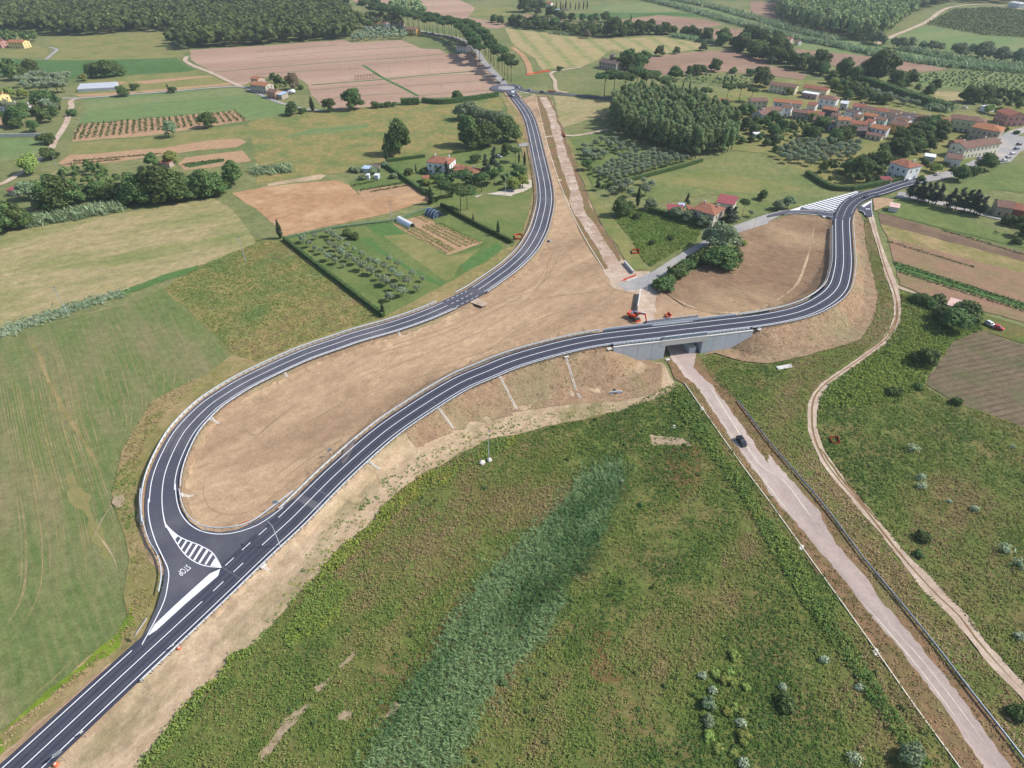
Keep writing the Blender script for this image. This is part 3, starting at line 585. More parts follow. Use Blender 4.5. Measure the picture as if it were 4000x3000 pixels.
S('service_road', '31:1130,0 1250,10 1450,60 1850,190 2010,230 2010,245 1830,205 1400,95 1100,50', M['oldroad'], 'side road behind the pine row', amp=0.1)
S('dirt_apron', '31:905,60 1000,50 1090,70 1040,120 920,165', M['soil'], 'patch of bare earth at the side junction')

verge(RD2, 4.0, 6.4, M['soil'], 'sandy strip beside the link road, field side')
verge(RD2, -4.0, -6.2, M['slope'], 'sandy strip beside the link road, inner side')
verge(RD1, 4.0, 6.2, M['soil'], 'sandy strip beside the main road below the junction', i1=near_idx(RD1, P(500, 2620)))
# ------------------------------------------------------------------ new roads: asphalt, painted lines
BZ = 0.35
def road(name, L, a, b, label, mat):
    return tag(add(name, ribbon_mesh(name, L, a, b, mat, BZ)), label, None, None, 'structure')
road('main_road', RD1, -4.35, 4.35, 'new dark road rising over the underpass and round the loop', M['asphalt_dark'])
road('link_road', RD2[6:], -4.3, 4.3, 'new dark link road curving up to the roundabout', M['asphalt'])
ZJ = 1.25
def flat(name, spec, mat, dz, label, zf=None, kind='structure', parent=None):
    q = pts(spec, ZJ)
    if name == 'junction_pavement':
        q = rough_edge(q, 1.5, 0)
    v2 = [Vector((p.x, p.y)) for p in q]
    if name == 'junction_pavement':
        lo, hi = np.min([tuple(v) for v in v2], 0), np.max([tuple(v) for v in v2], 0)
        g2 = np.stack(np.meshgrid(np.arange(lo[0], hi[0], 1.7), np.arange(lo[1], hi[1], 1.7)), -1).reshape(-1, 2) + .13
        v2 += [Vector(p) for p in g2[inside(q, g2)].tolist()]
    V, _, F, _, _, _ = delaunay_2d_cdt(v2, [(i, (i + 1) % len(q)) for i in range(len(q))], [], 1, 1e-5)
    zz = zf if zf else (lambda x, y: road_z(x, y))
    me = mesh_of(name, [(v.x, v.y, zz(v.x, v.y) + dz) for v in V], [tuple(f) for f in F], mat)
    if len(me.polygons) and me.polygons[0].normal.z < 0: me.flip_normals()
    o = add(name, me, parent)
    return tag(o, label, None, None, kind) if parent is None else o
ALLR = np.concatenate([RD1, RD2])
def road_z(x, y):
    d = (ALLR[:, 0] - x) ** 2 + (ALLR[:, 1] - y) ** 2
    w = 1.0 / (d + 4.0) ** 2
    return float((w * ALLR[:, 2]).sum() / w.sum()) + BZ
JL = 0.05
flat('junction_pavement', '02:1275,900 1265,1000 1270,1100 1290,1200 1330,1350 1400,1500 1425,1600 1420,1659 03:1410,80 1350,270 1225,540 1160,610 1300,560 1900,0 02:2212,1200 12:0,1400 300,1130 12:250,1065 0,1195 02:2050,1265 1900,1285 1750,1262 1640,1190 1570,1080 1545,960 1545,880', M['asphalt'], -0.02, 'asphalt apron at the stop junction', kind='structure')
flat('junction_pavement', '02:1960,1285 2212,1222 12:200,1100 340,1000 400,1000 300,1150 0,1430 02:2000,1560 1900,1450', M['asphalt'], -0.03, 'asphalt wedge beside the teardrop tip')
flat('junction_pavement', '31:0,205 150,180 300,170 420,175 540,215 580,260 640,250 680,120 780,60 900,10 820,0 740,40 640,95 590,140 540,165 400,145 200,140 0,190', M['asphalt'], 0.03, 'asphalt apron at the loop junction', zf=lambda x, y: 0.62)
flat('hatched_island_base', '31:190,150 300,118 520,58 700,8 760,-15 850,-15 810,15 720,55 640,110 590,150 540,170 400,150', M['asphalt'], 0.10, 'asphalt wedge below the painted hatching', zf=lambda x, y: 0.62)
flat('side_spur', '31:770,150 800,110 900,55 905,120 910,200 860,205 830,165', M['asphalt'], 0.07, 'short asphalt spur to the dirt path', zf=lambda x, y: 0.62)
# roundabout
def disc(name, c, r0, r1, mat, z, label):
    n = 40
    if r0 <= 0:
        V = [(c.x + r1 * math.cos(2 * math.pi * i / n), c.y + r1 * math.sin(2 * math.pi * i / n), z) for i in range(n)]; F = [tuple(range(n))]
    else:
        V = [(c.x + r * math.cos(2 * math.pi * i / n), c.y + r * math.sin(2 * math.pi * i / n), z) for r in (r0, r1) for i in range(n)]
        F = [(i, (i + 1) % n, n + (i + 1) % n, n + i) for i in range(n)]
        F = [f[::-1] for f in F]
    return tag(add(name, mesh_of(name, V, F, mat)), label, None, None, 'structure')
RB = P(1978, 346)
disc('roundabout', RB, 0, 15, M['asphalt'], 0.62, 'small roundabout where the link road meets the avenue')
disc('roundabout_ring', RB, 6.6, 7.1, M['white'], 0.66, 'white ring painted on the roundabout')
disc('roundabout_island', RB, 0, 6.0, M['oldroad'], 0.67, 'pale paved centre of the roundabout')

PAINT = []
def paint(L, off, w, label, a=0, b=None, dash=None, z=0.03):
    """a painted line along a road; dash=(mark, gap)"""
    Ls = L[a:b]
    if dash is None:
        o = add('painted_line', ribbon_mesh('painted_line', Ls, off - w / 2, off + w / 2, M['white'], BZ + z))
        return tag(o, label, None, None, 'structure')
    s = np.r_[0, np.cumsum(np.linalg.norm(np.diff(Ls[:, :2], axis=0), axis=1))]
    root = None; t = 0.0; k = 0
    while t + dash[0] < s[-1]:
        q = np.array([[np.interp(u, s, Ls[:, j]) for j in range(3)] for u in np.linspace(t, t + dash[0], 3)])
        me = ribbon_mesh('dash', q, off - w / 2, off + w / 2, M['white'], BZ + z)
        if root is None:
            root = tag(add('dashed_line', me), label, None, None, 'structure')
        else:
            add('dash', me, root)
        t += sum(dash)
    return root
def pline(spec, w, label, z=0.03, zf=None, closed=False):
    q = pts(spec, ZJ); L = smooth_line(q, 1.0)
    L[:, 2] = [(zf or road_z)(p[0], p[1]) for p in L]
    return tag(add('painted_line', ribbon_mesh('painted_line', L, -w / 2, w / 2, M['white'], z)), label, None, None, 'structure')
LW = 0.22
i_j0 = near_idx(RD1, P(560, 2565)); i_j1 = near_idx(RD1, P(1118, 2050)); iDash0 = near_idx(RD1, P(805, 2340)); iDash1 = near_idx(RD1, P(1020, 2138))
iLp = near_idx(RD1, P(3291, 863)); iLp2 = near_idx(RD1, P(3350, 778)); iLpE = near_idx(RD1, P(3432, 751))
paint(RD1, -3.25, LW, 'white edge line on the outer side of the main road', 0, near_idx(RD1, P(3291, 850)))
paint(RD1, 3.25, LW, 'white edge line before the stop junction', 0, i_j0)
paint(RD1, 3.25, LW, 'white edge line on the inner side of the main road', i_j1, iLp)
paint(RD1, 0.0, LW, 'solid white centre line before the stop junction', 0, iDash0)
paint(RD1, 0.0, LW, 'solid white centre line over the bridge', iDash1, iLp)
paint(RD1, 0.0, LW, 'dashed centre line across the stop junction', iDash0 + 2, iDash1 - 1, (3.0, 3.0))
paint(RD1, 3.25, LW, 'dashed edge line across the stop junction', i_j0 + 3, i_j1 + 2, (2.6, 2.6))
paint(RD1, 0.0, LW, 'dashed centre line through the loop junction', iLp + 1, iLp2 + 8, (1.4, 1.4))
paint(RD1, 0.0, LW, 'white centre line towards the village', iLp2 + 9, None)
paint(RD1, 3.25, LW, 'dashed edge line at the hatched wedge', iLp + 1, iLp2 - 4, (0.9, 0.9), 0.12)
paint(RD1, 3.25, LW, 'white edge line past the hatched wedge', iLp2 - 3, None, None, 0.12)
paint(RD1, -3.25, LW, 'white edge line towards the village houses', iLp2 + 14, None)
paint(RD1, -3.25, LW, 'dashed edge line at the side spur', iLp + 9, iLp2 + 12, (0.9, 0.9), 0.12)
iA, iB = near_idx(RD2, P(1748, 1196)), near_idx(RD2, P(1858, 1140))
i2 = near_idx(RD2, P(651, 2075)); i2e = near_idx(RD2, P(2016, 388))
for off, nm in ((3.15, 'white edge line on the field side of the link road'), (-3.15, 'white edge line on the inner side of the link road'), (0, 'white centre line of the link road')):
    i0 = i2 if off == 0 else near_idx(RD2, P(640, 1960)) if off > 0 else near_idx(RD2, P(632, 1940))
    paint(RD2, off, LW, nm + ', lower stretch', i0, iA)
    paint(RD2, off, LW, nm.replace('white', 'dashed white') + ' at the field gate', iA + 1, iB - 1, (1.3, 1.3))
    paint(RD2, off, LW, nm + ', upper stretch', iB, i2e)
pline('02:1288,1000 1285,1090 1300,1210 1345,1360 1400,1480 1450,1590 1460,1659 03:1450,80 1420,210 1340,380 1225,590', LW, 'white edge line rounding the stop junction')
pline('02:1520,870 1522,930 1535,1030 1570,1130 1640,1215 1730,1270 1850,1298 1960,1300 2080,1280 2212,1235 12:100,1180 240,1080', LW, 'white edge line round the inner corner of the stop junction')
z6 = lambda s: ' '.join('p:' + str(600 + float(a.split(',')[0]) * 400 / 1269) + ',' + str(2000 + float(a.split(',')[1]) * 400 / 1269) for a in s.split())
pline(z6('118,0 150,150 200,245 270,360 350,480 430,565 520,625 620,665 720,682 840,692'), LW, 'curved white outline of the teardrop, field side')
pline(z6('150,150 180,190 250,255 330,315 430,360 560,410 650,455 720,500 770,560 810,630 840,692'), LW, 'curved white outline of the teardrop, inner side')
gore = flat('hatched_teardrop', z6('178,188 305,300 265,352 215,270'), M['white'], 0.032, 'white hatched teardrop between the two lanes at the stop')
for s in ['340,325 362,330 310,408 290,402', '400,355 424,362 355,468 333,462', '462,382 488,390 403,522 380,513', '527,408 555,415 457,568 432,560', '590,437 618,447 515,607 492,598', '655,473 684,483 580,640 555,632', '715,517 738,530 657,655 630,652', '765,572 800,625 832,688 705,668']:
    flat('stripe', z6(s), M['white'], 0.034, None, parent=gore)
flat('stop_line', '02:1815,1640 1905,1600 03:1885,0 1600,242 1350,468 1275,514 1335,418 1500,262 1700,82', M['white'], 0.035, 'broad white stop bar along the main road')
# STOP, read by drivers coming down the link road
fc = bpy.data.curves.new('stop_lettering', 'FONT'); fc.body = 'STOP'; fc.size = 1.0; fc.align_x = 'CENTER'; fc.align_y = 'CENTER'
tmp = bpy.data.objects.new('tmp', fc); COL.objects.link(tmp)
dg = bpy.context.evaluated_depsgraph_get(); stop_me = bpy.data.meshes.new_from_object(tmp.evaluated_get(dg)); bpy.data.objects.remove(tmp)
stop_me.materials.clear(); stop_me.materials.append(M['white'])
a, b = P(600 + 425 * .315, 2000 + 668 * .315, ZJ), P(600 + 320 * .315, 2000 + 750 * .315, ZJ)
ctr = P(600 + 372 * .315, 2000 + 712 * .315, ZJ + BZ)
ux = (b - a); wid = ux.length; ux.normalize(); uy = Vector((-ux.y, ux.x, 0))
sx, sy = wid / 2.75 * 1.4, 2.9
mt = Matrix(((ux.x * sx, uy.x * sy, 0, ctr.x), (ux.y * sx, uy.y * sy, 0, ctr.y), (0, 0, 1, 0), (0, 0, 0, 1)))
stop_me.transform(mt)
for v in stop_me.vertices: v.co.z = road_z(v.co.x, v.co.y) + 0.03
tag(add('stop_lettering', stop_me), 'white STOP lettering painted before the stop bar', None, None, 'structure')
# loop junction: hatching, bars
z1 = lambda x, y: 0.74
hz = flat('hatched_wedge', '31:190,150 290,122 275,148', M['white'], 0.02, 'white hatched wedge between the old road and the loop', zf=z1)
top = pts('31:270,126 400,92 520,58 640,25 760,-8 800,-18', 0.7); bot = pts('31:290,150 400,150 545,168 600,145 680,85 800,20', 0.7)
def along(q, t):
    d = [0]
    for i in range(len(q) - 1): d.append(d[-1] + (q[i + 1] - q[i]).length)
    t *= d[-1]
    for i in range(len(q) - 1):
        if t <= d[i + 1]: return q[i].lerp(q[i + 1], (t - d[i]) / max(1e-6, d[i + 1] - d[i]))
    return q[-1]
NS = 17
for i in range(NS):
    t0, t1 = i / NS, (i + 0.52) / NS
    sh = 0.10
    q = [along(top, max(0, t0 - .05)), along(top, max(0, t1 - .05)), along(bot, min(1, t1 + .09)), along(bot, min(1, t0 + .09))]
    add('stripe', mesh_of('stripe', [(p.x, p.y, 0.765) for p in q], [(3, 2, 1, 0)], M['white']), hz)
pline('31:190,150 290,120 520,56 700,6 790,-18', 0.25, 'upper white outline of the hatched wedge', 0.03, z1)
pline('31:190,151 400,152 545,170 600,147 690,80 810,17', 0.25, 'lower white outline of the hatched wedge', 0.03, z1)
flat('stop_bar', '31:565,205 588,205 580,262 552,258', M['white'], 0.03, 'white stop bar at the end of the old road', zf=z1)
flat('stop_bar', '31:810,110 890,68 900,76 832,124', M['white'], 0.03, 'white stop bar at the side spur', zf=z1)
flat('lane_mark', '31:470,198 500,200 505,212 478,210', M['scuffed'], 0.03, 'small worn road lettering on the old road', zf=z1)
flat('lane_mark', '31:845,132 885,136 888,146 850,142', M['scuffed'], 0.03, 'small worn road lettering at the side spur', zf=z1)
pline('31:900,52 895,110 908,200', 0.2, 'white dashed edge of the side spur, outer', 0.02, z1)
pline('31:770,148 800,150 830,165 842,190', 0.2, 'white edge of the side spur, inner', 0.02, z1)
pline('31:140,190 250,172 400,185 560,205', 0.18, 'thin centre line on the last stretch of the old road', 0.02, z1)
# far junction by the roundabout
z2 = lambda x, y: 0.66
for n, q in enumerate(['p:2000,366 2008,352 2012,349 2050,358 2078,364', 'p:2000,370 2030,362 2060,361 2090,367', 'p:2036,372 2028,378 2030,388 2044,404 2058,424']):
    pline(q, 0.5, 'white splitter marking beside the roundabout, ' + nth(n + 1) + ' of three', 0.03, z2)

flat('mud_stain', '12:835,540 870,520 850,600 800,690 765,740 745,700 770,610', field('road_mud', C(132, 118, 106), C(98, 94, 98), None, s1=0.5, fine=2, contrast=.2), 0.012, 'brown mud stain across the main road')
flat('mud_stain', '11:1840,950 1900,905 2010,965 1960,990', M['track'], 0.02, 'pale gravel ramp at the field gate', zf=lambda x, y: 1.25)

M['rowtan'] = field('thin_bare_row', C(146, 134, 98), C(124, 122, 80), C(160, 142, 108), s1=0.3, s2=0.1, fine=1.6, contrast=0.3)
def track(L, w, mk, label, n, group, brk=0.0, up=0.0):
    r_ = np.random.default_rng(n); m = len(L); wv = np.convolve(r_.uniform(brk - .2, 1, m + 6), np.ones(7) / 7, 'valid')[:m].clip(0.0, 1) * w / 2
    wv *= np.minimum(1, np.minimum(np.arange(m), np.arange(m)[::-1]) / 6.0); L[:, 2] = terr(L); LAYER[0] += 1
    tag(add('wheel_track', ribbon_mesh('wheel_track', L, -wv, wv, M[mk], 0.03 + 0.0004 * LAYER[0] + up)), label, None, group, 'structure')
GD = [[T('01', -80, 1400), T('02', 0, 200), T('02', 80, 600), T('02', 150, 1000), T('02', 190, 1400), T('03', 150, 200), T('03', -80, 600)], [T('01', 420, 1160), T('01', 560, 1600), T('02', 640, 330), T('02', 760, 700), T('02', 880, 1100), T('02', 960, 1500), T('03', 900, 300), T('03', 300, 1000)]]
GD = [smooth_line(q, 2) for q in GD]
def resamp(L, n): s_ = np.r_[0, np.cumsum(np.linalg.norm(np.diff(L, axis=0), axis=1))]; return np.stack([np.interp(np.linspace(0, s_[-1], n), s_, L[:, k]) for k in range(3)], 1)
G0, G1 = resamp(GD[0], 90), resamp(GD[1], 90)
for n in range(26):
    t = n / 22.0 + R.uniform(-.012, .012); i0, i1 = R.randrange(0, 30), R.randrange(58, 90)
    track((G0 * (1 - t) + G1 * t)[i0:i1].copy(), R.choice((.35, .5, .8)), R.choice(('rowtan', 'rowtan', 'vergemix')), 'thin bare row line in the green crop, ' + nth(n + 1) + ' from the left edge', n, 'bare row lines in the crop', R.uniform(0, .4))
G2 = resamp(smooth_line(pts('01:1390,870 1540,1150 1640,1400 1600,1600 02:1300,150'), 2), 60); G3 = resamp(smooth_line(pts('01:420,1160 560,1600 02:640,330 760,700 870,950'), 2), 60)
for n in range(22):
    t = (n + .5) / 22 + R.uniform(-.01, .01)
    track((G3 * (1 - t) + G2 * t)[R.randrange(0, 14):R.randrange(40, 60)].copy(), R.choice((.3, .4, .6)), 'rowtan', 'thin bare row line in the upper crop, ' + nth(n + 1) + ' towards the road', n + 50, 'bare row lines in the crop', R.uniform(0, .4))
for n, (sp, w, mk) in enumerate([('01:230,1240 330,1400 430,1659 02:500,120 600,300 740,520 830,680 900,850', 3.0, 'vergemix'), ('02:1660,-40 1400,180 1230,360 1090,560 1040,760', 2.4, 'vergemix'), ('01:400,1150 800,1040 1180,940', 1.2, 'sand'), ('02:1090,940 960,1060 880,1180 770,1420', 1.4, 'pale'), ('02:760,1200 860,1320 980,1500 1030,1659', .8, 'sand'), ('03:760,600 450,900 50,1230', 1.2, 'vergemix'), ('21:1340,890 1600,1010 2000,1045 31:200,850 330,600 400,300', 2.2, 'sand'), ('21:1690,700 1950,830 2090,960', .8, 'vergemix')]):
    track(smooth_line(pts(sp), 2), w, mk, 'worn wheel track across the fields, ' + nth(n + 1) + ' from the crop corner', n + 90, 'wheel tracks in the fields', 0, .17 if sp[0] == '2' else 0)
S('outer_weeds', '32:2240,385 3200,700 3200,1659 33:3200,1659 2240,1659 32:2240,500', M['weed'], 'weedy meadow continuing past the path')
S('sand_heap', '02:975,985 1050,965 1100,1000 1060,1080 1010,1090 970,1040', M['pale'], 'heap of pale spoil at the crop edge')

track(smooth_line(pts('31:885,205 940,400 995,600 1035,720 1085,850 1110,950 1118,1060 1090,1170 1020,1270 900,1370 650,1550 500,1659 32:410,100 380,200 378,300 385,400 430,550 505,690 625,850 780,1020 940,1220 1080,1400 1300,1659 33:1470,180 1650,350 1785,535 1925,700 2060,850 2212,1010'), 2), .9, 'verge', 'grassy ridge along the middle of the dirt path', 200, None, .2, .165)
for n, (sp, w) in enumerate([('22:1690,0 1900,330 2160,720 32:110,820 330,1100 480,1330', 1.3), ('22:1600,10 1830,360 2120,760 32:120,1040 330,1280', .8), ('33:700,120 900,330 1100,560 1330,840 1600,1200 1850,1560', .8), ('33:860,150 1050,420 1300,700 1600,1080 1950,1560', .6)]):
    track(smooth_line(pts(sp), 1.5), w, 'gravel', 'pale worn streak on the abandoned carriageway, ' + nth(n + 1) + ' from the bridge', 210 + n, 'pale streaks on the carriageway', .1, .16)
M['dusty'] = field('dusty_asphalt', C(92, 92, 101), C(84, 84, 95), C(112, 110, 112), s1=0.2, s2=0.06, fine=2.5, contrast=0.12, bump=0.05)
M['dusty2'] = field('worn_asphalt', C(77, 78, 90), C(84, 85, 96), None, s1=0.2, fine=2.5, contrast=0.10, bump=0.05)
for L, i0, i1, mk, nm in ((RD1, 0, None, 'dusty2', 'main'), (RD2, 40, i2e, 'dusty', 'link')):
    for k, off in enumerate((-2.35, -.85, .85, 2.35)):
        Ls = L[i0:i1]; wv = np.convolve(np.random.default_rng(k).uniform(.1, .6, len(Ls) + 8), np.ones(9) / 9, 'valid')[:len(Ls)]
        tag(add('tyre_track', ribbon_mesh('tyre_track', Ls, off - wv, off + wv, M[mk], BZ + .012)), 'faint tyre track on the %s road, %s across' % (nm, nth(k + 1)), None, None, 'structure')
for n, (L, x, y, w) in enumerate([(RD2, 2104, 611, 1.4), (RD2, 2123, 830, .8), (RD2, 1690, 1222, 1.2), (RD2, 1210, 1380, .6), (RD1, 1190, 1975, 2.2), (RD1, 1240, 1930, .5), (RD1, 3293, 1000, .6), (RD2, 2052, 440, 1.0), (RD1, 900, 2250, .4)]):
    i = near_idx(L, P(x, y, 1)); tag(add('paving_joint', ribbon_mesh('paving_joint', np.stack([L[i], L[i] + (L[i + 1] - L[i]) * w / 2, L[i] + (L[i + 1] - L[i]) * w]), -4.2, 4.2, M['dusty'], BZ + .02)), 'paler paving joint across the new road, ' + nth(n + 1) + ' noted', None, 'paving joints', 'structure')

for n, (sp, w) in enumerate([('12:0,930 500,560 1100,230 11:1500,1560 21:0,1300 500,1080 900,880', .7), ('12:60,960 560,590 1150,265 11:1560,1590 21:60,1330 560,1110 950,900', .7), ('02:1990,760 2200,640 12:300,430 800,130 11:1100,1560 2000,1180 21:250,800 330,560', .6), ('12:200,1010 700,640 1300,180 11:2050,1520 21:300,1320 800,1130', 1.4), ('02:1800,700 1760,950 1850,1100 2050,1130 12:0,1080 300,850 700,520', .6), ('11:900,1400 1500,1230 2000,1010 21:200,780 380,480', .8), ('11:940,1430 1550,1255 2060,1030 21:260,790 430,500', .8), ('21:0,960 400,900 800,860 1000,840', 1.0), ('21:420,720 640,620 760,740 900,860', .7), ('21:900,1090 600,1010 200,1120 11:1800,1480 1200,1659', .7), ('12:250,560 420,430 520,520 400,640 250,600', .6), ('02:2100,380 2212,450 12:150,330 420,130', 1.8)]):
    track(smooth_line(pts(sp), 2), w, 'slope', 'wheel rut in the graded earth between the roads, ' + nth(n + 1) + ' surveyed', 300 + n, 'wheel ruts in the graded earth', .3, .165)
# ------------------------------------------------------------------ bridge, wing walls, guardrails, concrete
M['concrete'] = plain('concrete', C(206, 209, 214), 0.85, var=0.10, scale=0.8, bump=0.05)
M['concrete_pale'] = plain('pale_concrete', C(214, 210, 202), 0.85, var=0.08, scale=0.8)
M['concrete_joint'] = plain('concrete_joint', C(120, 124, 130), 0.9, var=0.05)
M['steel'] = plain('galvanised_steel', C(208, 214, 221, 0.9), 0.55, metal=0.1, var=0.06, scale=2, spec=0.5)
M['dullsteel'] = plain('dull_steel', C(120, 128, 138), 0.5, metal=0.3, var=0.1, scale=2)
M['meshpanel'] = plain('steel_mesh', C(150, 166, 182), 0.5, metal=0.3, var=0.1, scale=4)
M['curbstone'] = plain('kerb_stone', C(226, 218, 196), 0.85, var=0.12, scale=1)
M['orangenet'] = plain('orange_netting', C(226, 92, 62), 0.8, var=0.15, scale=2)

def band_part(name, L, off, z0, z1, thick, mat, parent):
    V, F = wall_ribbon(L, off, z0, z1, thick)
    return add(name, big_mesh(name, V, F, mat), parent)
WOFF = 5.65
bridge = empty('underpass_bridge', (0, 0, 0), 0, 'grey concrete underpass bridge carrying the main road', 'bridge')
segs = RD1
# deck and portal
band_part('deck', RD1[iOL - 1:iOR + 2], 0, -1.55, 0.0, 2 * WOFF + 0.35, M['concrete'], bridge)
for sd, nm in ((-1, 'parapet'), (1, 'parapet')):
    band_part('parapet', RD1[iOL - 2:iOR + 3], sd * (WOFF + 0.05), -1.7, 0.55, 0.5, M['concrete_pale'], bridge)
axis = (P(2673.6, 1500) - P(3250, 2307)); axis.z = 0; axis.normalize()
def south_face(i): q = offset(RD1, -WOFF)[i]; return Vector((q[0], q[1], 0))
def north_face(i): q = offset(RD1, WOFF)[i]; return Vector((q[0], q[1], 0))
for i, sgn in ((iOL, -1), (iOR, 1)):
    a = south_face(i)
    # where the abutment line along the carriageway meets the north face
    t = 0.0
    nf = offset(RD1, WOFF)
    best = min(np.arange(6, 40, 0.5), key=lambda u: ((nf[:, :2] - np.array([a.x + axis.x * u, a.y + axis.y * u])) ** 2).sum(1).min())
    b_ = a + axis * best
    out = Vector((axis.y, -axis.x, 0)) * (1.0 * sgn)
    if (out.x > 0) != (sgn > 0): out = -out
    top = float(RD1[i, 2]) - 1.5
    MB().quadbox([a, b_, b_ + out * 1.1, a + out * 1.1], [Vector((p.x, p.y, top)) for p in (a, b_, b_ + out * 1.1, a + out * 1.1)]).part('abutment', M['concrete'], bridge)
def wing(i0, i1, sd, lab):
    root = empty('wing_wall', (0, 0, 0), 0, lab, 'wall')
    L = RD1[i0:i1 + 1]; n = max(1, len(L) // 5)
    for k in range(n):
        a, b = k * (len(L) - 1) // n, (k + 1) * (len(L) - 1) // n
        seg = offset(L, sd * WOFF)[a:b + 1]
        for (za, zb, lab2) in ((None, 3.4, 'panel'), (3.41, None, 'panel')):
            c = seg.copy(); d = normals(c)
            c[0, :2] += (c[1, :2] - c[0, :2]) / max(1e-6, np.linalg.norm(c[1, :2] - c[0, :2])) * 0.10
            lo = np.zeros(len(c)) - 1.0 if za is None else np.full(len(c), za)
            hi = c[:, 2] + 0.1 if zb is None else np.full(len(c), zb)
            V = []
            for off in (-0.25, 0.25):
                for h in (lo, hi): V.append(np.c_[c[:, :2] + d * off, h])
            V = np.concatenate(V); m = len(c); i = np.arange(m - 1)
            F = np.concatenate([np.stack([i, i + 1, m + i + 1, m + i], 1), np.stack([2 * m + i, 3 * m + i, 3 * m + i + 1, 2 * m + i + 1], 1), np.stack([m + i, m + i + 1, 3 * m + i + 1, 3 * m + i], 1), np.array([[0, m, 3 * m, 2 * m], [m - 1, 3 * m - 1, 4 * m - 1, 2 * m - 1]])])
            add('panel', big_mesh('panel', V, F, M['concrete']), root)
    band_part('coping', L, sd * WOFF, 0.1, 0.42, 0.62, M['concrete_pale'], root)
    # backing so that no daylight shows through the joints
    c = offset(L, sd * (WOFF - 0.4)); c[:, 2] = 0
    return root
wing(iWL, iOL, -1, 'grey concrete wing wall on the teardrop side of the underpass')
wing(iOR, iWR, -1, 'grey concrete wing wall on the loop side of the underpass')
wing(iWL, iOL, 1, 'concrete wing wall behind the bridge, on the teardrop side')
wing(iOR, iWR, 1, 'concrete wing wall behind the bridge, on the loop side')
# mesh screens standing on both parapets
def screen(off, i0, i1, lab):
    root = empty('safety_screen', tuple(offset(RD1, off, 0.55)[(i0 + i1) // 2]), 0, lab, 'railing')
    o0 = Vector(root.location)
    L = offset(RD1, off, 0.55)[i0:i1 + 1]; n = 7
    s = np.r_[0, np.cumsum(np.linalg.norm(np.diff(L[:, :2], axis=0), axis=1))]
    q = [Vector([np.interp(u, s, L[:, j]) for j in range(3)]) - o0 for u in np.linspace(0, s[-1], n)]
    pm = MB().box(0, 0, 0.9, 0.12, 0.12, 1.8).mesh('post', M['steel'])
    for p in q: add('post', pm, root, p)
    for a, b in zip(q[:-1], q[1:]):
        d = b - a; ln = d.length; rz = math.atan2(d.y, d.x)
        for z, h in ((0.45, 0.55), (1.15, 0.55)):
            mb = MB().box(0, 0, 0, ln - 0.16, 0.03, h)
            mb.part('mesh_panel', M['meshpanel'], root, loc=(a + b) / 2 + Vector((0, 0, z)), rot=(0, 0, rz))
        MB().box(0, 0, 0, ln, 0.08, 0.08).part('top_rail', M['steel'], root, loc=(a + b) / 2 + Vector((0, 0, 1.8)), rot=(0, 0, rz))
    return root
screen(-WOFF, iOL - 1, iOR + 1, 'steel mesh screen above the underpass opening')
screen(WOFF, iOL - 3, iOR + 3, 'pale mesh screen on the far side of the bridge')

POST = MB().box(0, 0, 0.4, 0.12, 0.16, 0.95).mesh('post', M['dullsteel'])
def guardrail(L, off, label, i0=0, i1=None, spacing=2.25, height=0.78, deep=0.34):
    Ls = offset(L, off, BZ)[i0:i1]
    c = Ls[len(Ls) // 2]
    root = empty('guardrail', tuple(c), 0, label, 'guardrail', 'new guardrails along the roads')
    sgn = 1 if off > 0 else -1
    for zc in ((height,) if spacing > 1.9 else (height, height - 0.42)):
        V, F = wall_ribbon(Ls, 0, zc - deep / 2, zc + deep / 2, 0.14)
        V = V - c
        add('beam', big_mesh('beam', V, F, M['steel']), root)
    s = np.r_[0, np.cumsum(np.linalg.norm(np.diff(Ls[:, :2], axis=0), axis=1))]
    nrm = normals(Ls)
    for u in np.arange(0.3, s[-1], spacing):
        p = [np.interp(u, s, Ls[:, j]) for j in range(3)]; nx, ny = np.interp(u, s, nrm[:, 0]), np.interp(u, s, nrm[:, 1])
        add('post', POST, root, (p[0] + nx * 0.14 * sgn - c[0], p[1] + ny * 0.14 * sgn - c[1], p[2] - c[2]), (0, 0, math.atan2(ny, nx)))
    return root
GR = 4.95
iG0 = near_idx(RD1, P(552, 2662)); 
guardrail(RD1, -GR, 'long guardrail on the outer edge from the stop junction to the wing wall', iG0, iWL)
guardrail(RD1, -GR, 'guardrail with close posts above the teardrop-side wing wall', iWL, iOL - 1, 1.6)
guardrail(RD1, -GR + 0.2, 'guardrail behind the steel screen on the bridge', iOL, iOR, 2.25)
guardrail(RD1, -GR, 'guardrail with close posts above the loop-side wing wall', iOR + 1, iWR, 1.6)
guardrail(RD1, -GR, 'guardrail round the outside of the loop', iWR, near_idx(RD1, P(3296, 845)))
guardrail(RD1, GR, 'guardrail on the inner edge from the teardrop to the bridge', near_idx(RD1, P(1135, 2033)), iWL)
guardrail(RD1, GR, 'double guardrail on the far side of the bridge', iWL, iWR, 1.6)
guardrail(RD1, GR, 'guardrail along the inside of the loop', iWR, near_idx(RD1, P(3292, 900)))
guardrail(RD2, GR, 'guardrail on the crop field side of the link road', near_idx(RD2, P(640, 2035)), near_idx(RD2, P(1735, 1205)))
guardrail(RD2, GR, 'guardrail beside the villa lawn', near_idx(RD2, P(1800, 1172)), near_idx(RD2, P(2096, 570)))
guardrail(RD2, -GR, 'guardrail along the graded earth, lower stretch', near_idx(RD2, P(632, 1940)), near_idx(RD2, P(1760, 1192)))
guardrail(RD2, -GR, 'guardrail along the graded earth, upper stretch', near_idx(RD2, P(1862, 1138)), near_idx(RD2, P(2040, 418)))
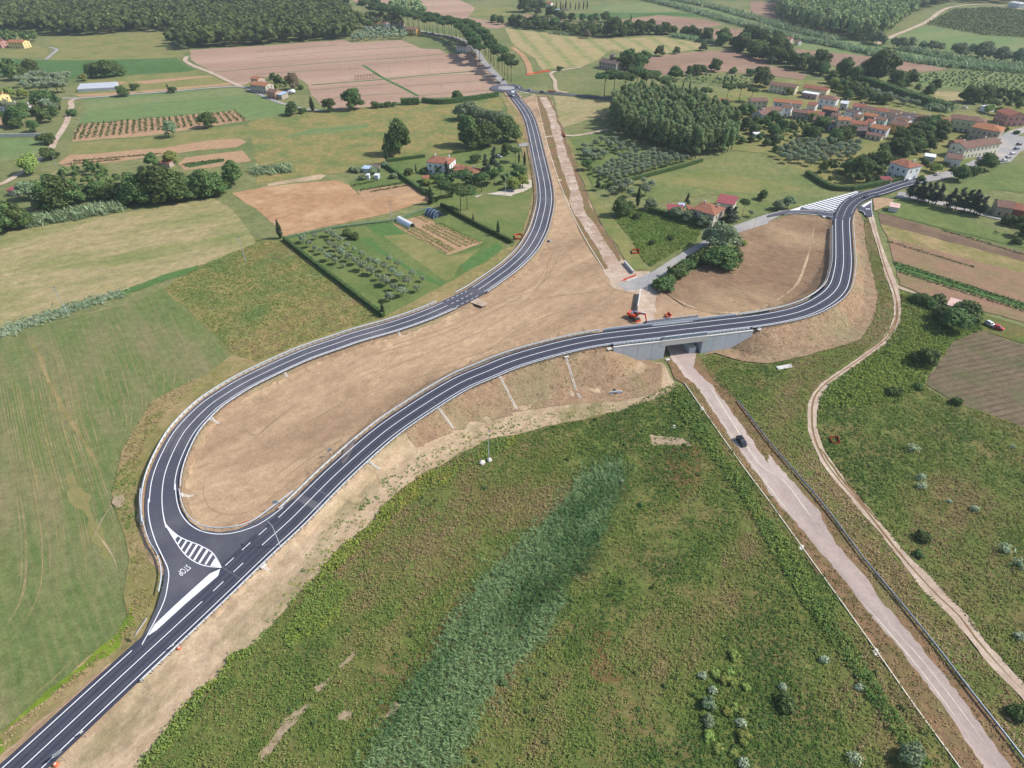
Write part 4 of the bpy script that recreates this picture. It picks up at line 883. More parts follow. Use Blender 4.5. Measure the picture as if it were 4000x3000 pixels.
# corner rails of the stop junction
def rail_spec(spec, label, z=1.2, spacing=2.25):
    L = smooth_line(pts(spec, z), 1.0)
    L[:, 2] = [road_z(p[0], p[1]) - BZ - 0.05 for p in L]
    return guardrail(L, 0.01, label, spacing=spacing)
rail_spec('02:1560,930 1580,1040 1630,1150 1720,1225 1830,1258 1960,1262 2080,1245 2212,1195 12:110,1120 230,1035 330,960', 'guardrail rounding the inner corner by the teardrop')
rail_spec('02:1228,930 1222,1030 1240,1170 1300,1370 1370,1490 1400,1590 1405,1659 03:1400,60 1380,150', 'guardrail rounding the outer corner by the stop lettering')
# kerb stones
def kerb(L, off, label, i0, i1, w=0.3, h=0.16):
    Ls = L[i0:i1]; V, F = wall_ribbon(Ls, off, BZ - 0.3, BZ + h, w)
    return tag(add('kerb', big_mesh('kerb', V, F, M['curbstone'])), label, None, None, 'structure')
kerb(RD2, 5.4, 'pale kerb along the field side of the link road', near_idx(RD2, P(640, 2035)), near_idx(RD2, P(1735, 1205)))
kerb(RD1, 5.5, 'pale kerb along the inner edge of the main road', near_idx(RD1, P(1150, 2020)), iWL)
kerb(RD1, 5.5, 'pale kerb along the inside of the loop', iWR, near_idx(RD1, P(3292, 900)), 0.4)
# abandoned carriageway: kerb line and old guardrail
KL = smooth_line(pts('22:1490,0 1640,215 2010,740 2212,1010 32:280,1400 33:560,130 930,650 1300,1180 1650,1659 1720,1760'), 1.5)
def kerb_line(L, label, w, h, mat):
    V, F = wall_ribbon(L, 0, -0.05, h, w); L2 = V; L2[:, 2] += np.tile(terr(L), 4)
    return tag(add('kerb', big_mesh('kerb', L2, F, mat)), label, None, None, 'structure')
kerb_line(KL, 'thin pale kerb along the abandoned carriageway', 0.22, 0.45, M['curbstone'])
OLDG = smooth_line(pts('22:1945,155 2212,510 32:470,1060 830,1540 33:930,0 1400,570 1700,960 2212,1620 2330,1790'), 1.5)
OLDG[:, 2] = -0.25
M['oldsteel'] = plain('weathered_steel', C(150, 160, 178), 0.4, metal=0.5, var=0.15, scale=1)
og = guardrail(OLDG, 0.01, 'old dark guardrail along the abandoned carriageway', spacing=4.5, height=0.75, deep=0.5)
for ch in og.children:
    if ch.name.startswith('beam'): ch.data.materials[0] = M['oldsteel']
SG1 = smooth_line(pts('20:205,830 300,1230 440,1659 21:540,230 640,420 805,690'), 2)
kerb_line(SG1, 'thin pale kerb on the link road side of the dirt strip', 0.3, 0.35, M['curbstone'])
SG2 = smooth_line(pts('20:320,830 450,1170 640,1659 21:840,400 965,590'), 2)
kerb_line(SG2, 'dark shallow ditch edge on the orchard side of the dirt strip', 0.5, 0.25, plain('ditch_edge', C(110, 92, 72), 0.9))
TR = smooth_line(pts('03:760,1659 1150,1240 1650,750 2212,175 12:0,1800 560,1290 1080,800 1500,560 1720,440 2212,290 22:300,190 860,160'), 2)
_tr = TR.copy(); 
kerb_line(TR, 'low earth lip along the sandy track', 0.7, 0.30, M['sand'])
KT = smooth_line(pts('02:2000,230 1850,440 1740,620 1700,800 1700,950 1750,1100 1830,1150 1920,1170 2100,1140 2180,1110'), 2)
kerb_line(KT, 'dark drainage furrow round the teardrop infield', 0.55, 0.22, plain('furrow', C(112, 84, 60), 0.95))
# concrete drain chutes down the slope
def chute(a, b, label):
    a, b = Vector(a), Vector(b); root = empty('drain_chute', a, 0, label, 'drain', 'concrete drain chutes')
    d = b - a; s = Vector((-d.y, d.x, 0)).normalized(); n = 8
    for sgn in (-1, 1):
        V, F = [], []
        for i in range(n + 1):
            p = a.lerp(b, i / n); p = Vector((p.x, p.y, max(tz(p), 0) + 0.12 if 0 < i else tz(p) + 0.15))
            for e, h in ((0.12, 0.0), (0.12, 0.3), (0.32, 0.3), (0.32, 0.0)): V.append(p + s * (sgn * e) + Vector((0, 0, h)) - a)
        for i in range(n):
            for j in range(4): F.append((4 * i + j, 4 * i + (j + 1) % 4, 4 * i + 4 + (j + 1) % 4, 4 * i + 4 + j))
        add('channel_side', mesh_of('channel_side', V, F, M['concrete_pale']), root)
    MB().box(0, 0, 0.05, 1.5, 0.7, 0.35, math.atan2(s.y, s.x)).part('inlet', M['concrete_pale'], root, loc=(0, 0, 0.1))
for n, (a, b, z) in enumerate([((2212.5, 1396), (2266.7, 1558.8), 7.0), ((1953, 1475), (2020, 1602), 6.1), ((1711, 1597), (1773, 1683), 4.6), ((1435, 1804), (1488, 1846), 3.0), ((1030, 2213), (1056.5, 2234.6), 1.1)]):
    chute(P(*a, z), P(*b, 0), 'pale concrete drain chute down the outer slope, ' + nth(n + 1) + ' from the bridge')
for n, (sp, z) in enumerate([('11:1228,1208 1250,1242', 1.0), ('11:235,1545 268,1585', 1.2), ('02:1825,305 1888,325', 1.2), ('02:1570,965 1665,945', 1.2)]):
    a, b = pts(sp, z); b.z = 0; chute(a, b, 'short white drain chute inside the link road, ' + nth(n + 1) + ' from the olive garden')
# freestanding concrete walls in the work yard
def slab_wall(a, b, h, th, label, mat='concrete', name='concrete_wall', panels=4):
    a, b = Vector(a), Vector(b); root = empty(name, a, math.atan2(b.y - a.y, b.x - a.x), label, 'wall'); L = (b - a).length
    for i in range(panels):
        MB().box((i + 0.5) * L / panels, 0, h / 2, L / panels - 0.04, th, h).part('panel', M[mat], root)
    MB().box(L / 2, 0, h + 0.06, L + 0.1, th + 0.1, 0.12).part('coping', M['concrete_pale'], root)
    return root
slab_wall(T('21', 1105, 885), T('21', 1080, 1035), 2.6, 0.35, 'freestanding grey concrete wall behind the excavator')
jb = empty('barrier_row', T('21', 985, 770), 0, 'row of white concrete barriers with orange netting in the work yard', 'barrier')
a, b = T('21', 985, 775), T('21', 1080, 740); d = (b - a); rz = math.atan2(d.y, d.x)
bar = MB().prism([(-0.3, 0), (0.3, 0), (0.24, 0.25), (0.1, 0.5), (0.09, 1.0), (-0.09, 1.0), (-0.1, 0.5), (-0.24, 0.25)], 'x', -d.length / 10 + 0.03, d.length / 10 - 0.03)
bme = bar.mesh('barrier', M['concrete_pale'])
for i in range(5): add('barrier', bme, jb, a + d * ((i + 0.5) / 5) - Vector(jb.location), (0, 0, rz))
MB().box(0, 0, 0.6, d.length * 1.2, 0.06, 1.3).part('netting', M['orangenet'], jb, loc=a + d * 0.4 - Vector(jb.location) + Vector((-0.3, 0.9, 0)), rot=(0, 0, rz))
a, b = T('21', 970, 620), T('21', 1045, 710)
slab_wall(a, b, 1.6, 0.5, 'grey low concrete wall at the end of the dirt strip', panels=3)
def net(spec, label, h=1.1):
    q = pts(spec); c = q[0]; root = empty('safety_netting', c, 0, label, 'netting')
    for i in range(len(q) - 1):
        d = q[i + 1] - q[i]
        V = []; n = 5
        for k in range(n + 1):
            p = q[i].lerp(q[i + 1], k / n) - c; hh = h * R.uniform(0.7, 1.05); w = Vector((R.uniform(-.12, .12), R.uniform(-.12, .12), 0))
            V += [p + Vector((0.02, 0, 0.02)), p + w + Vector((0, 0, hh)), p + w + Vector((0.05, 0.03, hh)), p + Vector((0.07, 0.03, 0.02))]
        F = [(4 * k + j, 4 * k + (j + 1) % 4, 4 * k + 4 + (j + 1) % 4, 4 * k + 4 + j) for k in range(n) for j in range(4)]
        add('net', mesh_of('net', V, F, M['orangenet']), root)
    pm = MB().tube((0, 0, 0), (0, 0, h + 0.15), 0.04).mesh('stake', M['dullsteel'])
    for p in q: add('stake', pm, root, p - c)
net('21:1320,1090 1345,1055 1375,1080 1360,1105 1322,1092', 'orange safety netting round a pit beside the bridge', 1.4)
net('21:25,380 60,372 92,378 85,415 25,415 25,380', 'orange netting beside the lawn at the link road', 1.2)
net('21:1035,510 1095,505 1100,535 1040,540 1035,510', 'orange netting in the grass by the bramble field', 1.2)
net('32:530,470 600,465 615,520 545,515 530,470', 'orange netting round a hole beside the dirt path', 1.0)
net('20:120,650 200,635 330,615 ', 'orange netting across the reddish dirt track', 1.5)
net('20:310,795 370,800', 'orange netting at the far road bend', 1.6)
net('20:435,1165 460,1190', 'orange netting at the track crossing', 2.0)
net('02:2070,1215 2180,1180 2212,1172', 'long orange netting at the tip of the teardrop', 0.5)
# culvert heads, manholes, boulders
def culvert(p, rz, label, w=4.5, h=1.5):
    root = empty('culvert_head', p, rz, label, 'culvert')
    MB().prism([(-w / 2, 0), (-0.6, 0), (-0.6, 0.8), (0.6, 0.8), (0.6, 0), (w / 2, 0), (w / 2, h * 0.8), (w / 2 - 0.8, h), (-w / 2 + 0.8, h), (-w / 2, h * 0.8)], 'y', -0.15, 0.15).part('headwall', M['concrete'], root)
    MB().tube((0, 0.1, 0.4), (0, 2.0, 0.4), 0.5, k=10).part('pipe', plain('pipe_dark', C(40, 38, 36), 0.9), root)
culvert(T('22', 895, 90), 0.1, 'grey concrete culvert head at the foot of the dry slope')
culvert(T('21', 320, 432), 2.6, 'small concrete culvert head beside the link road curve', 2.4, 1.2)
def slabs(p, rz, label, n=2):
    root = empty('concrete_slab', p, rz, label, 'slab')
    MB().box(0, 0, 0.12, 1.6, 1.1, 0.24, taper=0.95).part('slab', M['concrete_pale'], root); MB().box(0.5, 0.3, 0.28, 0.7, 0.6, 0.1).part('cover', M['concrete_pale'], root)
for (t, x, y, z, lb) in [('21', 840, 1357, 7.0, 'white inlet slab at the teardrop-side wing wall'), ('21', 2135, 1187, 6.6, 'white inlet slab at the loop-side wing wall'), ('32', 290, 1420, 0.05, 'white manhole frame in the kerb by the bend'), ('33', 930, 662, 0.05, 'white manhole frame in the long pale kerb'), ('22', 1638, 218, 0.1, 'white manhole frame nearest the bridge'), ('22', 1395, 375, 0.1, 'white plastic drum-like slab in the weeds'), ('21', 1345, 1450, 0.1, 'white slab at the mouth of the underpass')]:
    slabs(T(t, x, y, z), 0.4, lb)
cover = empty('tin_sheet', T('31', 140, 1520), 0.25, 'loose corrugated grey sheet lying in the weeds', 'sheet')
V, F = [], []
for i in range(15):
    x = -3 + i * 0.43; z = 0.35 + 0.08 * (i % 2)
    V += [(x, -0.8, z), (x, 0.8, z + 0.3), (x, 0.8, z + 0.27), (x, -0.8, z - 0.03)]
for i in range(14):
    for j in range(4): F.append((4 * i + j, 4 * i + (j + 1) % 4, 4 * i + 4 + (j + 1) % 4, 4 * i + 4 + j))
add('corrugated_panel', mesh_of('corrugated_panel', V, F, M['concrete_pale']), cover)
MB().box(0, 0, 0.15, 4.5, 0.2, 0.2).part('batten', M['dullsteel'], cover)
def rock(p, r, label, seed):
    bm = bmesh.new(); bmesh.ops.create_icosphere(bm, subdivisions=2, radius=r); rr = random.Random(seed)
    for v in bm.verts: v.co *= rr.uniform(0.8, 1.12); v.co.z *= 0.8
    me = bpy.data.meshes.new('boulder'); bm.to_mesh(me); bm.free(); me.materials.append(plain('limestone', C(216, 208, 196), 0.9, var=0.15))
    tag(add('boulder', me, None, (p.x, p.y, p.z + r * 0.55)), label, 'boulder')
rock(T('12', 1955, 690), .95, 'pale boulder beside the lamp post in the weeds', 3)
rock(T('12', 2018, 665), 0.8, 'pale boulder at the foot of the lamp post', 5)
# ------------------------------------------------------------------ trees: a trunk with limbs and a crown of leaf clumps
M['bark'] = plain('bark', C(96, 80, 66), 0.9, var=0.2, scale=2)
M['leaf'] = leafmat('broad_leaves', C(58, 80, 44, 1.0), C(112, 130, 74, 1.0))
M['leafl'] = leafmat('light_leaves', C(112, 134, 60, 1.0), C(164, 172, 98, 1.0))
M['leafo'] = leafmat('olive_leaves', C(102, 118, 88, 1.0), C(162, 172, 140, 1.0), 0.15)
M['leafs'] = leafmat('silver_leaves', C(98, 118, 82, 1.0), C(154, 166, 128, 1.0), 0.15)
M['leafp'] = leafmat('pine_needles', C(58, 84, 50, 1.0), C(104, 126, 72, 1.0), 0.15)
M['leafc'] = leafmat('cypress_leaves', C(44, 60, 42, 1.0), C(76, 94, 60, 1.0), 0.15)
M['leafk'] = leafmat('conifer_needles', C(54, 66, 56, 1.0), C(88, 98, 80, 1.0), 0.15)
M['leafpop'] = leafmat('poplar_leaves', C(92, 114, 70, 1.0), C(150, 164, 112, 1.0), 0.12)
M['leafr'] = leafmat('reddish_leaves', C(110, 98, 74, 1.0), C(150, 136, 104, 1.0), 0.15)
M['cane'] = leafmat('cane_leaves', C(104, 128, 88, 1.0), C(168, 182, 140, 1.0), 0.1)

_ico = {}
def ico(sub):
    if sub not in _ico:
        bm = bmesh.new(); bmesh.ops.create_icosphere(bm, subdivisions=sub, radius=1.0)
        bm.verts.ensure_lookup_table()
        _ico[sub] = (np.array([tuple(v.co) for v in bm.verts]), np.array([[v.index for v in f.verts] for f in bm.faces])); bm.free()
    return _ico[sub]
def leaf_cloud(lobes, n, size, rng, up=0.25, core=0.72, sub=1, elong=1.3):
    """leaf quads scattered over lobes [(centre, radii)] plus dark inner volumes -> quads (V,F,tint)"""
    lob = np.array([tuple(c) + tuple(r) for c, r in lobes]); area = (lob[:, 3:].prod(1)) ** (2 / 3)
    k = rng.choice(len(lob), n, p=area / area.sum())
    d = rng.normal(size=(n, 3)); d /= np.linalg.norm(d, axis=1)[:, None]
    d[:, 2] = np.where(d[:, 2] < -0.35, -d[:, 2], d[:, 2])
    rr = rng.uniform(0.78, 1.08, n)[:, None]
    c = lob[k, :3] + d * lob[k, 3:] * rr
    nrm = d + rng.normal(scale=0.55, size=(n, 3)); nrm[:, 2] += up; nrm /= np.linalg.norm(nrm, axis=1)[:, None]
    t = np.cross(nrm, rng.normal(size=(n, 3))); t /= np.linalg.norm(t, axis=1)[:, None]; b = np.cross(nrm, t)
    s = size * rng.uniform(0.6, 1.25, n)[:, None]
    V = np.stack([c - t * s * elong / 2 - b * s * .30, c + t * s * .1 - b * s / 2, c + t * s * elong / 2 + b * s * .2, c - t * s * .1 + b * s / 2], 1).reshape(-1, 3)
    F = np.arange(4 * n).reshape(-1, 4)
    tint = np.clip(rng.normal(0.5, 0.27, n), 0, 1)
    if core:
        iv, ifc = ico(sub)
        for q in lob:
            p = q[:3] + iv * q[3:] * core * rng.uniform(0.85, 1.1, (len(iv), 1))
            F = np.concatenate([F, np.c_[ifc, ifc[:, 2]][:, [0, 1, 2, 2]] + len(V)]); V = np.concatenate([V, p]); tint = np.r_[tint, np.full(len(ifc), 0.3)]
    return V, F, tint
def cloud_mesh(name, V, F, tint, mat):
    tri = F[:, 2] == F[:, 3]
    me = bpy.data.meshes.new(name)
    lens = np.where(tri, 3, 4); loops = np.concatenate([f[:3] if t else f for f, t in zip(F, tri)]) if tri.any() else F.ravel()
    me.vertices.add(len(V)); me.vertices.foreach_set('co', np.asarray(V, np.float32).ravel())
    me.loops.add(len(loops)); me.loops.foreach_set('vertex_index', loops.astype(np.int32))
    me.polygons.add(len(F)); me.polygons.foreach_set('loop_start', np.r_[0, np.cumsum(lens)[:-1]].astype(np.int32))
    at = me.attributes.new('tint', 'FLOAT', 'FACE'); at.data.foreach_set('value', tint.astype(np.float32))
    me.materials.append(mat); me.update(calc_edges=True); me.validate()
    return me
def trunk_mesh(h, r, limbs, rng, top=0.55, lean=0.0):
    mb = MB(); p = Vector((0, 0, -0.2)); 
    n = 3
    for i in range(n):
        q = Vector((lean * (i + 1) / n + rng.uniform(-.12, .12), rng.uniform(-.12, .12), h * top * (i + 1) / n))
        mb.tube(p, q, r * (1 - 0.22 * i), r * (1 - 0.22 * (i + 1)), 7, cap=(i == 0)); p = q
    for k in range(limbs):
        a = 2 * math.pi * (k + rng.uniform(0, .5)) / max(1, limbs)
        mb.tube(p - Vector((0, 0, h * 0.1 * (k % 2))), p + Vector((math.cos(a) * h * .2, math.sin(a) * h * .2, h * rng.uniform(.15, .28))), r * .45, r * .18, 5, cap=False)
    return mb.mesh('trunk', M['bark'], True)
PROTO = {}
def proto(kind, variants, fn):
    PROTO[kind] = []
    for i in range(variants):
        rng = np.random.default_rng(hash(kind) % 1000 * 0 + sum(map(ord, kind)) + 17 * i)
        PROTO[kind].append(fn(rng))
def broad(mat, size=0.75, n=1800):
    def fn(rng):
        lobes = [((0, 0, 6.4), (4.2, 4.2, 4.2))]
        for k in range(13):
            a = 2.4 * k + rng.uniform(0, 1); z = rng.uniform(2.4, 9.8); rr = rng.uniform(2.6, 4.4) * (1 if z < 7.5 else .55); s = rng.uniform(1.5, 2.6) * (1.1 if z < 8 else .85)
            lobes.append(((math.cos(a) * rr, math.sin(a) * rr, z), (s, s, s * .85)))
        V, F, t = leaf_cloud(lobes, n, size, rng, core=0.8)
        return trunk_mesh(12, 0.32, 5, rng, 0.45), cloud_mesh('crown', V, F, t, M[mat]), 11.6, 11.0
    return fn
proto('broad', 5, broad('leaf')); proto('light', 2, broad('leafl')); proto('silver', 3, broad('leafs')); proto('red', 1, broad('leafr'))
def poplar_fn(rng):
    lobes = [((0, 0, 12), (1.8, 1.8, 6.5))]
    for k in range(9):
        a = rng.uniform(0, 6.28); z = 4.5 + k * 1.6; r = 1.5 * math.sin(math.pi * min(1, (z - 2) / 19)) + .3
        lobes.append(((math.cos(a) * r, math.sin(a) * r, z), (1.3, 1.3, 2.0)))
    V, F, t = leaf_cloud(lobes, 1100, 0.62, rng, up=0.1)
    return trunk_mesh(20, 0.22, 3, rng, 0.6), cloud_mesh('crown', V, F, t, M['leafpop']), 20.0, 6.0
proto('poplar', 4, poplar_fn)
def olive_fn(rng):
    lobes = [((0, 0, 2.7), (1.3, 1.3, 1.0))]
    for k in range(6):
        a = 6.28 * (k + rng.uniform(0, .6)) / 6; rr = rng.uniform(.7, 1.3); lobes.append(((math.cos(a) * rr, math.sin(a) * rr, rng.uniform(1.9, 3.3)), (.75, .75, .65)))
    V, F, t = leaf_cloud(lobes, 620, 0.30, rng, core=0.6)
    return trunk_mesh(3.6, 0.14, 4, rng, 0.35), cloud_mesh('crown', V, F, t, M['leafo']), 3.9, 4.2
proto('olive', 4, olive_fn)
def upine_fn(rng):
    lobes = [((0, 0, 13.4), (4.6, 4.6, 1.9))]
    for k in range(11):
        a = 6.28 * (k + rng.uniform(0, .7)) / 11; rr = rng.uniform(3.0, 4.8); lobes.append(((math.cos(a) * rr, math.sin(a) * rr, rng.uniform(12.2, 14.0)), (2.1, 2.1, 1.35)))
    V, F, t = leaf_cloud(lobes, 1700, 0.62, rng, up=0.4, core=0.85)
    return trunk_mesh(14, 0.30, 6, rng, 0.78), cloud_mesh('crown', V, F, t, M['leafp']), 15.2, 12.0
proto('umbrella', 4, upine_fn)
def cyp_fn(rng):
    lobes = [((0, 0, z), (w, w, 1.5)) for z, w in ((1.3, .62), (2.8, .85), (4.3, .85), (5.8, .72), (7.3, .52), (8.6, .3))]
    V, F, t = leaf_cloud(lobes, 520, 0.34, rng, core=0.85)
    return trunk_mesh(9, 0.13, 0, rng, 0.3), cloud_mesh('crown', V, F, t, M['leafc']), 9.8, 1.9
proto('cypress', 3, cyp_fn)
def conifer_fn(rng):
    lobes = []
    for k in range(16):
        z = 2.5 + k * 0.62; r = 2.6 * (1 - (z - 2) / 11.5) + .25; a = rng.uniform(0, 6.28); lobes.append(((math.cos(a) * r * .55, math.sin(a) * r * .55, z), (r * .62 + .25, r * .62 + .25, .75)))
    V, F, t = leaf_cloud(lobes, 1000, 0.5, rng, up=0.1, core=0.65)
    return trunk_mesh(12, 0.22, 0, rng, 0.85), cloud_mesh('crown', V, F, t, M['leafk']), 12.8, 5.2
proto('conifer', 3, conifer_fn)
def bush(mat):
    def fn(rng):
        lobes = [((0, 0, 1.1), (1.5, 1.5, 1.2))]
        for k in range(6):
            a = rng.uniform(0, 6.28); rr = rng.uniform(.7, 1.5); s = rng.uniform(.6, 1.0); lobes.append(((math.cos(a) * rr, math.sin(a) * rr, rng.uniform(.6, 1.9)), (s, s, s * .9)))
        V, F, t = leaf_cloud(lobes, 560, 0.36, rng)
        return trunk_mesh(1.6, 0.12, 3, rng, 0.4), cloud_mesh('crown', V, F, t, M[mat]), 2.7, 4.2
    return fn
proto('bush', 3, bush('leaf')); proto('bushl', 2, bush('leafl')); proto('bushs', 2, bush('leafs'))
NM = {'broad': ('broadleaf_tree', 'tree'), 'light': ('broadleaf_tree', 'tree'), 'silver': ('willow_tree', 'tree'), 'red': ('broadleaf_tree', 'tree'), 'poplar': ('poplar_tree', 'tree'), 'olive': ('olive_tree', 'tree'), 'umbrella': ('umbrella_pine', 'tree'), 'cypress': ('cypress_tree', 'tree'), 'conifer': ('conifer_tree', 'tree'), 'bush': ('shrub', 'shrub'), 'bushl': ('shrub', 'shrub'), 'bushs': ('shrub', 'shrub')}
def tree(kind, p, h, label, w=None, group=None):
    i = R.randrange(len(PROTO[kind])); tm, cm, H0, W0 = PROTO[kind][i]
    if kind in ('broad', 'light', 'silver', 'bush', 'bushs', 'olive'): h = h * 1.12; w = w * 1.05 if w else None
    k = h / H0; kw = (w / W0) if w else k * R.uniform(1.0, 1.22)
    p = on_land(p)
    root = empty(NM[kind][0], p, R.uniform(0, 6.28), label, NM[kind][1], group, (kw, kw * R.uniform(.94, 1.06), k))
    add('trunk', tm, root); add('crown', cm, root)
    return root
def trees(kind, spec, hs, base, group, words='from the left', jit=0.12, w=None):
    """a run of trees; base is the label with {} for the place in the run"""
    q = pts(spec) if isinstance(spec, str) else list(spec)
    q = [(p, hs[n % len(hs)] if isinstance(hs, (list, tuple)) else hs) for n, p in enumerate(q)]
    if isinstance(spec, str) or 'from the left' in base:      # scattered trees are counted from the left of the picture
        q.sort(key=lambda a: px_of(a[0])); base = base.split('{}')[0].rstrip(' ,') + ', {} from the left'
    for n, (p, h) in enumerate(q):
        tree(kind, p, h * R.uniform(1 - jit, 1 + jit), base.format(nth(n + 1)), w, group)
def px_of(p): return p[0] / (p[1] * CT + CAMH * ST)
# --- olive garden in the hedged plot
OG = '11:410,440 520,415 465,480 515,512 570,540 635,388 685,420 735,452 635,482 695,512 795,495 855,525 745,565 920,572 635,598 690,625 805,600 865,630 985,605 925,680 1045,650 1000,718 1110,685 1160,615 1225,655 1060,765 1180,722 1125,808 1245,770 1360,740 1315,815 1195,858 1395,868 1270,905 1155,945'
trees('olive', OG, [4.0, 3.6, 3.8, 3.2, 3.0, 4.0, 4.3], 'silver-grey olive tree in the hedged garden, {} counted from the cypress corner', 'olive trees of the hedged garden')
tree('olive', T('11', 760, 655), 2.2, 'spindly young olive among the garden rows', group='olive trees of the hedged garden')
tree('olive', T('11', 1440, 775), 2.6, 'thin young olive at the end of the dark strip', group='olive trees of the hedged garden')
tree('bush', T('11', 790, 375), 3.2, 'dark fruit tree on a white trunk at the top of the olive garden')
tree('bush', T('11', 845, 405), 3.2, 'second dark fruit tree beside the top olives')
tree('cypress', T('11', 215, 400), 9.6, 'leaning dark cypress at the corner of the olive garden', 3.2)
tree('cypress', T('11', 1100, 1065), 6.0, 'small dark cypress at the roadside end of the long hedge', 1.9)
tree('cypress', T('11', 1878, 272), 5.5, 'slim cypress on the lawn, the smaller of two')
tree('cypress', T('11', 2092, 375), 7.6, 'slim cypress on the lawn, the taller of two', 2.1)
# --- hedges
HEDGE = {}
def hedge(spec, w, h, label, mat='leaf', dens=9, group='clipped hedges'):
    q = pts(spec); L = smooth_line(q, 1.0); L[:, 2] = terr(L)
    c = L[len(L) // 2].copy()
    n = len(L); rng = np.random.default_rng(n)
    V, F = wall_ribbon(L, 0, 0.0, h * 0.9, w * 0.8); V = V - c
    F4 = F; t = np.full(len(F), 0.2)
    tot = int(n * dens); i = rng.integers(0, n, tot); nr = normals(L)
    side = rng.uniform(-1, 1, tot); up = rng.uniform(0.05, 1.0, tot); face = rng.integers(0, 3, tot)
    o = np.where(face == 0, side, np.sign(side)) * w / 2; z = np.where(face == 0, h * rng.uniform(.92, 1.06, tot), up * h)
    cc = np.c_[L[i, :2] + nr[i] * o[:, None] + rng.uniform(-.5, .5, (tot, 2)), L[i, 2] + z] - c
    d = np.c_[nr[i] * np.where(face == 0, 0, np.sign(side))[:, None], np.where(face == 0, 1.0, 0.3)] + rng.normal(scale=.4, size=(tot, 3)); d /= np.linalg.norm(d, axis=1)[:, None]
    tt = np.cross(d, rng.normal(size=(tot, 3))); tt /= np.linalg.norm(tt, axis=1)[:, None]; b = np.cross(d, tt); s = 0.42 * rng.uniform(.6, 1.3, tot)[:, None] * max(1, h / 2.5)
    Q = np.stack([cc - tt * s * .6 - b * s * .3, cc - b * s * .5, cc + tt * s * .6 + b * s * .2, cc + b * s * .5], 1).reshape(-1, 3)
    F = np.concatenate([F4, np.arange(4 * tot).reshape(-1, 4) + len(V)]); V = np.concatenate([V, Q]); t = np.r_[t, np.clip(rng.normal(.5, .25, tot), 0, 1)]
    o = add('hedge', big_mesh('hedge', V, F, M[mat], t), None, tuple(c))
    return tag(o, label, 'hedge', group)
hedge('11:245,418 500,620 800,850 1105,1085', 1.6, 2.2, 'long dark hedge along the field side of the olive garden')
hedge('11:1600,125 1900,290 2212,445', 1.6, 2.3, 'dark clipped hedge between the lawn and the vegetable plot')
hedge('11:250,405 600,330 920,285 1180,250 1480,150', 1.6, 1.2, 'low loose hedge along the orange stubble field', 'leafs')
hedge('10:1095,1425 1250,1530 1470,1690', 1.8, 2.4, 'dark hedge on the allotment side of the villa')
hedge('10:1145,1400 1460,1360', 1.8, 2.2, 'hedge behind the white villa')
hedge('10:1700,1330 1990,1285', 1.8, 1.8, 'bright hedge on the meadow side of the villa garden')
hedge('11:1490,110 1600,60 1700,45', 1.6, 2.0, 'hedge at the foot of the villa pines')
hedge('20:0,1500 90,1540', 2.2, 2.0, 'thick clipped hedge near the white gravel drive')
hedge('20:10,1440 110,1480', 2.2, 2.0, 'second clipped hedge near the white gravel drive')
hedge('20:780,1630 1050,1560 1420,1465 1640,1400', 1.8, 2.4, 'hedge along the lower edge of the olive orchard')
hedge('21:1180,170 1400,230 1660,310', 3.0, 3.2, 'overgrown hedge before the red-roofed house', 'leaf', 14)
hedge('30:330,1510 560,1640 720,1650', 3.0, 3.0, 'tall dark hedge at the bend of the village garden', 'leaf', 14)
hedge('30:720,1650 900,1615 1150,1560', 3.0, 3.0, 'tall dark hedge along the village street', 'leaf', 14)
hedge('10:1255,905 1410,900', 5.0, 5.0, 'bushy hedgerow block below the wheat field', 'leaf', 20)
hedge('10:1440,885 1600,900 1800,880 2090,835', 3.5, 4.0, 'long bushy hedgerow below the wheat field', 'leaf', 16)
hedge('30:740,690 1000,780 1250,870 1560,960', 7.0, 6.0, 'dark hedgerow along the road behind the village', 'leaf', 22)
hedge('20:1140,850 1300,870', 3.0, 3.0, 'dark hedge beside the far road bend', 'leaf', 12)
# --- around the villa
tree('broad', T('10', 1245, 1330), 21, 'tall broad tree standing alone in the wild meadow', 15)
tree('broad', T('10', 1160, 1342), 13, 'smaller tree under the tall one in the wild meadow', 9)
tree('cypress', T('10', 1132, 1412), 12, 'slim cypress at the back corner of the villa garden', 2.4)
tree('broad', T('10', 1830, 1262), 19, 'large tree at the edge of the meadow behind the villa', 16)
tree('broad', T('10', 1895, 1275), 13, 'round tree next to the large one behind the villa')
tree('broad', T('10', 2000, 1260), 15, 'dark tree between the villa and the link road bend')
tree('broad', T('10', 2170, 1215), 15, 'tall dark tree nearest the link road bend')
trees('silver', '10:1760,1030 1800,1037 1850,1032 1900,1045 1960,1058 2010,1065 2060,1085 2105,1090 2150,1100', [9, 10, 11, 10], 'grey-green willow in the thicket by the link road, {} from the meadow side', 'willow thicket by the link road')
trees('umbrella', '11:1600,20 1650,60 1770,170 1825,150 1560,-10 20:30,1400', [9, 10, 13, 12, 9, 9], 'umbrella pine in the villa garden, {} in the clump', 'umbrella pines of the villa')
trees('umbrella', '10:1790,1620 1950,1659 2060,1600 1900,1659', [9, 10, 8, 9], 'low umbrella pine before the villa terrace, {} from the house corner', 'umbrella pines of the villa')
trees('conifer', '10:1990,1520 2060,1470 1650,1530 1470,1560', [15, 14, 10, 6], 'dark conifer beside the villa, {} from the link road', 'conifers of the villa')
tree('cypress', T('11', 1515, 105), 10, 'dark cypress beside the villa pines and the tilled plot', 3.2)
tree('cypress', T('20', 60, 1412), 8, 'slim cypress by the link road, the left of the pair'); tree('cypress', T('20', 108, 1432), 9, 'slim cypress by the link road, the right of the pair')
tree('light', T('20', 15, 1640), 7, 'light green round tree at the gravel drive, garden side'); tree('light', T('20', 92, 1622), 7, 'light green round tree at the mouth of the gravel drive')
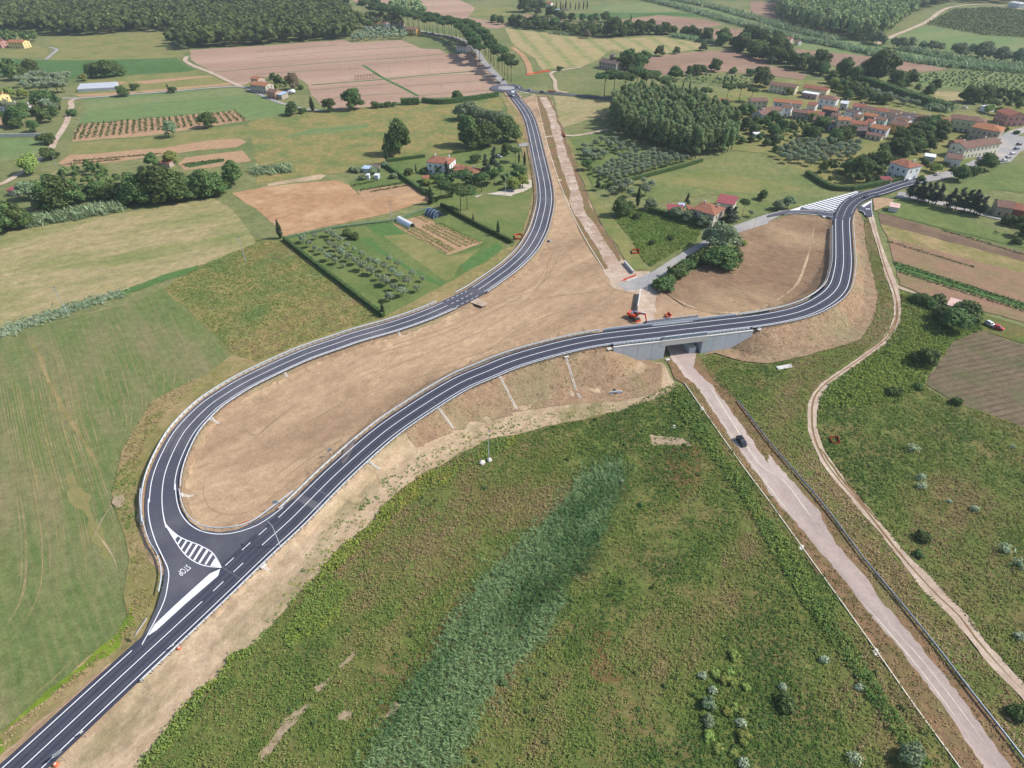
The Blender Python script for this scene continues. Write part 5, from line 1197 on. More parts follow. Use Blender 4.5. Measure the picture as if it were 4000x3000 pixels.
tree('bushl', T('10', 1480, 1600), 4, 'yellow-green shrub by the villa outbuilding'); tree('bush', T('10', 1460, 1500), 3.5, 'round shrub beside the villa wall'); tree('cypress', T('10', 1385, 1500), 6, 'slim cypress on the villa lawn')
tree('bush', T('10', 1320, 1510), 4, 'dark shrub on the villa lawn'); tree('bush', T('20', 60, 1480), 3, 'round clipped bush between the two hedges'); tree('bush', T('10', 1900, 1400), 5, 'leafy shrub behind the villa annexe'); tree('broad', T('10', 2160, 1340), 7, 'round tree by the side lane')
trees('bushs', '10:830,1480 880,1490 1010,1500 1050,1480 930,1550 1190,1540 1120,1440', [3, 3.5, 3.5], 'grey-green garden shrub in the allotment, {} from the stubble field', 'allotment shrubs')
# --- wheat field edge and stone farmhouse
tree('cypress', T('10', 492, 962), 11, 'narrow dark tree at the lower corner of the wheat field', 4.5)
tree('broad', T('10', 320, 992), 9, 'round dark tree where the lane leaves the clover field'); tree('bush', T('10', 400, 978), 4, 'small bush beside the lane'); tree('broad', T('10', 640, 962), 9, 'round tree at the end of the country lane', 11)
tree('broad', T('10', 850, 946), 15, 'big round tree on the lower edge of the wheat field', 16)
trees('bush', '10:1035,932 1085,928 1140,925 1192,918', [4.5, 3, 4.5, 3], 'dark bush on the wheat field edge, {} from the big round tree', 'bushes on the wheat field edge')
tree('broad', T('10', 1740, 872), 8, 'tree rising from the long hedgerow'); tree('red', T('10', 335, 775), 14, 'brownish flat-topped tree beside the stone farmhouse', 12)
trees('broad', '10:200,740 150,690 260,750', [8, 6, 5], 'farmyard tree behind the orange roofs, {} of three', 'farmyard trees'); trees('bushl', '10:180,760 120,750', [4, 3], 'pale farmyard shrub, {} by the stone house', 'farmyard shrubs'); tree('bush', T('10', 390, 770), 4, 'leafy shrub before the silver tank')
# --- left plots
trees('broad', '00:800,670 875,668 950,665 1025,655', [13, 14, 14, 12], 'dark tree in the clump before the broad green crop, {} in line', 'clump before the green crop')
trees('olive', '00:200,755 260,725 330,705 400,695 470,715 440,755 520,728 585,700 550,745 500,795 370,745 310,760 240,790 350,790 420,800 560,800', [9, 8, 9], 'grey olive in the grove by the lane, {} planted', 'olive grove by the lane', jit=.1)
trees('broad', '00:140,690 290,650 230,680', [12, 14, 10], 'dark tree behind the lane olives, {} of three', 'trees behind the lane olives')
tree('broad', T('00', 1065, 832), 8, 'round bush-like tree on the grey lane', 10); tree('bush', T('00', 1165, 775), 5, 'round bush among the tilled strips'); tree('conifer', T('00', 1465, 806), 8, 'small dark conifer on the grey lane'); tree('bush', T('00', 1500, 800), 5, 'bush beside the small conifer'); tree('light', T('00', 735, 697), 6, 'yellowish tree beside the glass tunnels')
tree('broad', T('00', 1808, 1100), 10, 'round green tree beside the shrub rows'); tree('silver', T('00', 1500, 1182), 10, 'grey-green tree with a wide shadow in the strip meadow', 10)
tree('light', T('00', 290, 1495), 11, 'bright yellow-green tree by the country lane', 12); tree('bush', T('00', 440, 1375), 7, 'dark bush at the lane bend'); tree('cypress', T('00', 520, 950), 13, 'tall cypress by the lane corner', 4); tree('bush', T('00', 425, 1240), 7, 'leafy bush inside the lane bend'); tree('bush', T('00', 630, 1000), 5, 'bush at the lane gate')
trees('broad', '00:330,900 420,930 330,1000 230,1010 150,1110 100,1090 200,1090 310,1140 460,900 480,1000 400,1060', [10, 12, 8, 9, 7], 'garden tree near the white-walled houses, {} counted downhill', 'garden trees by the lane'); trees('light', '00:100,850 210,850', [8, 7], 'pale green garden tree by the yellow house, {} of two', 'pale garden trees')
trees('olive', '00:430,960 500,980 60,960 130,970', [8, 7], 'olive by the white-walled houses, {} of four', 'house olives')
# tree row above the hay meadow
trees('broad', '01:-40,330 60,325 140,310 220,300', [15, 14, 12, 9], 'dark tree starting the row above the hay meadow, {} in line', 'tree row above the hay meadow')
trees('broad', '01:480,150 570,140 660,120', [16, 17, 14], 'dark tree in the middle clump above the hay meadow, {} in line', 'tree row above the hay meadow')
trees('broad', '01:870,60 960,70 1060,75 1150,95', [10, 9, 11, 10], 'mid-height tree between the clumps above the hay meadow, {} in line', 'tree row above the hay meadow')
trees('broad', '01:1230,90 1320,85 1430,80 1510,75 1590,65', [14, 16, 18, 16, 12], 'large dark tree in the right clump above the hay meadow, {} in line', 'tree row above the hay meadow')
trees('broad', '01:1700,45 1790,30 1860,25', [10, 14, 12], 'dark tree near the end of the row, {} in line', 'tree row above the hay meadow')
tree('broad', T('00', 2030, 1600), 13, 'round dark tree at the right end of the row', 13); tree('broad', T('00', 1330, 1445), 8, 'green tree behind the row, by the small hut'); tree('light', T('00', 1490, 1420), 8, 'yellow-green tree behind the row'); tree('silver', T('01', 260, 60), 9, 'drooping grey-green tree behind the left end of the row', 11); tree('broad', T('00', 900, 1570), 6, 'dark tree beside the blue-green bed')
tree('bush', T('01', 1900, 35), 5, 'shrub at the corner of the orange stubble')
# --- umbrella pine avenue: two rows
av = offset(AVENUE, 7.5); av2 = offset(AVENUE, -7.5)
def row_along(L, start, stop, gap):
    s = np.r_[0, np.cumsum(np.linalg.norm(np.diff(L[:, :2], axis=0), axis=1))]
    return [Vector((np.interp(u, s, L[:, 0]) + R.uniform(-1, 1), np.interp(u, s, L[:, 1]) + R.uniform(-1, 1), 0)) for u in np.arange(start, min(stop, s[-1]), gap)]
trees('umbrella', row_along(av, 112, 720, 12.5), [21, 22, 19], 'umbrella pine on the wheat side of the avenue, {} from the roundabout', 'umbrella pine avenue', w=14)
trees('umbrella', row_along(av2, 30, 720, 12.5), [21, 22, 19], 'umbrella pine on the hay side of the avenue, {} from the roundabout', 'umbrella pine avenue', w=14)
trees('umbrella', '20:795,832 875,838 965,862 1065,842 1150,822 1310,845 1190,800', [20, 19, 21, 21, 19, 15, 17], 'tall umbrella pine in the row by the far road, {} from the roundabout', 'umbrella pines by the far road', w=17)
# --- poplar grove
gp = pts('20:815,1075 1000,1200 1300,1330 1640,1385 1890,1315 1950,1190 1720,1010 1400,900 1100,900 900,960')
u = (T('20', 1640, 1385) - T('20', 1000, 1200)).normalized(); vv = Vector((-u.y, u.x, 0)); o0 = T('20', 1000, 1200)
row = 0
for j in range(0, 30):
    cnt = 0
    for i in range(-14, 26):
        q = o0 + u * (i * 6.3) + vv * (j * 6.8) + Vector((R.uniform(-.8, .8), R.uniform(-.8, .8), 0))
        if inside(gp, [(q.x, q.y)])[0]:
            if cnt == 0: row += 1
            cnt += 1
            tree('poplar', q, 18 * R.uniform(.8, 1.2), 'poplar in the dense grove, {} in the {} row from the olive orchard'.format(nth(cnt), nth(row)), R.uniform(6.4, 8.0), 'dense poplar grove')
# --- olive orchard left of the grove
oq = pts('20:690,1520 790,1440 1050,1340 1250,1345 1560,1395 1330,1460 1050,1530 860,1590')
u = (T('20', 1560, 1395) - T('20', 860, 1580)).normalized(); vv = Vector((-u.y, u.x, 0)); o0 = T('20', 700, 1540); k = 0
for j in range(-3, 14):
    cnt = 0
    for i in range(-4, 28):
        q = o0 + u * (i * 5.0) + vv * (j * 5.2) + Vector((R.uniform(-.6, .6), R.uniform(-.6, .6), 0))
        if inside(oq, [(q.x, q.y)])[0]:
            if cnt == 0: k += 1
            cnt += 1; tree('olive', q, 4.4 * R.uniform(.85, 1.15), 'olive tree in the grey orchard, {} in the {} row from the lower hedge'.format(nth(cnt), nth(k)), 5.0, 'grey olive orchard')
trees('olive', '20:620,1340 660,1350 700,1345 740,1350 780,1345 640,1375 690,1385 740,1380 790,1370 850,1290 890,1270 930,1300 960,1270 900,1320 950,1330 1010,1330 1040,1290 880,1240 820,1260 660,1420 700,1400 620,1290 720,1260 770,1240', [4.6, 4.2, 5], 'olive tree near the wooden pole, {} in the loose upper group', 'upper olives near the pole')
trees('olive', '20:900,1630 960,1620 1000,1640 1130,1600 1200,1630 21:860,30 950,10 1020,40 1150,30', [5, 4.5, 5.5], 'olive tree outside the orchard hedge, {} along the meadow', 'olives outside the hedge')
tree('conifer', T('20', 738, 1645), 9, 'dark conifer at the corner of the olive orchard'); tree('cypress', T('21', 1082, 130), 12, 'tall cypress by the farm track', 3); tree('broad', T('20', 650, 1470), 6, 'dark tree on the orchard track')
# --- around the red-roofed house and the old road
tree('broad', T('21', 930, 205), 9, 'round dark tree at the edge of the bramble field', 10); tree('broad', T('21', 1010, 175), 6, 'dark tree behind the bramble field'); tree('silver', T('21', 1190, 155), 6, 'silvery shrub tree by the garden hedge'); tree('conifer', T('21', 1510, 115), 7, 'dark conifer behind the garden shed')
tree('conifer', T('21', 1850, 275), 10, 'dark conifer at the corner of the red-roofed house', 7); tree('conifer', T('21', 1910, 250), 8, 'second dark conifer by the red-roofed house', 6); tree('silver', T('21', 1650, 300), 6, 'silvery tree in the hedge by the old road'); tree('silver', T('21', 1520, 260), 6, 'grey-green tree in the middle of the hedge'); tree('silver', T('21', 1410, 235), 6, 'grey-green tree at the start of the hedge')
tree('umbrella', T('21', 1985, 222), 10, 'thin leaning pine beside the old road', 5.5); tree('olive', T('21', 2060, 215), 3.5, 'small olive on the roadside lawn'); tree('broad', T('21', 2160, 65), 5, 'small tree on the roadside lawn')
tree('silver', T('21', 1790, 520), 13, 'large silvery willow between the old road and the infield', 15); tree('silver', T('21', 1700, 480), 9, 'smaller willow leaning to the old road', 9)
tree('broad', T('21', 1800, 635), 8.5, 'low dark spreading tree at the edge of the infield', 15); tree('broad', T('21', 1880, 610), 7, 'dark bushy tree on the infield edge', 11)
trees('bush', '21:1650,600 1610,615 1570,625 1530,655 1490,660 1450,700 1440,730 1400,745 1370,775 1340,790 1310,830 1290,845', [5, 4.5, 5, 3.5, 4], 'green bush in the row along the old road, {} from the willow', 'bush row along the old road')
tree('bush', T('21', 1208, 455), 2.4, 'round bush in the bramble field'); tree('bush', T('21', 1368, 412), 2.4, 'second round bush in the bramble field'); tree('bush', T('21', 1080, 230), 3, 'wide bush at the top of the bramble field'); tree('bushl', T('21', 1995, 460), 2.5, 'small bush on the brown infield')
trees('silver', '31:80,155 165,140 120,120', [5, 6, 4], 'silvery shrub in the bright meadow, {} of three', 'meadow shrubs')
# --- right fields
trees('bush', '31:1260,945 1310,960 1360,975 1400,1000 1440,985', [4, 4.5, 4], 'bush in the row below the ploughed strip, {} from the dirt path', 'bush row by the tin shed')
tree('broad', T('31', 1690, 1085), 7, 'dark spreading tree in front of the tin shed', 11); tree('broad', T('31', 1570, 1190), 8, 'dark tree below the tin shed', 12); tree('broad', T('31', 1490, 1110), 6, 'dark bushy tree left of the tin shed', 9); tree('broad', T('31', 1350, 1490), 6, 'dark lone tree beside the ploughed field', 9)
trees('bush', '32:1080,90 1290,45 1620,170', [3, 2, 2.5], 'dark bush on the edge of the ploughed field, {} of three', 'bushes by the ploughed field')
tree('bush', T('31', 2060, 280), 5, 'dark bush behind the paddock shed', 8); tree('bush', T('31', 2170, 300), 6, 'large dark bush at the paddock corner', 8); tree('broad', T('31', 2200, 390), 7, 'tree at the edge of the paddock by the horses'); tree('bush', T('31', 2140, 445), 3, 'low bush below the horses')
trees('conifer', '31:1225,50 1285,70 1335,80 1385,92 1440,112 1545,142 1615,157 1685,175 1740,182 1772,192 1822,205', [10, 11, 11, 12, 11, 12, 12, 13, 12, 11, 12], 'dark pine in the row beyond the side junction, {} from the junction', 'dark pine row by the village street', w=6.5)
tree('broad', T('30', 1640, 1560), 9, 'dark tree on the street opposite the long house'); tree('broad', T('30', 1865, 1470), 10, 'dark round tree by the parked cars', 11); tree('bush', T('30', 1775, 1505), 5, 'bush between the two street trees')
# grey shrubs near the lower right
tree('bushs', T('33', 1200, 1580), 4.2, 'large grey-green round shrub beside the long pale kerb', 5.2)
tree('bushs', T('23', 1690, 1120), 2.6, 'grey-green shrub among the lime shrubs', 3.2); tree('bushs', T('23', 1690, 1270), 1.8, 'low grey-green shrub below the lime shrubs', 3)
trees('bushl', '23:1915,700 1750,860 1880,840 1830,900 1900,920 2020,970 1930,1160 1990,1190 1850,1180 1700,1400 1770,1500 1990,1440 2000,1380 1910,1540', [1.5, 1.3, 1.6], 'lime green shrub in the foreground thicket, {} from the top', 'lime green foreground shrubs', jit=.2)
trees('bush', '32:1330,1340 33:2150,1210 32:1290,1480 33:150,1120', [2.6, 2.5, 1.5], 'dark low shrub in the path-side weeds, {} of four', 'low dark shrubs')
# --- ruin, tree bands and far trees
trees('broad', '20:880,590 940,600 1010,600 1080,595 1140,560 1110,540 1000,560', [10, 11, 13, 13, 12, 10, 14], 'tree crowding the ruined farmhouse, {} from its tower', 'trees by the ruined farmhouse')
for (x, y, h, k, lb) in [(1270, 485, 10, 'broad', 'round tree at the corner of the brown stubble'), (1420, 466, 7, 'broad', 'small round tree on the stubble edge'), (1650, 437, 8, 'broad', 'dark round tree on the field boundary'), (1400, 682, 11, 'broad', 'upright tree before the brown stubble'), (1530, 652, 8, 'broad', 'wide tree on the stubble edge, first of three'), (1585, 650, 9, 'broad', 'wide tree on the stubble edge, second of three'), (1640, 642, 8, 'broad', 'wide tree on the stubble edge, third of three'), (1750, 617, 11, 'broad', 'tall tree breaking the stubble edge'), (1910, 632, 5, 'bush', 'bush below the brown stubble'), (2060, 652, 6, 'bush', 'bush beside the vine plots'), (2140, 742, 15, 'broad', 'tall dark tree at the edge of the village'), (640, 332, 10, 'red', 'brownish tree at the head of the striped hay'), (880, 315, 20, 'broad', 'tall dark tree above the striped hay'), (1022, 225, 14, 'cypress', 'dark upright tree in the pinkish stubble'), (410, 610, 4, 'bush', 'bush where the farm track bends')]:
    tree(k, T('20', x, y), h, lb)
trees('cypress', '20:1825,742 1888,742 1360,855 1392,845 1408,832 1465,822 1525,812 1345,860', [8, 8, 10, 9, 9, 10, 11, 8], 'dark cypress behind the pink house, {} of the scattered eight', 'cypresses of the upper village')
trees('umbrella', '20:1660,905 1850,882 1960,872 2060,880', [13, 14, 13, 12], 'umbrella pine over the upper village houses, {} from the pink house', 'umbrella pines of the upper village')
def band(kind, spec, n, hs, label, group, spread=4):
    L = smooth_line(pts(spec), 5); s = np.r_[0, np.cumsum(np.linalg.norm(np.diff(L[:, :2], axis=0), axis=1))]
    q = [Vector((np.interp(t, s, L[:, 0]) + R.uniform(-spread, spread), np.interp(t, s, L[:, 1]) + R.uniform(-spread, spread), 0)) for t in np.linspace(0, s[-1], n)]
    trees(kind, q, hs, label, group, jit=.2)
band('broad', '10:2110,200 20:0,215 200,235 450,265 650,300 900,305', 30, [9, 11, 8, 12], 'tree in the dark band above the striped hay, {} from the avenue', 'dark tree band above the hay', 9)
band('broad', '20:940,290 1080,300 1250,295 1340,300', 11, [11, 13, 12], 'bushy tree in the clump above the hay, {} from the tall tree', 'clump above the hay')
band('broad', '20:1370,290 1560,315 1700,335', 9, [9, 10, 8], 'tree along the little canal, {} from the clump', 'canal trees')
band('broad', '20:240,130 360,155 500,180 640,195 800,190', 12, [10, 9, 12], 'tree behind the narrow brown field, {} in line', 'trees behind the narrow field', 6)
band('broad', '20:1760,370 1880,400 1990,440 2100,470 2212,520 30:100,540 300,600 500,640 700,700', 34, [13, 11, 14, 12], 'dark tree in the belt behind the village, {} from the stubble corner', 'tree belt behind the village', 9)
band('broad', '20:2000,340 2120,360 2212,380 30:120,440 60,480', 12, [14, 15, 12], 'dark tree in the small wood by the pink-roofed farm, {} in line', 'small wood by the farm', 10)
band('broad', '20:90,105 140,98 190,95 235,90', 5, [18, 20, 17], 'tall dark tree beside the far white house, {} of five', 'trees by the far white house', 2)
band('cypress', '20:380,95 460,88 540,88 640,82', 9, [13, 14, 12], 'cypress in the line by the far sheds, {} in line', 'cypress line by the far sheds', 2)
band('silver', '30:890,370 1020,402 1080,412 1200,425 1300,425 1420,442 1530,455 1640,480', 11, [10, 12, 11], 'greyish willow below the green slope, {} in line', 'willows below the green slope', 4)
band('silver', '30:1760,485 1880,505 1960,525 2050,540 2190,560', 8, [12, 13, 11], 'greyish willow by the vine plots, {} in line', 'willows by the vine plots', 4)
tree('broad', T('30', 945, 700), 26, 'huge round tree at the edge of the brown field', 27)
trees('broad', '30:820,660 880,690', [14, 13], 'dark tree leaning on the huge round one, {} of two', 'neighbours of the huge tree'); trees('broad', '30:1090,755 1150,740 1210,735 1120,790 1380,830 1440,780', [13, 12, 12, 9, 9, 9], 'dark tree before the vine plots, {} in the group', 'trees before the vine plots')
trees('broad', '30:1710,885 1780,890 1860,875', [13, 12, 13], 'dark round tree by the salmon house, {} of three', 'trees by the salmon house')
band('broad', '30:1950,820 2080,850 2230,880', 8, [6, 7, 6], 'hedgerow tree behind the salmon house, {} in line', 'hedgerow behind the salmon house', 3)
# village greenery
ac = pts('30:860,1345 1000,1240 1150,1160 1300,1075 1490,1085 1530,1180 1500,1260 1330,1335 1050,1390')
bb = np.array([(p.x, p.y) for p in ac])
qs = [Vector((R.uniform(bb[:, 0].min(), bb[:, 0].max()), R.uniform(bb[:, 1].min(), bb[:, 1].max()), 0)) for _ in range(400)]
trees('broad', [q for q in qs if inside(ac, [(q.x, q.y)])[0]][:44], [7, 8, 9, 7.5], 'acacia in the green thicket amid the village, {} from the left', 'green thicket amid the village')
ol = pts('30:60,1330 300,1250 520,1230 800,1270 820,1340 620,1400 380,1440 120,1420 40,1370'); c = 0
bb = np.array([(p.x, p.y) for p in ol])
gxs = np.arange(bb[:, 0].min(), bb[:, 0].max(), 6.0); gys = np.arange(bb[:, 1].min(), bb[:, 1].max(), 6.5)
qs = [Vector((x_ + R.uniform(-1, 1), y_ + R.uniform(-1, 1), 0)) for y_ in gys for x_ in gxs]
trees('olive', [q for q in qs if inside(ol, [(q.x, q.y)])[0]], [4.3, 5.0, 5.5], 'olive in the grove below the village, {} from the left', 'olive grove below the village', w=6.0)
trees('broad', '30:760,1545 950,1455 690,1500 860,1500', [13, 12, 8, 7], 'dark garden tree before the white hip-roofed villa, {} of four', 'garden trees before the villa')
trees('broad', '30:40,1180 120,1140 200,1130 100,1080 30,1060 380,1210 440,1130 330,1180 60,1250 700,1190 640,1210 560,1250 490,1110 20:1900,1000 1830,960 1720,960 1980,1010 2050,990 2100,1080 2180,1100 1760,1040 2020,1120 2090,1160', [8, 9, 7, 6, 8], 'green tree between the lower village gardens, {} from the street', 'lower village garden trees')
trees('broad', '20:1980,1240 2060,1230 2130,1220 2190,1260 30:60,1310 150,1330', [5, 4.5, 5], 'low orchard tree beside the poplar grove, {} in line', 'orchard beside the grove')
trees('light', '30:380,1050 560,760 620,800 180,820 320,1240 500,1450 1450,1500 1990,1000 1900,980 1400,1480', [6, 8, 6, 6, 4, 5, 6, 7, 7, 5], 'light green garden tree in the village, {} of ten', 'light village trees')
trees('broad', '30:580,790 650,770 720,830 800,860 900,890 960,900 680,860 540,720 850,850 1000,900', [8, 7, 9, 7, 8], 'dark tree behind the village row houses, {} in line', 'trees behind the row houses')
trees('olive', '30:830,800 880,820 930,830 980,850 1030,860 1080,875 1130,890 1180,900 1230,910 1280,925 860,840 960,870 1060,900 1160,920', [5, 5.5, 5], 'olive behind the row houses, {} along the canal road', 'olives behind the row houses')
trees('bush', '30:1320,1560 1400,1440 1480,1460 1530,1440 1600,1480 1100,1400 960,1560 870,1580 1350,1420 2050,1130 2140,1160 1960,1210', [3, 2.6, 3.4], 'garden shrub along the village street, {} of twelve', 'street shrubs')
# --- reeds and cane
def clumps(name, poly, dens, size, mat, label, h=(0.5, 1.0), tall=1.0, quads=5, wild=0.6, zt=True, tintfn=None, lim=60000, seed=3):
    """ground cover of leaf clumps, too many to count"""
    rng = np.random.default_rng(seed)
    poly = pts(poly) if isinstance(poly, str) else poly
    pv = np.array([(p.x, p.y) for p in poly]); lo, hi = pv.min(0), pv.max(0)
    n = int(np.prod(hi - lo) * dens); n = min(n, lim * 3)
    q = rng.uniform(lo, hi, (n, 2)); q = q[inside(poly, q)][:lim]; n = len(q)
    if tall > 1: q = q + rng.normal(size=q.shape) * rng.choice([.5, 1.0, 2.6], (n, 1))
    z = terr(q) if zt else np.zeros(n)
    base = np.c_[q, z + 0.15]
    hh = rng.uniform(h[0], h[1], n)
    c = np.repeat(base, quads, 0); H = np.repeat(hh, quads); m = len(c)
    c = c + np.c_[rng.normal(scale=size * .45, size=(m, 2)), rng.uniform(0.1, 1.0, m) * H]
    d = rng.normal(size=(m, 3)) * (.75, .75, .5); d[:, 2] = np.abs(d[:, 2]) + (0.8 if tall <= 1 else .2); d /= np.linalg.norm(d, axis=1)[:, None]
    t = np.cross(d, rng.normal(size=(m, 3))); t /= np.linalg.norm(t, axis=1)[:, None]; b = np.cross(d, t)
    if tall > 1: t = t * 0.8 + np.array([-.2, 0, .75]) ; t /= np.linalg.norm(t, axis=1)[:, None]
    s = size * rng.uniform(.55, 1.2, m)[:, None]
    V = np.stack([c - t * s * tall * .5, c - b * s * .32 / tall ** .5, c + t * s * tall * .5, c + b * s * .32 / tall ** .5], 1).reshape(-1, 3)
    tint = np.repeat(tintfn(q, rng) if tintfn else np.clip(rng.normal(.5, .2, n), 0, 1), quads) + rng.normal(scale=.10, size=m)
    me = big_mesh(name, V, np.arange(4 * m).reshape(-1, 4), M[mat], np.clip(tint, 0, 1))
    return tag(add(name, me), label, None, None, 'stuff')
# ------------------------------------------------------------------ buildings
def roofmat(name, c, c2):
    if name in MATS: return MATS[name]
    m = field(name, c, c2, None, s1=0.5, fine=2.2, contrast=0.22, bump=0.4)
    return m
RF = {'brown': roofmat('brown_tiles', C(142, 112, 98), C(124, 98, 88)), 'orange': roofmat('orange_tiles', C(182, 128, 94), C(158, 110, 84)), 'red': roofmat('red_tiles', C(168, 112, 92), C(146, 98, 84)), 'grey': roofmat('grey_tiles', C(122, 106, 100), C(104, 92, 88)), 'terra': roofmat('terracotta_tiles', C(168, 116, 94), C(146, 102, 84)),
      'magenta': roofmat('red_sheet_roof', C(164, 92, 96), C(148, 84, 88)), 'white': plain('white_roof', C(226, 226, 228), 0.7, var=0.05), 'pinkwhite': roofmat('rusty_white_sheet', C(232, 206, 196), C(214, 170, 156)), 'blue': plain('pale_blue_roof', C(176, 196, 222), 0.6, var=0.08), 'dark': plain('dark_sheet', C(74, 84, 98), 0.6, var=0.1)}
WL = {}
def wallm(rgb):
    k = 'plaster_%d_%d_%d' % rgb
    return plain(k, C(*rgb), 0.9, var=0.08, scale=0.6)
M['glass'] = plain('window_glass', C(60, 66, 74), 0.25, var=0.1, spec=0.5)
M['shutter_g'] = plain('green_shutter', C(112, 150, 128), 0.7); M['shutter_b'] = plain('brown_shutter', C(96, 74, 60), 0.7); M['doorwood'] = plain('door_wood', C(110, 82, 62), 0.7)
M['timber'] = plain('timber', C(120, 100, 82), 0.85)
WIN = {}
def win_mesh(w, h, mat):
    k = (w, h, mat)
    if k not in WIN:
        mb = MB().box(0, 0, 0, w, 0.10, h); mb.box(0, 0.0, -h / 2 - 0.06, w + 0.25, 0.2, 0.1)
        WIN[k] = mb.mesh('window', M[mat])
    return WIN[k]
def house(p, q, W, e, wall, roof, label, kind='gable', rise=None, zr=None, win='glass', floors=None, chimneys=1, over=0.45, name='house', cat='house', door=True, extra=0.0):
    """p, q: photo points (tile,x,y) of the two ends of the ridge; W width, e eave height"""
    rise = rise if rise is not None else (W * 0.17 if kind != 'flat' else 0.25)
    zr = e + rise
    a, b = T(*p, zr), T(*q, zr)
    d = b - a; L = d.length; rz = math.atan2(d.y, d.x) - (0.16 if p[0] == '30' else 0); c = (a + b) / 2; c.z = 0
    if kind == 'hip': L = L + W * 0.62
    root = empty(name, c, rz, label, cat)
    w2, l2 = W / 2, L / 2
    wm = wallm(wall)
    mb = MB()
    if kind == 'gable':
        mb.prism([(-w2, -0.3), (w2, -0.3), (w2, e), (0, e + rise - 0.05), (-w2, e)], 'x', -l2, l2)
    else:
        mb.box(0, 0, e / 2 - 0.15, L, W, e + 0.3)
    mb.part('wall', wm, root)
    th = 0.22
    ro = None
    if kind == 'gable':
        s = rise / w2
        V, F = [], []
        for x in (-l2 - over, l2 + over):
            for (y, z) in ((-w2 - over, e - over * s), (0, e + rise), (w2 + over, e - over * s), (w2 + over, e - over * s + th), (0, e + rise + th), (-w2 - over, e - over * s + th)): V.append((x, y, z))
        F = [(0, 1, 7, 6), (1, 2, 8, 7), (2, 3, 9, 8), (3, 4, 10, 9), (4, 5, 11, 10), (5, 0, 6, 11), (0, 5, 4, 1), (1, 4, 3, 2), (6, 7, 10, 11), (7, 8, 9, 10)]
        me = mesh_of('roof', V, F, RF[roof]); bm = bmesh.new(); bm.from_mesh(me); bmesh.ops.recalc_face_normals(bm, faces=bm.faces); bm.to_mesh(me); bm.free()
        ro = add('roof', me, root)
    elif kind == 'hip':
        rl = max(0.3, l2 - w2 * 0.95)
        A = [(-l2 - over, -w2 - over, e), (l2 + over, -w2 - over, e), (l2 + over, w2 + over, e), (-l2 - over, w2 + over, e)]
        V = A + [(x, y, z + th) for x, y, z in A] + [(-rl, 0, e + rise + th), (rl, 0, e + rise + th)]
        F = [(3, 2, 1, 0), (0, 1, 5, 4), (1, 2, 6, 5), (2, 3, 7, 6), (3, 0, 4, 7), (4, 5, 9, 8), (5, 6, 9), (6, 7, 8, 9), (7, 4, 8)]
        ro = add('roof', mesh_of('roof', V, F, RF[roof]), root)
    elif kind == 'flat':
        ro = MB().box(0, 0, e + 0.12, L + over, W + over, 0.24).part('roof', RF[roof], root)
    elif kind == 'shed':
        V = [(-l2 - over, -w2 - over, e), (l2 + over, -w2 - over, e), (l2 + over, w2 + over, e + rise), (-l2 - over, w2 + over, e + rise)]
        mbb = MB().quadbox(V, [(x, y, z + .15) for x, y, z in V]); ro = mbb.part('roof', RF[roof], root)
    for k in range(chimneys):
        x = (-0.3 + 0.6 * k) * L if chimneys > 1 else 0.22 * L
        o = MB().box(0, 0, 0, 0.7, 0.6, 1.3).box(0, 0, 0.7, 0.9, 0.8, 0.15).part('chimney', wm, ro, loc=(x, 0.18 * W, e + rise * 0.75 + 0.5))
    floors = floors if floors is not None else max(1, int(e / 2.9))
    if win:
        for sd in (-1, 1):
            n = max(1, int(L / 3.4))
            for f in range(floors):
                zc = 1.55 + f * (e / floors)
                for i in range(n):
                    x = (i + 0.5) / n * (L - 1.2) - (L - 1.2) / 2
                    if door and f == 0 and i == n // 2 and sd == -1:
                        MB().box(0, 0, 0, 1.1, 0.12, 2.2).part('door', M['doorwood'], root, loc=(x, sd * w2, 1.1)); continue
                    add('window', win_mesh(0.95, 1.35, win), root, (x, sd * (w2 + 0.0), zc))
            m = max(1, int(W / 4.2))
            for f in range(floors):
                for i in range(m):
                    y = (i + 0.5) / m * (W - 1.5) - (W - 1.5) / 2
                    add('window', win_mesh(0.95, 1.35, win), root, (sd * l2, y, 1.55 + f * (e / floors)), (0, 0, math.pi / 2))
    return root
cream, yellow, white, pink, stone, ochre, grey, pale = (232, 220, 186), (238, 214, 150), (238, 238, 236), (222, 184, 168), (176, 164, 148), (226, 176, 98), (190, 188, 186), (220, 216, 206)
t3, t2, t1, t0 = '30', '20', '10', '00'
# the village
house((t3, 30, 706), (t3, 262, 728), 10, 6, cream, 'brown', 'long cream house with yellow gable at the back of the village')
house((t3, 320, 732), (t3, 535, 758), 9, 5, cream, 'red', 'cream house with bright red roof and small windows')
house((t3, 305, 792), (t3, 440, 808), 7, 4, (188, 158, 152), 'white', 'low pinkish building with a flat white roof', 'flat', chimneys=0)
house((t3, 500, 822), (t3, 575, 830), 11, 7, white, 'brown', 'white villa with brown hipped roof in the upper village', 'hip', win='glass')
house((t3, 60, 852), (t3, 300, 868), 9, 7, pale, 'orange', 'tall beige house under an orange-brown roof')
house((t3, -50, 935), (t3, 95, 918), 9, 5.5, white, 'brown', 'white house with brown roof at the lower end')
house((t3, 228, 940), (t3, 350, 952), 8, 5, stone, 'brown', 'low stone house beside the barn, teardrop side')
house((t3, 350, 955), (t3, 490, 968), 8, 5, pale, 'red', 'low house with reddish roof in the middle terrace')
house((t3, 490, 915), (t3, 615, 932), 8, 6, (98, 96, 102), 'orange', 'dark-walled barn with patched orange roof')
house((t3, 745, 890), (t3, 850, 900), 9, 6.5, pale, 'red', 'house with reddish roof at the start of the long terrace')
house((t3, 690, 935), (t3, 800, 955), 8, 7, white, 'grey', 'white gabled house turning its gable to the gardens')
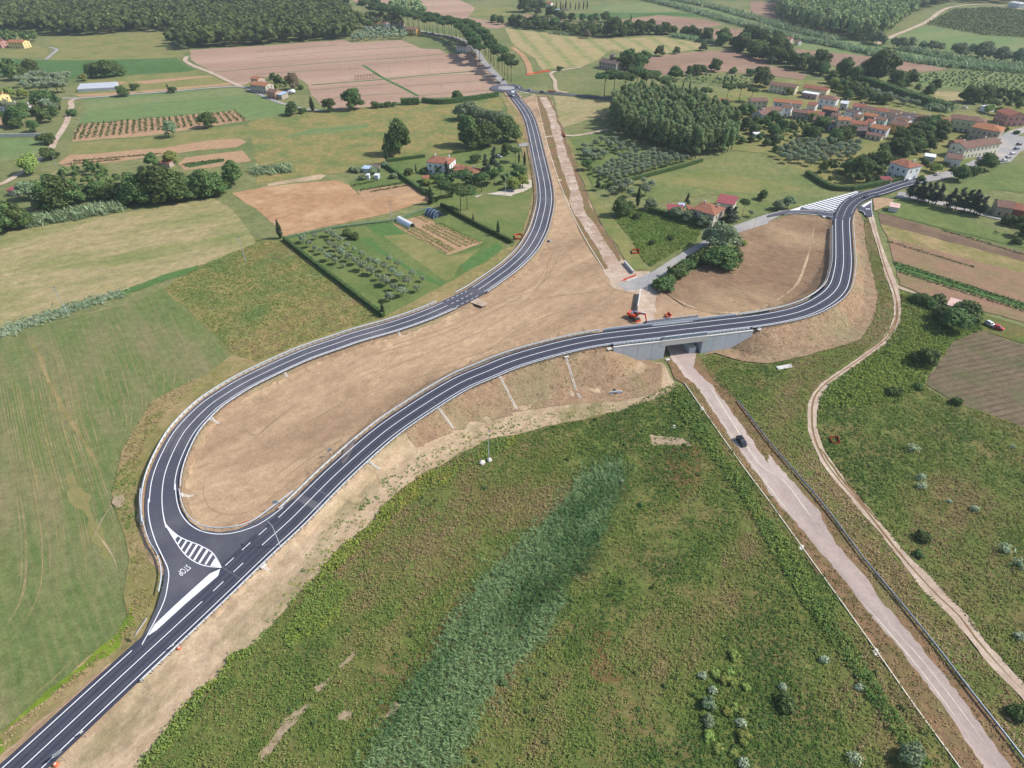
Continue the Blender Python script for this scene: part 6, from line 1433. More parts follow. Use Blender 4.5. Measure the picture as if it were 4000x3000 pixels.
for n, (x0, y0, x1, y1, wl, rf) in enumerate([(835, 915, 945, 928, cream, 'brown'), (947, 930, 1050, 942, pale, 'red'), (1052, 944, 1160, 960, cream, 'brown'), (1165, 968, 1290, 985, white, 'grey'), (1292, 987, 1420, 1004, pale, 'brown'), (1422, 1000, 1588, 1020, stone, 'orange')]):
    house((t3, x0, y0), (t3, x1, y1), 9, 6.6, wl, rf, ['cream terrace house, first in the long row', 'pale terrace house under a reddish roof', 'cream terrace house with small dark windows', 'white terrace house under a grey roof', 'pale terrace house near the shuttered villa', 'stone terrace house with orange roof at the end'][n], over=0.15)
house((t3, 1640, 992), (t3, 1850, 1015), 11, 8, (230, 224, 176), 'brown', 'pale yellow villa with green shutters', 'hip', win='shutter_g', floors=2)
house((t3, 1860, 1062), (t3, 1985, 1080), 14, 8, stone, 'orange', 'big stone house with orange hipped roof on the street', 'hip')
house((t3, 610, 1010), (t3, 715, 1010), 8, 9, cream, 'orange', 'tall narrow cream house above the gardens')
house((t3, 725, 1040), (t3, 860, 1048), 8, 6, cream, 'red', 'cream house with red roof in the middle of the village')
house((t3, 845, 972), (t3, 955, 985), 8, 7, stone, 'orange', 'stone house with orange roof amid the terraces')
house((t3, 940, 1005), (t3, 1035, 1018), 7, 7, (196, 216, 204), 'brown', 'pale green house squeezed between terraces')
house((t3, 910, 1072), (t3, 1055, 1092), 9, 6, white, 'orange', 'white house with orange-brown roof above the thicket')
house((t3, 1085, 1040), (t3, 1220, 1062), 9, 6, ochre, 'brown', 'ochre house with brown roof above the thicket')
house((t3, 705, 1098), (t3, 865, 1092), 9, 4, (120, 116, 118), 'grey', 'low dark barn with grey roof', chimneys=0)
house((t3, 455, 1045), (t3, 565, 1038), 7, 5, (200, 208, 220), 'brown', 'bluish white low house at the garden edge')
house((t3, 1290, 1050), (t3, 1480, 1080), 8, 5, pale, 'brown', 'pale house half hidden by the thicket')
house((t3, 1690, 1245), (t3, 1930, 1180), 11, 7, (238, 230, 206), 'brown', 'long cream house on the street bend', floors=2, chimneys=2)
house((t3, 1560, 1325), (t3, 1680, 1335), 10, 5, pale, 'brown', 'pale lower house joined to the long street house')
house((t3, 1172, 1375), (t3, 1243, 1394), 12, 8, white, 'terra', 'white square villa with terracotta hipped roof', 'hip', floors=2)
house((t3, 1360, 1335), (t3, 1450, 1345), 7, 2.8, grey, 'white', 'grey flat-roofed carport behind the square villa', 'flat', chimneys=0, win=None, name='carport', cat='carport')
house((t3, 2060, 930), (t3, 2190, 975), 14, 7, (206, 150, 140), 'red', 'salmon house at the far end of the village', chimneys=0)
house((t3, 560, 1180), (t3, 600, 1185), 4, 2.6, grey, 'white', 'small white-roofed hut in the gardens', 'flat', chimneys=0, win=None, name='hut', cat='hut')
house((t3, 990, 1540), (t3, 1060, 1535), 4, 2.6, cream, 'magenta', 'small red-roofed shed by the tall hedge', 'shed', chimneys=0, win=None, name='garden_shed', cat='shed', rise=.5)
house((t3, 1880, 920), (t3, 1940, 910), 6, 4, white, 'white', 'white shed beside the salmon house', 'flat', chimneys=0, win=None, name='garage', cat='garage')
house((t2, 1400, 822), (t2, 1590, 850), 9, 6, pink, 'brown', 'pink house with brown roof above the poplars')
house((t2, 1655, 845), (t2, 1880, 858), 9, 6, (184, 160, 164), 'red', 'mauve house with red roof under the pines')
house((t2, 2060, 845), (t2, 2200, 845), 9, 6, cream, 'brown', 'cream house at the top edge of the village')
house((t2, 2130, 965), (t2, 2215, 945), 9, 6, (214, 218, 224), 'brown', 'bluish white house beside the village trees')
house((t2, 1612, 945), (t2, 1650, 952), 5, 3, white, 'white', 'small white shed behind the poplar grove', 'flat', chimneys=0, win=None, name='garden_shed', cat='shed')
house((t2, 2090, 1150), (t2, 2150, 1150), 5, 2.6, grey, 'white', 'grey garden hut beside the grove', 'flat', chimneys=0, win=None, name='hut', cat='hut')
house((t2, 790, 500), (t2, 940, 525), 14, 6, stone, 'grey', 'ruined grey farmhouse wrapped in trees')
house((t2, 855, 468), (t2, 890, 472), 6, 9.5, stone, 'grey', 'square chimney tower of the ruined farmhouse', 'flat', chimneys=0, name='tower', cat='tower')
house((t3, 70, 312), (t3, 215, 325), 10, 6, (222, 190, 176), 'red', 'old farmhouse with pink roof by the small wood')
house((t3, 250, 345), (t3, 285, 350), 6, 4, pale, 'brown', 'small annexe beside the pink-roofed farmhouse', chimneys=0)
house((t3, 2120, 10), (t3, 2200, 20), 10, 6, white, 'white', 'white farmhouse beyond the vineyard', 'hip')
house((t2, 245, 12), (t2, 345, 18), 10, 6, (236, 226, 214), 'red', 'far white farmhouse with red roof')
house((t2, 335, 82), (t2, 410, 80), 8, 3, grey, 'blue', 'far shed with pale blue roof', 'flat', chimneys=0, win=None, name='farm_shed', cat='shed')
house((t2, 435, 78), (t2, 480, 76), 8, 3, stone, 'grey', 'far shed with grey roof', 'flat', chimneys=0, win=None, name='farm_shed', cat='shed')
for n, (x0, y0, x1, y1, w, h, wl, rf, lb) in enumerate([(560, 975, 640, 985, 7, 6, pale, 'brown', 'pale narrow house below the dark barn'), (620, 1120, 700, 1118, 7, 3.2, pink, 'red', 'low pinkish house with terrace in the gardens'), (760, 985, 830, 995, 7, 6.5, cream, 'brown', 'cream house behind the tall narrow one'), (870, 1025, 930, 1035, 7, 6.5, white, 'red', 'white house between the red roof and the green house'), (1045, 985, 1120, 998, 7, 6.5, pale, 'grey', 'pale house under a grey roof behind the ochre one'), (1130, 1005, 1240, 1025, 8, 6.5, white, 'brown', 'white house facing the thicket'), (860, 1140, 1000, 1160, 6, 3, cream, 'brown', 'low lean-to before the white house'), (400, 1010, 470, 1015, 7, 5, stone, 'brown', 'stone cottage beside the bluish house'), (1240, 1060, 1330, 1075, 7, 5, cream, 'red', 'cream cottage at the thicket edge'), (140, 905, 215, 912, 8, 6, white, 'brown', 'white house above the low terrace'), (360, 880, 430, 888, 8, 5, pale, 'red', 'pale cottage beside the flat white roof'), (1610, 1215, 1690, 1205, 7, 3.4, stone, 'red', 'low red-roofed annexe in the courtyard'), (640, 870, 700, 876, 7, 5, grey, 'white', 'grey flat house beside the white villa')]):
    house((t3, x0, y0), (t3, x1, y1), w, h, wl, rf, lb)
# red-roofed house by the old road
house(('21', 1668, 100), ('21', 1745, 122), 12, 7, (196, 186, 172), 'terra', 'stone-coloured house with terracotta hipped roof by the old road', 'hip', floors=2, chimneys=2)
house(('21', 1790, 45), ('21', 1935, 70), 10, 4.2, pale, 'magenta', 'low annexe with crimson sheet roof', 'shed', rise=0.9, chimneys=0)
house(('21', 1350, 125), ('21', 1475, 132), 6, 2.8, (206, 176, 110), 'magenta', 'low garden building with dark red roof', 'shed', rise=.6, chimneys=0, name='garden_shed', cat='shed')
house(('21', 1440, 105), ('21', 1490, 108), 4, 2.4, grey, 'blue', 'pale blue lean-to beside the garden building', 'flat', chimneys=0, win=None, name='lean_to', cat='shed')
house(('21', 1520, 130), ('21', 1550, 128), 4, 2.6, pale, 'terra', 'small terracotta-roofed porch by the stone-coloured house', 'shed', rise=.4, chimneys=0, win=None, name='porch', cat='porch')
# the white villa
house((t1, 1545, 1350), (t1, 1650, 1360), 11, 6.8, white, 'terra', 'white villa with terracotta roof beside the link road', 'hip', rise=2.2, floors=2, chimneys=2)
house((t1, 1775, 1435), (t1, 1885, 1455), 10, 3.6, white, 'terra', 'low white annexe of the villa with terracotta roof', 'hip', rise=1.6)
house((t1, 1700, 1425), (t1, 1760, 1430), 5, 3.4, (226, 190, 170), 'terra', 'terracotta terrace block between villa and annexe', 'flat', chimneys=0, win=None, name='terrace', cat='terrace')
house((t1, 1440, 1520), (t1, 1510, 1512), 5, 2.8, (222, 180, 158), 'terra', 'small pinkish garage before the villa', 'gable', chimneys=0, win=None, name='garage', cat='garage')
house((t1, 930, 1440), (t1, 980, 1445), 4, 2.4, (210, 214, 220), 'blue', 'allotment shed under a blue sheet', 'shed', rise=.4, chimneys=0, win=None, name='allotment_shed', cat='shed')
house((t1, 985, 1430), (t1, 1060, 1435), 5, 2.4, stone, 'grey', 'brownish allotment shed with grey roof', 'shed', rise=.4, chimneys=0, win=None, name='allotment_shed', cat='shed')
house((t1, 950, 1505), (t1, 978, 1505), 3, 2.4, (214, 222, 232), 'white', 'white metal box in the allotment', 'flat', chimneys=0, win=None, name='storage_box', cat='box')
house((t1, 1025, 1505), (t1, 1060, 1508), 3, 2.2, (196, 204, 214), 'white', 'low white hut in the allotment', 'flat', chimneys=0, win=None, name='storage_box', cat='box')
# stone farmhouse by the wheat
house((t0, 2190, 700), (t1, 110, 716), 10, 6.2, (196, 186, 170), 'orange', 'grey-plastered farmhouse with orange roof below the wheat')
house((t1, -20, 655), (t1, 40, 665), 8, 8, (196, 172, 156), 'orange', 'taller back wing of the farmhouse below the wheat', chimneys=0)
house((t1, 120, 765), (t1, 190, 775), 9, 5.2, (186, 146, 124), 'brown', 'old brick house beside the farmhouse lane', chimneys=1)
house((t1, 205, 800), (t1, 245, 805), 8, 3.6, stone, 'blue', 'brick shed with pale blue roof by the farmhouse', 'shed', rise=.6, chimneys=0, win=None, name='farm_shed', cat='shed')
house((t1, 1755, 372), (t1, 1835, 382), 10, 6, (214, 208, 204), 'brown', 'grey-white house under the pine avenue')
house((t1, 1020, 188), (t1, 1075, 192), 9, 6, cream, 'orange', 'far house with bright orange roof at the wood edge')
house((t1, 1075, 182), (t1, 1140, 188), 8, 7, white, 'red', 'far white house at the wood edge')
house((t1, 1170, 182), (t1, 1275, 182), 9, 6, (200, 172, 156), 'brown', 'far pinkish house behind the pines')
house((t1, 1300, 232), (t1, 1400, 240), 10, 6.5, ochre, 'brown', 'far yellow and red house beside the avenue')
house((t1, 940, 235), (t1, 1000, 233), 6, 3, grey, 'white', 'far low shed at the wood edge', 'flat', chimneys=0, win=None, name='farm_shed', cat='shed')
house((t0, 85, 342), (t0, 215, 345), 11, 6, yellow, 'orange', 'yellow farmhouse with orange roof below the wood')
house((t0, -40, 340), (t0, 25, 345), 10, 6, (200, 150, 140), 'red', 'pinkish house at the left edge below the wood')
house((t0, -30, 800), (t0, 20, 805), 9, 8, yellow, 'orange', 'yellow house with orange roof at the left edge')
house((t0, 10, 880), (t0, 150, 890), 9, 4, white, 'grey', 'white house with dark roof beside the lane', chimneys=1)
house((t0, 165, 888), (t0, 250, 905), 9, 4, white, 'brown', 'white gabled house nearest the lane')
house((t0, 1510, 82), (t0, 1545, 84), 9, 9, (226, 120, 120), 'magenta', 'small red building rising from the wood', chimneys=0, win=None)
house((t0, 960, 60), (t0, 1030, 68), 10, 5, cream, 'orange', 'pinkish farmhouse hidden in the wood', chimneys=0)
house(('01', 310, 60), ('01', 400, 90), 6, 3.4, (104, 76, 70), 'grey', 'dark brown hut behind the tree row', chimneys=0, win=None, name='hut', cat='hut')
house((t0, 90, 1620), (t0, 170, 1625), 6, 3.2, stone, 'magenta', 'shed with purple-red roof beside the lane', 'shed', rise=.5, chimneys=0, win=None, name='garden_shed', cat='shed')
house((t0, 1400, 1385), (t0, 1480, 1390), 6, 2.8, stone, 'red', 'low reddish hut behind the tree row', 'shed', rise=.5, chimneys=0, win=None, name='hut', cat='hut')
# right edge
house(('31', 1990, 65), ('31', 2130, 85), 11, 5, (186, 170, 146), 'brown', 'stone barn with brown roof by the paddock', chimneys=0, floors=1)
house(('31', 2150, 95), ('31', 2260, 115), 10, 5, (150, 92, 80), 'red', 'reddish barn joined to the stone barn', chimneys=0, floors=1)
house(('31', 1060, 105), ('31', 1135, 118), 5, 2.8, (226, 214, 210), 'pinkwhite', 'small shed with rusty white roof at the side junction', 'shed', rise=.4, chimneys=0, win=None, name='tin_shed', cat='shed')
house(('31', 1575, 940), ('31', 1690, 975), 5.5, 2.6, (220, 206, 198), 'pinkwhite', 'tin-roofed shed among the dark trees', 'shed', rise=.6, chimneys=0, win=None, name='tin_shed', cat='shed')
# white garden wall by the lane, tank, tunnels, old lattice barn
slab_wall(T(t0, -20, 1186), T(t0, 412, 1178), 2.2, 0.4, 'long white garden wall at the left edge', 'concrete_pale', 'garden_wall', 8)
tank = empty('fuel_tank', T(t1, 312, 812), 0.5, 'silver cylindrical tank beside the farmhouse shed', 'tank')
MB().tube((-2.6, 0, 2.0), (2.6, 0, 2.0), 1.6, 1.6, 14).tube((2.6, 0, 2.0), (3.2, 0, 2.0), 1.6, 0.7, 14).tube((-2.6, 0, 2.0), (-3.2, 0, 2.0), 1.6, 0.7, 14).part('vessel', plain('tank_white', C(220, 222, 226), 0.4, var=.05), tank, True)
for x in (-1.8, 1.8): MB().box(x, 0, 0.3, 0.4, 2.2, 0.6).part('leg', M['dullsteel'], tank)
def tunnel(a, b, w, h, mat, label, hoops=6, name='polytunnel', ends=True):
    d = b - a; L = d.length; root = empty(name, a, math.atan2(d.y, d.x), label, 'polytunnel'); n = 10
    arc = [(w / 2 * math.cos(math.pi * i / n), h * math.sin(math.pi * i / n)) for i in range(n + 1)]
    V = [(x, y, z) for x in (0, L) for y, z in arc] + [(x, y * .96, z * .96) for x in (0, L) for y, z in arc]; k = n + 1
    F = [(i, i + 1, k + i + 1, k + i) for i in range(n)] + [(2 * k + i + 1, 2 * k + i, 3 * k + i, 3 * k + i + 1) for i in range(n)]
    add('cover', mesh_of('cover', V, F, mat, True), root)
    for j in range(hoops):
        x = L * j / (hoops - 1); mb = MB()
        for i in range(n): mb.tube((x, arc[i][0] * 1.02, arc[i][1] * 1.02), (x, arc[i + 1][0] * 1.02, arc[i + 1][1] * 1.02), 0.06, k=4, cap=False)
        mb.part('hoop', M['steel'], root)
    if ends:
        add('end_panel', mesh_of('end_panel', [(L * .995, y * .95, z * .95) for y, z in arc], [tuple(range(k))], mat), root)
        MB().box(L, 0, 0.95, 0.06, 1.0, 1.9).part('door', M['dullsteel'], root)
    return root
film = plain('white_film', C(226, 230, 238), 0.5, var=0.05)
tunnel(T('11', 1238, 250), T('11', 1352, 312), 3.6, 2.6, film, 'white plastic polytunnel at the top of the vegetable plot', ends=False)
tunnel(T('11', 1495, 190), T('11', 1570, 222), 6.0, 3.6, plain('navy_sheet', C(64, 82, 104), 0.5, var=.1), 'dark blue rounded shed beside the vegetable plot', 4, 'rounded_shed')
glassm = plain('greenhouse_glass', C(196, 200, 206), 0.4, var=.1)
for n, (x0, y0, x1, y1) in enumerate([(690, 778, 1015, 762), (705, 755, 1020, 738)]):
    a, b = T(t0, x0, y0 + 8, 0), T(t0, x1, y1 + 8, 0)
    d = b - a; L = d.length; root = empty('greenhouse', a, math.atan2(d.y, d.x), 'long pale greenhouse on the allotment strips, the ' + ('nearer' if n == 0 else 'farther') + ' one', 'greenhouse', 'greenhouses on the strips')
    for j in range(14):
        MB().prism([(-4, 0), (4, 0), (4, 2.4), (0, 3.8), (-4, 2.4)], 'x', L * j / 14 + .06, L * (j + 1) / 14 - .06).part('bay', glassm, root)
    MB().box(L / 2, 0, 3.85, L, 0.2, 0.12).part('ridge_bar', M['steel'], root)
lb = empty('pole_barn', T(t1, 860, 690), math.atan2(T(t1, 1060, 672).y - T(t1, 860, 690).y, T(t1, 1060, 672).x - T(t1, 860, 690).x), 'long low open pole barn in the wheat field', 'barn'); L = (T(t1, 1060, 672) - T(t1, 860, 690)).length
for j in range(9):
    for y in (-2.5, 2.5): MB().box(L * j / 8, y, 1.5, .25, .25, 3.0).part('post', M['timber'], lb)
for y in (-2.5, 0, 2.5): MB().box(L / 2, y, 3.1 + (0.6 if y == 0 else 0), L + .5, .25, .25).part('purlin', M['timber'], lb)
for j in range(9): MB().quadbox([(L * j / 8 - .12, -2.7, 3.15), (L * j / 8 + .12, -2.7, 3.15), (L * j / 8 + .12, 0, 3.75), (L * j / 8 - .12, 0, 3.75)], [(L * j / 8 - .12, -2.7, 3.35), (L * j / 8 + .12, -2.7, 3.35), (L * j / 8 + .12, 0, 3.95), (L * j / 8 - .12, 0, 3.95)]).part('rafter', M['timber'], lb)

# ------------------------------------------------------------------ poles, lamps, wires
M['polewood'] = plain('pole_grey', C(168, 170, 178), 0.8, var=0.08)
M['wire'] = plain('wire', C(90, 92, 98), 0.6, var=0)
def pole(p, h, label, arm=True, lean=0.0, r=0.16, group='power poles'):
    p = on_land(p); root = empty('power_pole', p, R.uniform(-.4, .4), label, 'pole', group)
    MB().tube((0, 0, -0.3), (lean * h, 0, h), r, r * .6, 8).part('shaft', M['polewood'], root)
    if arm:
        MB().box(lean * h, 0, h - 0.35, 1.6, 0.12, 0.12).part('crossarm', M['dullsteel'], root)
        for x in (-.7, 0, .7): MB().tube((lean * h + x, 0, h - .3), (lean * h + x, 0, h + .05), 0.06, .04, 6).part('insulator', M['glass'], root)
    return p + Vector((lean * h, 0, h))
tops = {}
for key, (t, x, y), h, lb in [('a', ('01', 590, 1060), 13, 'tall grey pole on the ditch between hay and crop'), ('b', ('01', 2125, 610), 13, 'tall grey pole at the right side of the hay meadow'), ('c', ('11', 1175, 255), 11, 'grey pole at the edge of the vegetable garden'), ('d', ('11', 2155, 25), 12, 'grey pole on the lawn beside the link road'), ('e', (t2, 680, 1312), 13.5, 'tall grey pole beside the upper olives'), ('f', (t3, 15, 618), 14, 'pole with crossarm in the tree belt behind the village'), ('g', (t3, 790, 660), 13, 'thin pole before the huge round tree'), ('h', (t3, 1665, 710), 15, 'tall pale pole in the vine plots'), ('i', (t1, 1060, 580), 12, 'thin pole in the wheat by the green cross strip'), ('j', (t1, 1293, 525), 12, 'thin pole in the upper wheat'), ('k', (t1, 1160, 670), 10, 'thin pole on the green ditch in the wheat'), ('l', (t1, 1495, 640), 10, 'thin pole at the right end of the green ditch'), ('m', (t1, 820, 697), 10, 'thin pole by the open pole barn'), ('n', (t1, 730, 650), 9, 'thin pole above the open pole barn'), ('o', (t0, 490, 1450), 8, 'leaning pole beside the bright tree on the lane'), ('q', (t1, 1607, 870), 12, 'thin pole in the hedgerow below the wheat'), ('r', (t2, 1258, 205), 16, 'tall pole in the pinkish stubble'), ('s', (t2, 1918, 330), 14, 'pole in the small stubble field'), ('u', (t2, 1310, 870), 10, 'pole behind the far road pines')]:
    tops[key] = pole(T(t, x, y), h, lb, lean=0.12 if key == 'o' else 0.0)
def wire(a, b, sag, label, r=0.022):
    n = 14; q = [a.lerp(b, i / n) - Vector((0, 0, 4 * sag * (i / n) * (1 - i / n))) for i in range(n + 1)]; mb = MB(); c = q[0]
    root = empty('power_line', c, 0, label, 'cable', 'overhead lines')
    for k, off in enumerate((-.6, .6)):
        mb = MB(); s = Vector((-(b - a).y, (b - a).x, 0)).normalized() * off
        for i in range(n): mb.tube(q[i] - c + s, q[i + 1] - c + s, r, k=4, cap=False)
        mb.part('wire', M['wire'], root)
wire(tops['a'], tops['b'], 3, 'overhead wires across the hay meadow'); wire(tops['b'], tops['c'], 3, 'overhead wires over the olive garden corner'); wire(tops['c'], tops['d'], 2, 'overhead wires from the garden to the lawn'); wire(tops['d'], tops['e'], 3, 'overhead wires crossing the link road'); wire(tops['e'], tops['u'], 3, 'overhead wires over the poplar grove', .03); wire(tops['f'], tops['u'], 6, 'overhead wires towards the village', .04)
def lamp(p, h, rz, label, arm=1.6):
    root = empty('street_lamp', p, rz, label, 'lamp', 'street lamps')
    MB().tube((0, 0, -.3), (0, 0, h), 0.11, 0.06, 8).part('post', M['steel'], root)
    MB().tube((0, 0, h), (arm, 0, h + .25), 0.05, .045, 6).part('arm', M['steel'], root)
    MB().box(arm + .25, 0, h + .27, .85, .32, .16, taper=.8).part('lamp_head', M['dullsteel'], root)
    MB().box(0, 0, -.1, .5, .5, .3).part('footing', M['concrete_pale'], root)
lamp(P(1096, 2136, 1.2), 8.4, math.radians(140), 'street lamp leaning over the stop junction')
lamp(T('12', 2013, 672), 11.5, math.radians(60), 'street lamp standing in the weeds by the boulders', .6)
lamp(T('21', 1160, 866), 9.5, math.radians(30), 'street lamp at the end of the old road', .8)
lamp(T('21', 1625, 470), 9, math.radians(-40), 'street lamp half hidden by the silvery willow', .8)
lamp(T('21', 2085, 322), 9, math.radians(80), 'thin lamp post on the old road above the infield', .5)
lamp(T('30', 2140, 1120), 9, math.radians(200), 'street lamp by the big stone house', .8)
lamp(T('20', 1345, 860), 8, math.radians(200), 'street lamp behind the poplar grove', .8)
def sign(p, rz, label, kind='disc', h=2.4):
    root = empty('road_sign', p, rz, label, 'sign')
    MB().tube((0, 0, -.2), (0, 0, h + .6), 0.045, k=6).part('post', M['dullsteel'], root)
    mt = {'disc': 'orange_sign', 'tri': 'white_sign', 'board': 'grey_sign'}[kind]
    m = plain(mt, {'disc': C(232, 130, 92), 'tri': C(226, 224, 222), 'board': C(150, 156, 164)}[kind], .6, var=.03)
    if kind == 'board': MB().box(0, 0, h, 1.4, .05, 1.0).part('plate', m, root)
    else:
        n = 16 if kind == 'disc' else 3
        MB().prism([(.42 * math.cos(2 * math.pi * i / n + math.pi / 2), h + .42 * math.sin(2 * math.pi * i / n + math.pi / 2)) for i in range(n)], 'y', -.03, .03).part('plate', m, root)
sign(T('03', 560, 1590, .6), math.radians(45), 'tall sign post at the road bottom with a long shadow', 'board', 3.2)
sign(T('03', 740, 1385, .6), math.radians(50), 'thin sign post at the road edge above the first', 'tri', 2.0)
sign(T('03', 1520, 640, .9), math.radians(50), 'sign at the guardrail opposite the stop bar', 'tri', 2.2)
sign(T('03', 1185, 545, .5), math.radians(-40), 'sign board where the outer corner rail ends', 'board', 1.8)
sign(T('02', 1795, 1275, 1.2), math.radians(10), 'small white sign at the inner corner of the junction', 'tri', 1.4)
sign(T('12', 645, 615, .9), math.radians(30), 'dark sign inside the main road above the teardrop', 'board', 2.2)
sign(T('12', 180, 1065, 1.4), math.radians(20), 'sign at the tip of the teardrop guardrail', 'board', 2.2)
sign(T('31', 590, 130, .7), math.radians(40), 'sign at the point of the hatched wedge', 'tri', 2.2)
def drum(p, label):
    root = empty('marker_drum', p, 0, label, 'marker')
    MB().tube((0, 0, 0), (0, 0, .7), .42, .36, 12).part('body', plain('orange_plastic', C(236, 122, 82), .6, var=.05), root); MB().tube((0, 0, .7), (0, 0, .85), .2, .16, 10).part('cap', M['concrete_pale'], root)
drum(T('03', 1552, 632, .4), 'orange marker drum behind the guardrail'); drum(T('03', 490, 1635, .4), 'orange marker drum at the bottom edge'); drum(T('12', 200, 1085, 1.5), 'orange marker drum on the road inside the guardrail')
fence = empty('roadside_fence', T('03', 1180, 520), 0, 'white perforated fence beside the outer corner', 'fence')
a, b = T('03', 1180, 520), T('03', 1275, 375); d = b - a
for i in range(10): MB().box(0, 0, .4, d.length / 10 * .7, .05, .8).part('slat', M['concrete_pale'], fence, loc=d * ((i + .5) / 10), rot=(0, 0, math.atan2(d.y, d.x)))
MB().box(0, 0, .85, d.length, .08, .06).part('rail', M['dullsteel'], fence, loc=d / 2, rot=(0, 0, math.atan2(d.y, d.x)))
# ------------------------------------------------------------------ vehicles
M['tyre'] = plain('tyre', C(34, 34, 36), 0.85, var=.05); M['rim'] = plain('rim', C(160, 164, 170), 0.4, metal=.6, var=.05)
M['carglass'] = plain('car_glass', C(46, 54, 66), 0.08, var=0, spec=0.8); M['lampglass'] = plain('lamp_glass', C(220, 222, 226), 0.2, var=0); M['redlamp'] = plain('tail_lamp', C(170, 40, 36), 0.3, var=0)
def paint_mat(name, rgb): return plain('paint_' + name, C(*rgb), 0.25, var=0.02, spec=0.6)
def loft(sections, mat, name, smooth=True):
    """sections: list of rings of equal length"""
    V = [p for s in sections for p in s]; k = len(sections[0]); F = []
    for i in range(len(sections) - 1):
        for j in range(k): F.append((i * k + j, i * k + (j + 1) % k, (i + 1) * k + (j + 1) % k, (i + 1) * k + j))
    F += [tuple(range(k))[::-1], tuple((len(sections) - 1) * k + j for j in range(k))]
    me = mesh_of(name, V, F, mat, False); bm = bmesh.new(); bm.from_mesh(me); bmesh.ops.recalc_face_normals(bm, faces=bm.faces); bm.to_mesh(me); bm.free()
    return me
CARM = {}
def car_meshes(style):
    if style in CARM: return CARM[style]
    Lh = {'hatch': 2.05, 'suv': 2.2, 'van': 2.9}[style]; Wd = {'hatch': .86, 'suv': .90, 'van': 1.0}[style]
    zr = {'hatch': 1.47, 'suv': 1.58, 'van': 2.4}[style]; zb = {'hatch': .92, 'suv': .98, 'van': 1.25}[style]
    def ring(x, w, z0, z1): return [Vector((x, -w * .92, z0)), Vector((x, w * .92, z0)), Vector((x, w, (z0 + z1) * .5)), Vector((x, w * .95, z1)), Vector((x, -w * .95, z1)), Vector((x, -w, (z0 + z1) * .5))]
    body = loft([ring(-Lh, Wd * .86, .38, zb * .86), ring(-Lh + .18, Wd * .97, .25, zb), ring(-Lh * .4, Wd, .2, zb + .02), ring(Lh * .3, Wd, .2, zb), ring(Lh * .72, Wd * .97, .22, zb * .86), ring(Lh - .12, Wd * .88, .28, zb * .74), ring(Lh, Wd * .74, .36, zb * .62)], None, 'body')
    def top(x, w, z): return [Vector((x, -w, z)), Vector((x, w, z))]
    xr0, xr1, xf0, xf1 = -Lh + .14, -Lh + .5, Lh * .18, Lh * .46
    if style == 'van': xr0, xr1, xf0, xf1 = -Lh + .05, -Lh + .12, Lh * .45, Lh * .68
    g = MB().quadbox([(xr0, -Wd * .93, zb - .02), (xf1, -Wd * .93, zb - .06), (xf1, Wd * .93, zb - .06), (xr0, Wd * .93, zb - .02)], [(xr1, -Wd * .78, zr - .05), (xf0, -Wd * .78, zr - .05), (xf0, Wd * .78, zr - .05), (xr1, Wd * .78, zr - .05)]).mesh('greenhouse', M['carglass'])
    r = MB().quadbox([(xr1 - .06, -Wd * .80, zr - .07), (xf0 + .08, -Wd * .80, zr - .07), (xf0 + .08, Wd * .80, zr - .07), (xr1 - .06, Wd * .80, zr - .07)], [(xr1 + .1, -Wd * .7, zr), (xf0 - .05, -Wd * .7, zr), (xf0 - .05, Wd * .7, zr), (xr1 + .1, Wd * .7, zr)]).mesh('roof', None)
    pil = MB()
    for sy in (-1, 1):
        for (x0, x1) in ((xr0, xr1), (-.15 * Lh, -.12 * Lh), (xf1, xf0)):
            pil.quadbox([(x0 - .05, sy * Wd * .94, zb - .03), (x0 + .05, sy * Wd * .94, zb - .03), (x0 + .05, sy * Wd * .90, zb - .03), (x0 - .05, sy * Wd * .90, zb - .03)], [(x1 - .05, sy * Wd * .80, zr - .05), (x1 + .05, sy * Wd * .80, zr - .05), (x1 + .05, sy * Wd * .76, zr - .05), (x1 - .05, sy * Wd * .76, zr - .05)])
    wheel = MB().tube((0, -.11, 0), (0, .11, 0), .33, .33, 16).mesh('wheel', M['tyre']); rim = MB().tube((0, -.125, 0), (0, .125, 0), .2, .2, 12).mesh('rim', M['rim'])
    hl = MB().box(0, 0, 0, .1, .34, .14).mesh('headlight', M['lampglass']); tl = MB().box(0, 0, 0, .06, .16, .3).mesh('tail_light', M['redlamp']); mir = MB().box(0, 0, 0, .14, .2, .14).mesh('mirror', None)
    CARM[style] = dict(body=body, g=g, r=r, pil=pil.mesh('pillars', None), wheel=wheel, rim=rim, hl=hl, tl=tl, mir=mir, Lh=Lh, Wd=Wd, zb=zb, zr=zr, xf1=xf1)
    return CARM[style]
def car(p, rz, rgb, label, style='hatch', cname=None, group='parked and passing cars', name='car', cat='car', box=None):
    d = car_meshes(style); m = paint_mat('%d_%d_%d' % rgb, rgb)
    root = empty(name, p, rz, label, cat, group)
    def painted(nm, me, **k):
        o = add(nm, me, root, **k)
        if not o.data.materials: o.data.materials.append(None)
        o.material_slots[0].link = 'OBJECT'; o.material_slots[0].material = m; return o
    painted('body', d['body']); add('windows', d['g'], root); painted('roof', d['r']); painted('pillars', d['pil'])
    for x in (-d['Lh'] * .62, d['Lh'] * .62):
        for s in (-1, 1):
            w = add('wheel', d['wheel'], root, (x, s * (d['Wd'] - .1), .33)); add('rim', d['rim'], w)
    for s in (-1, 1):
        add('headlight', d['hl'], root, (d['Lh'] - .08, s * d['Wd'] * .6, d['zb'] * .62)); add('tail_light', d['tl'], root, (-d['Lh'] + .03, s * d['Wd'] * .78, d['zb'] * .8)); painted('mirror', d['mir'], loc=(d['xf1'] - .1, s * (d['Wd'] + .06), d['zb'] + .06))
    return root
def hd(a, b): d = b - a; return math.atan2(d.y, d.x)
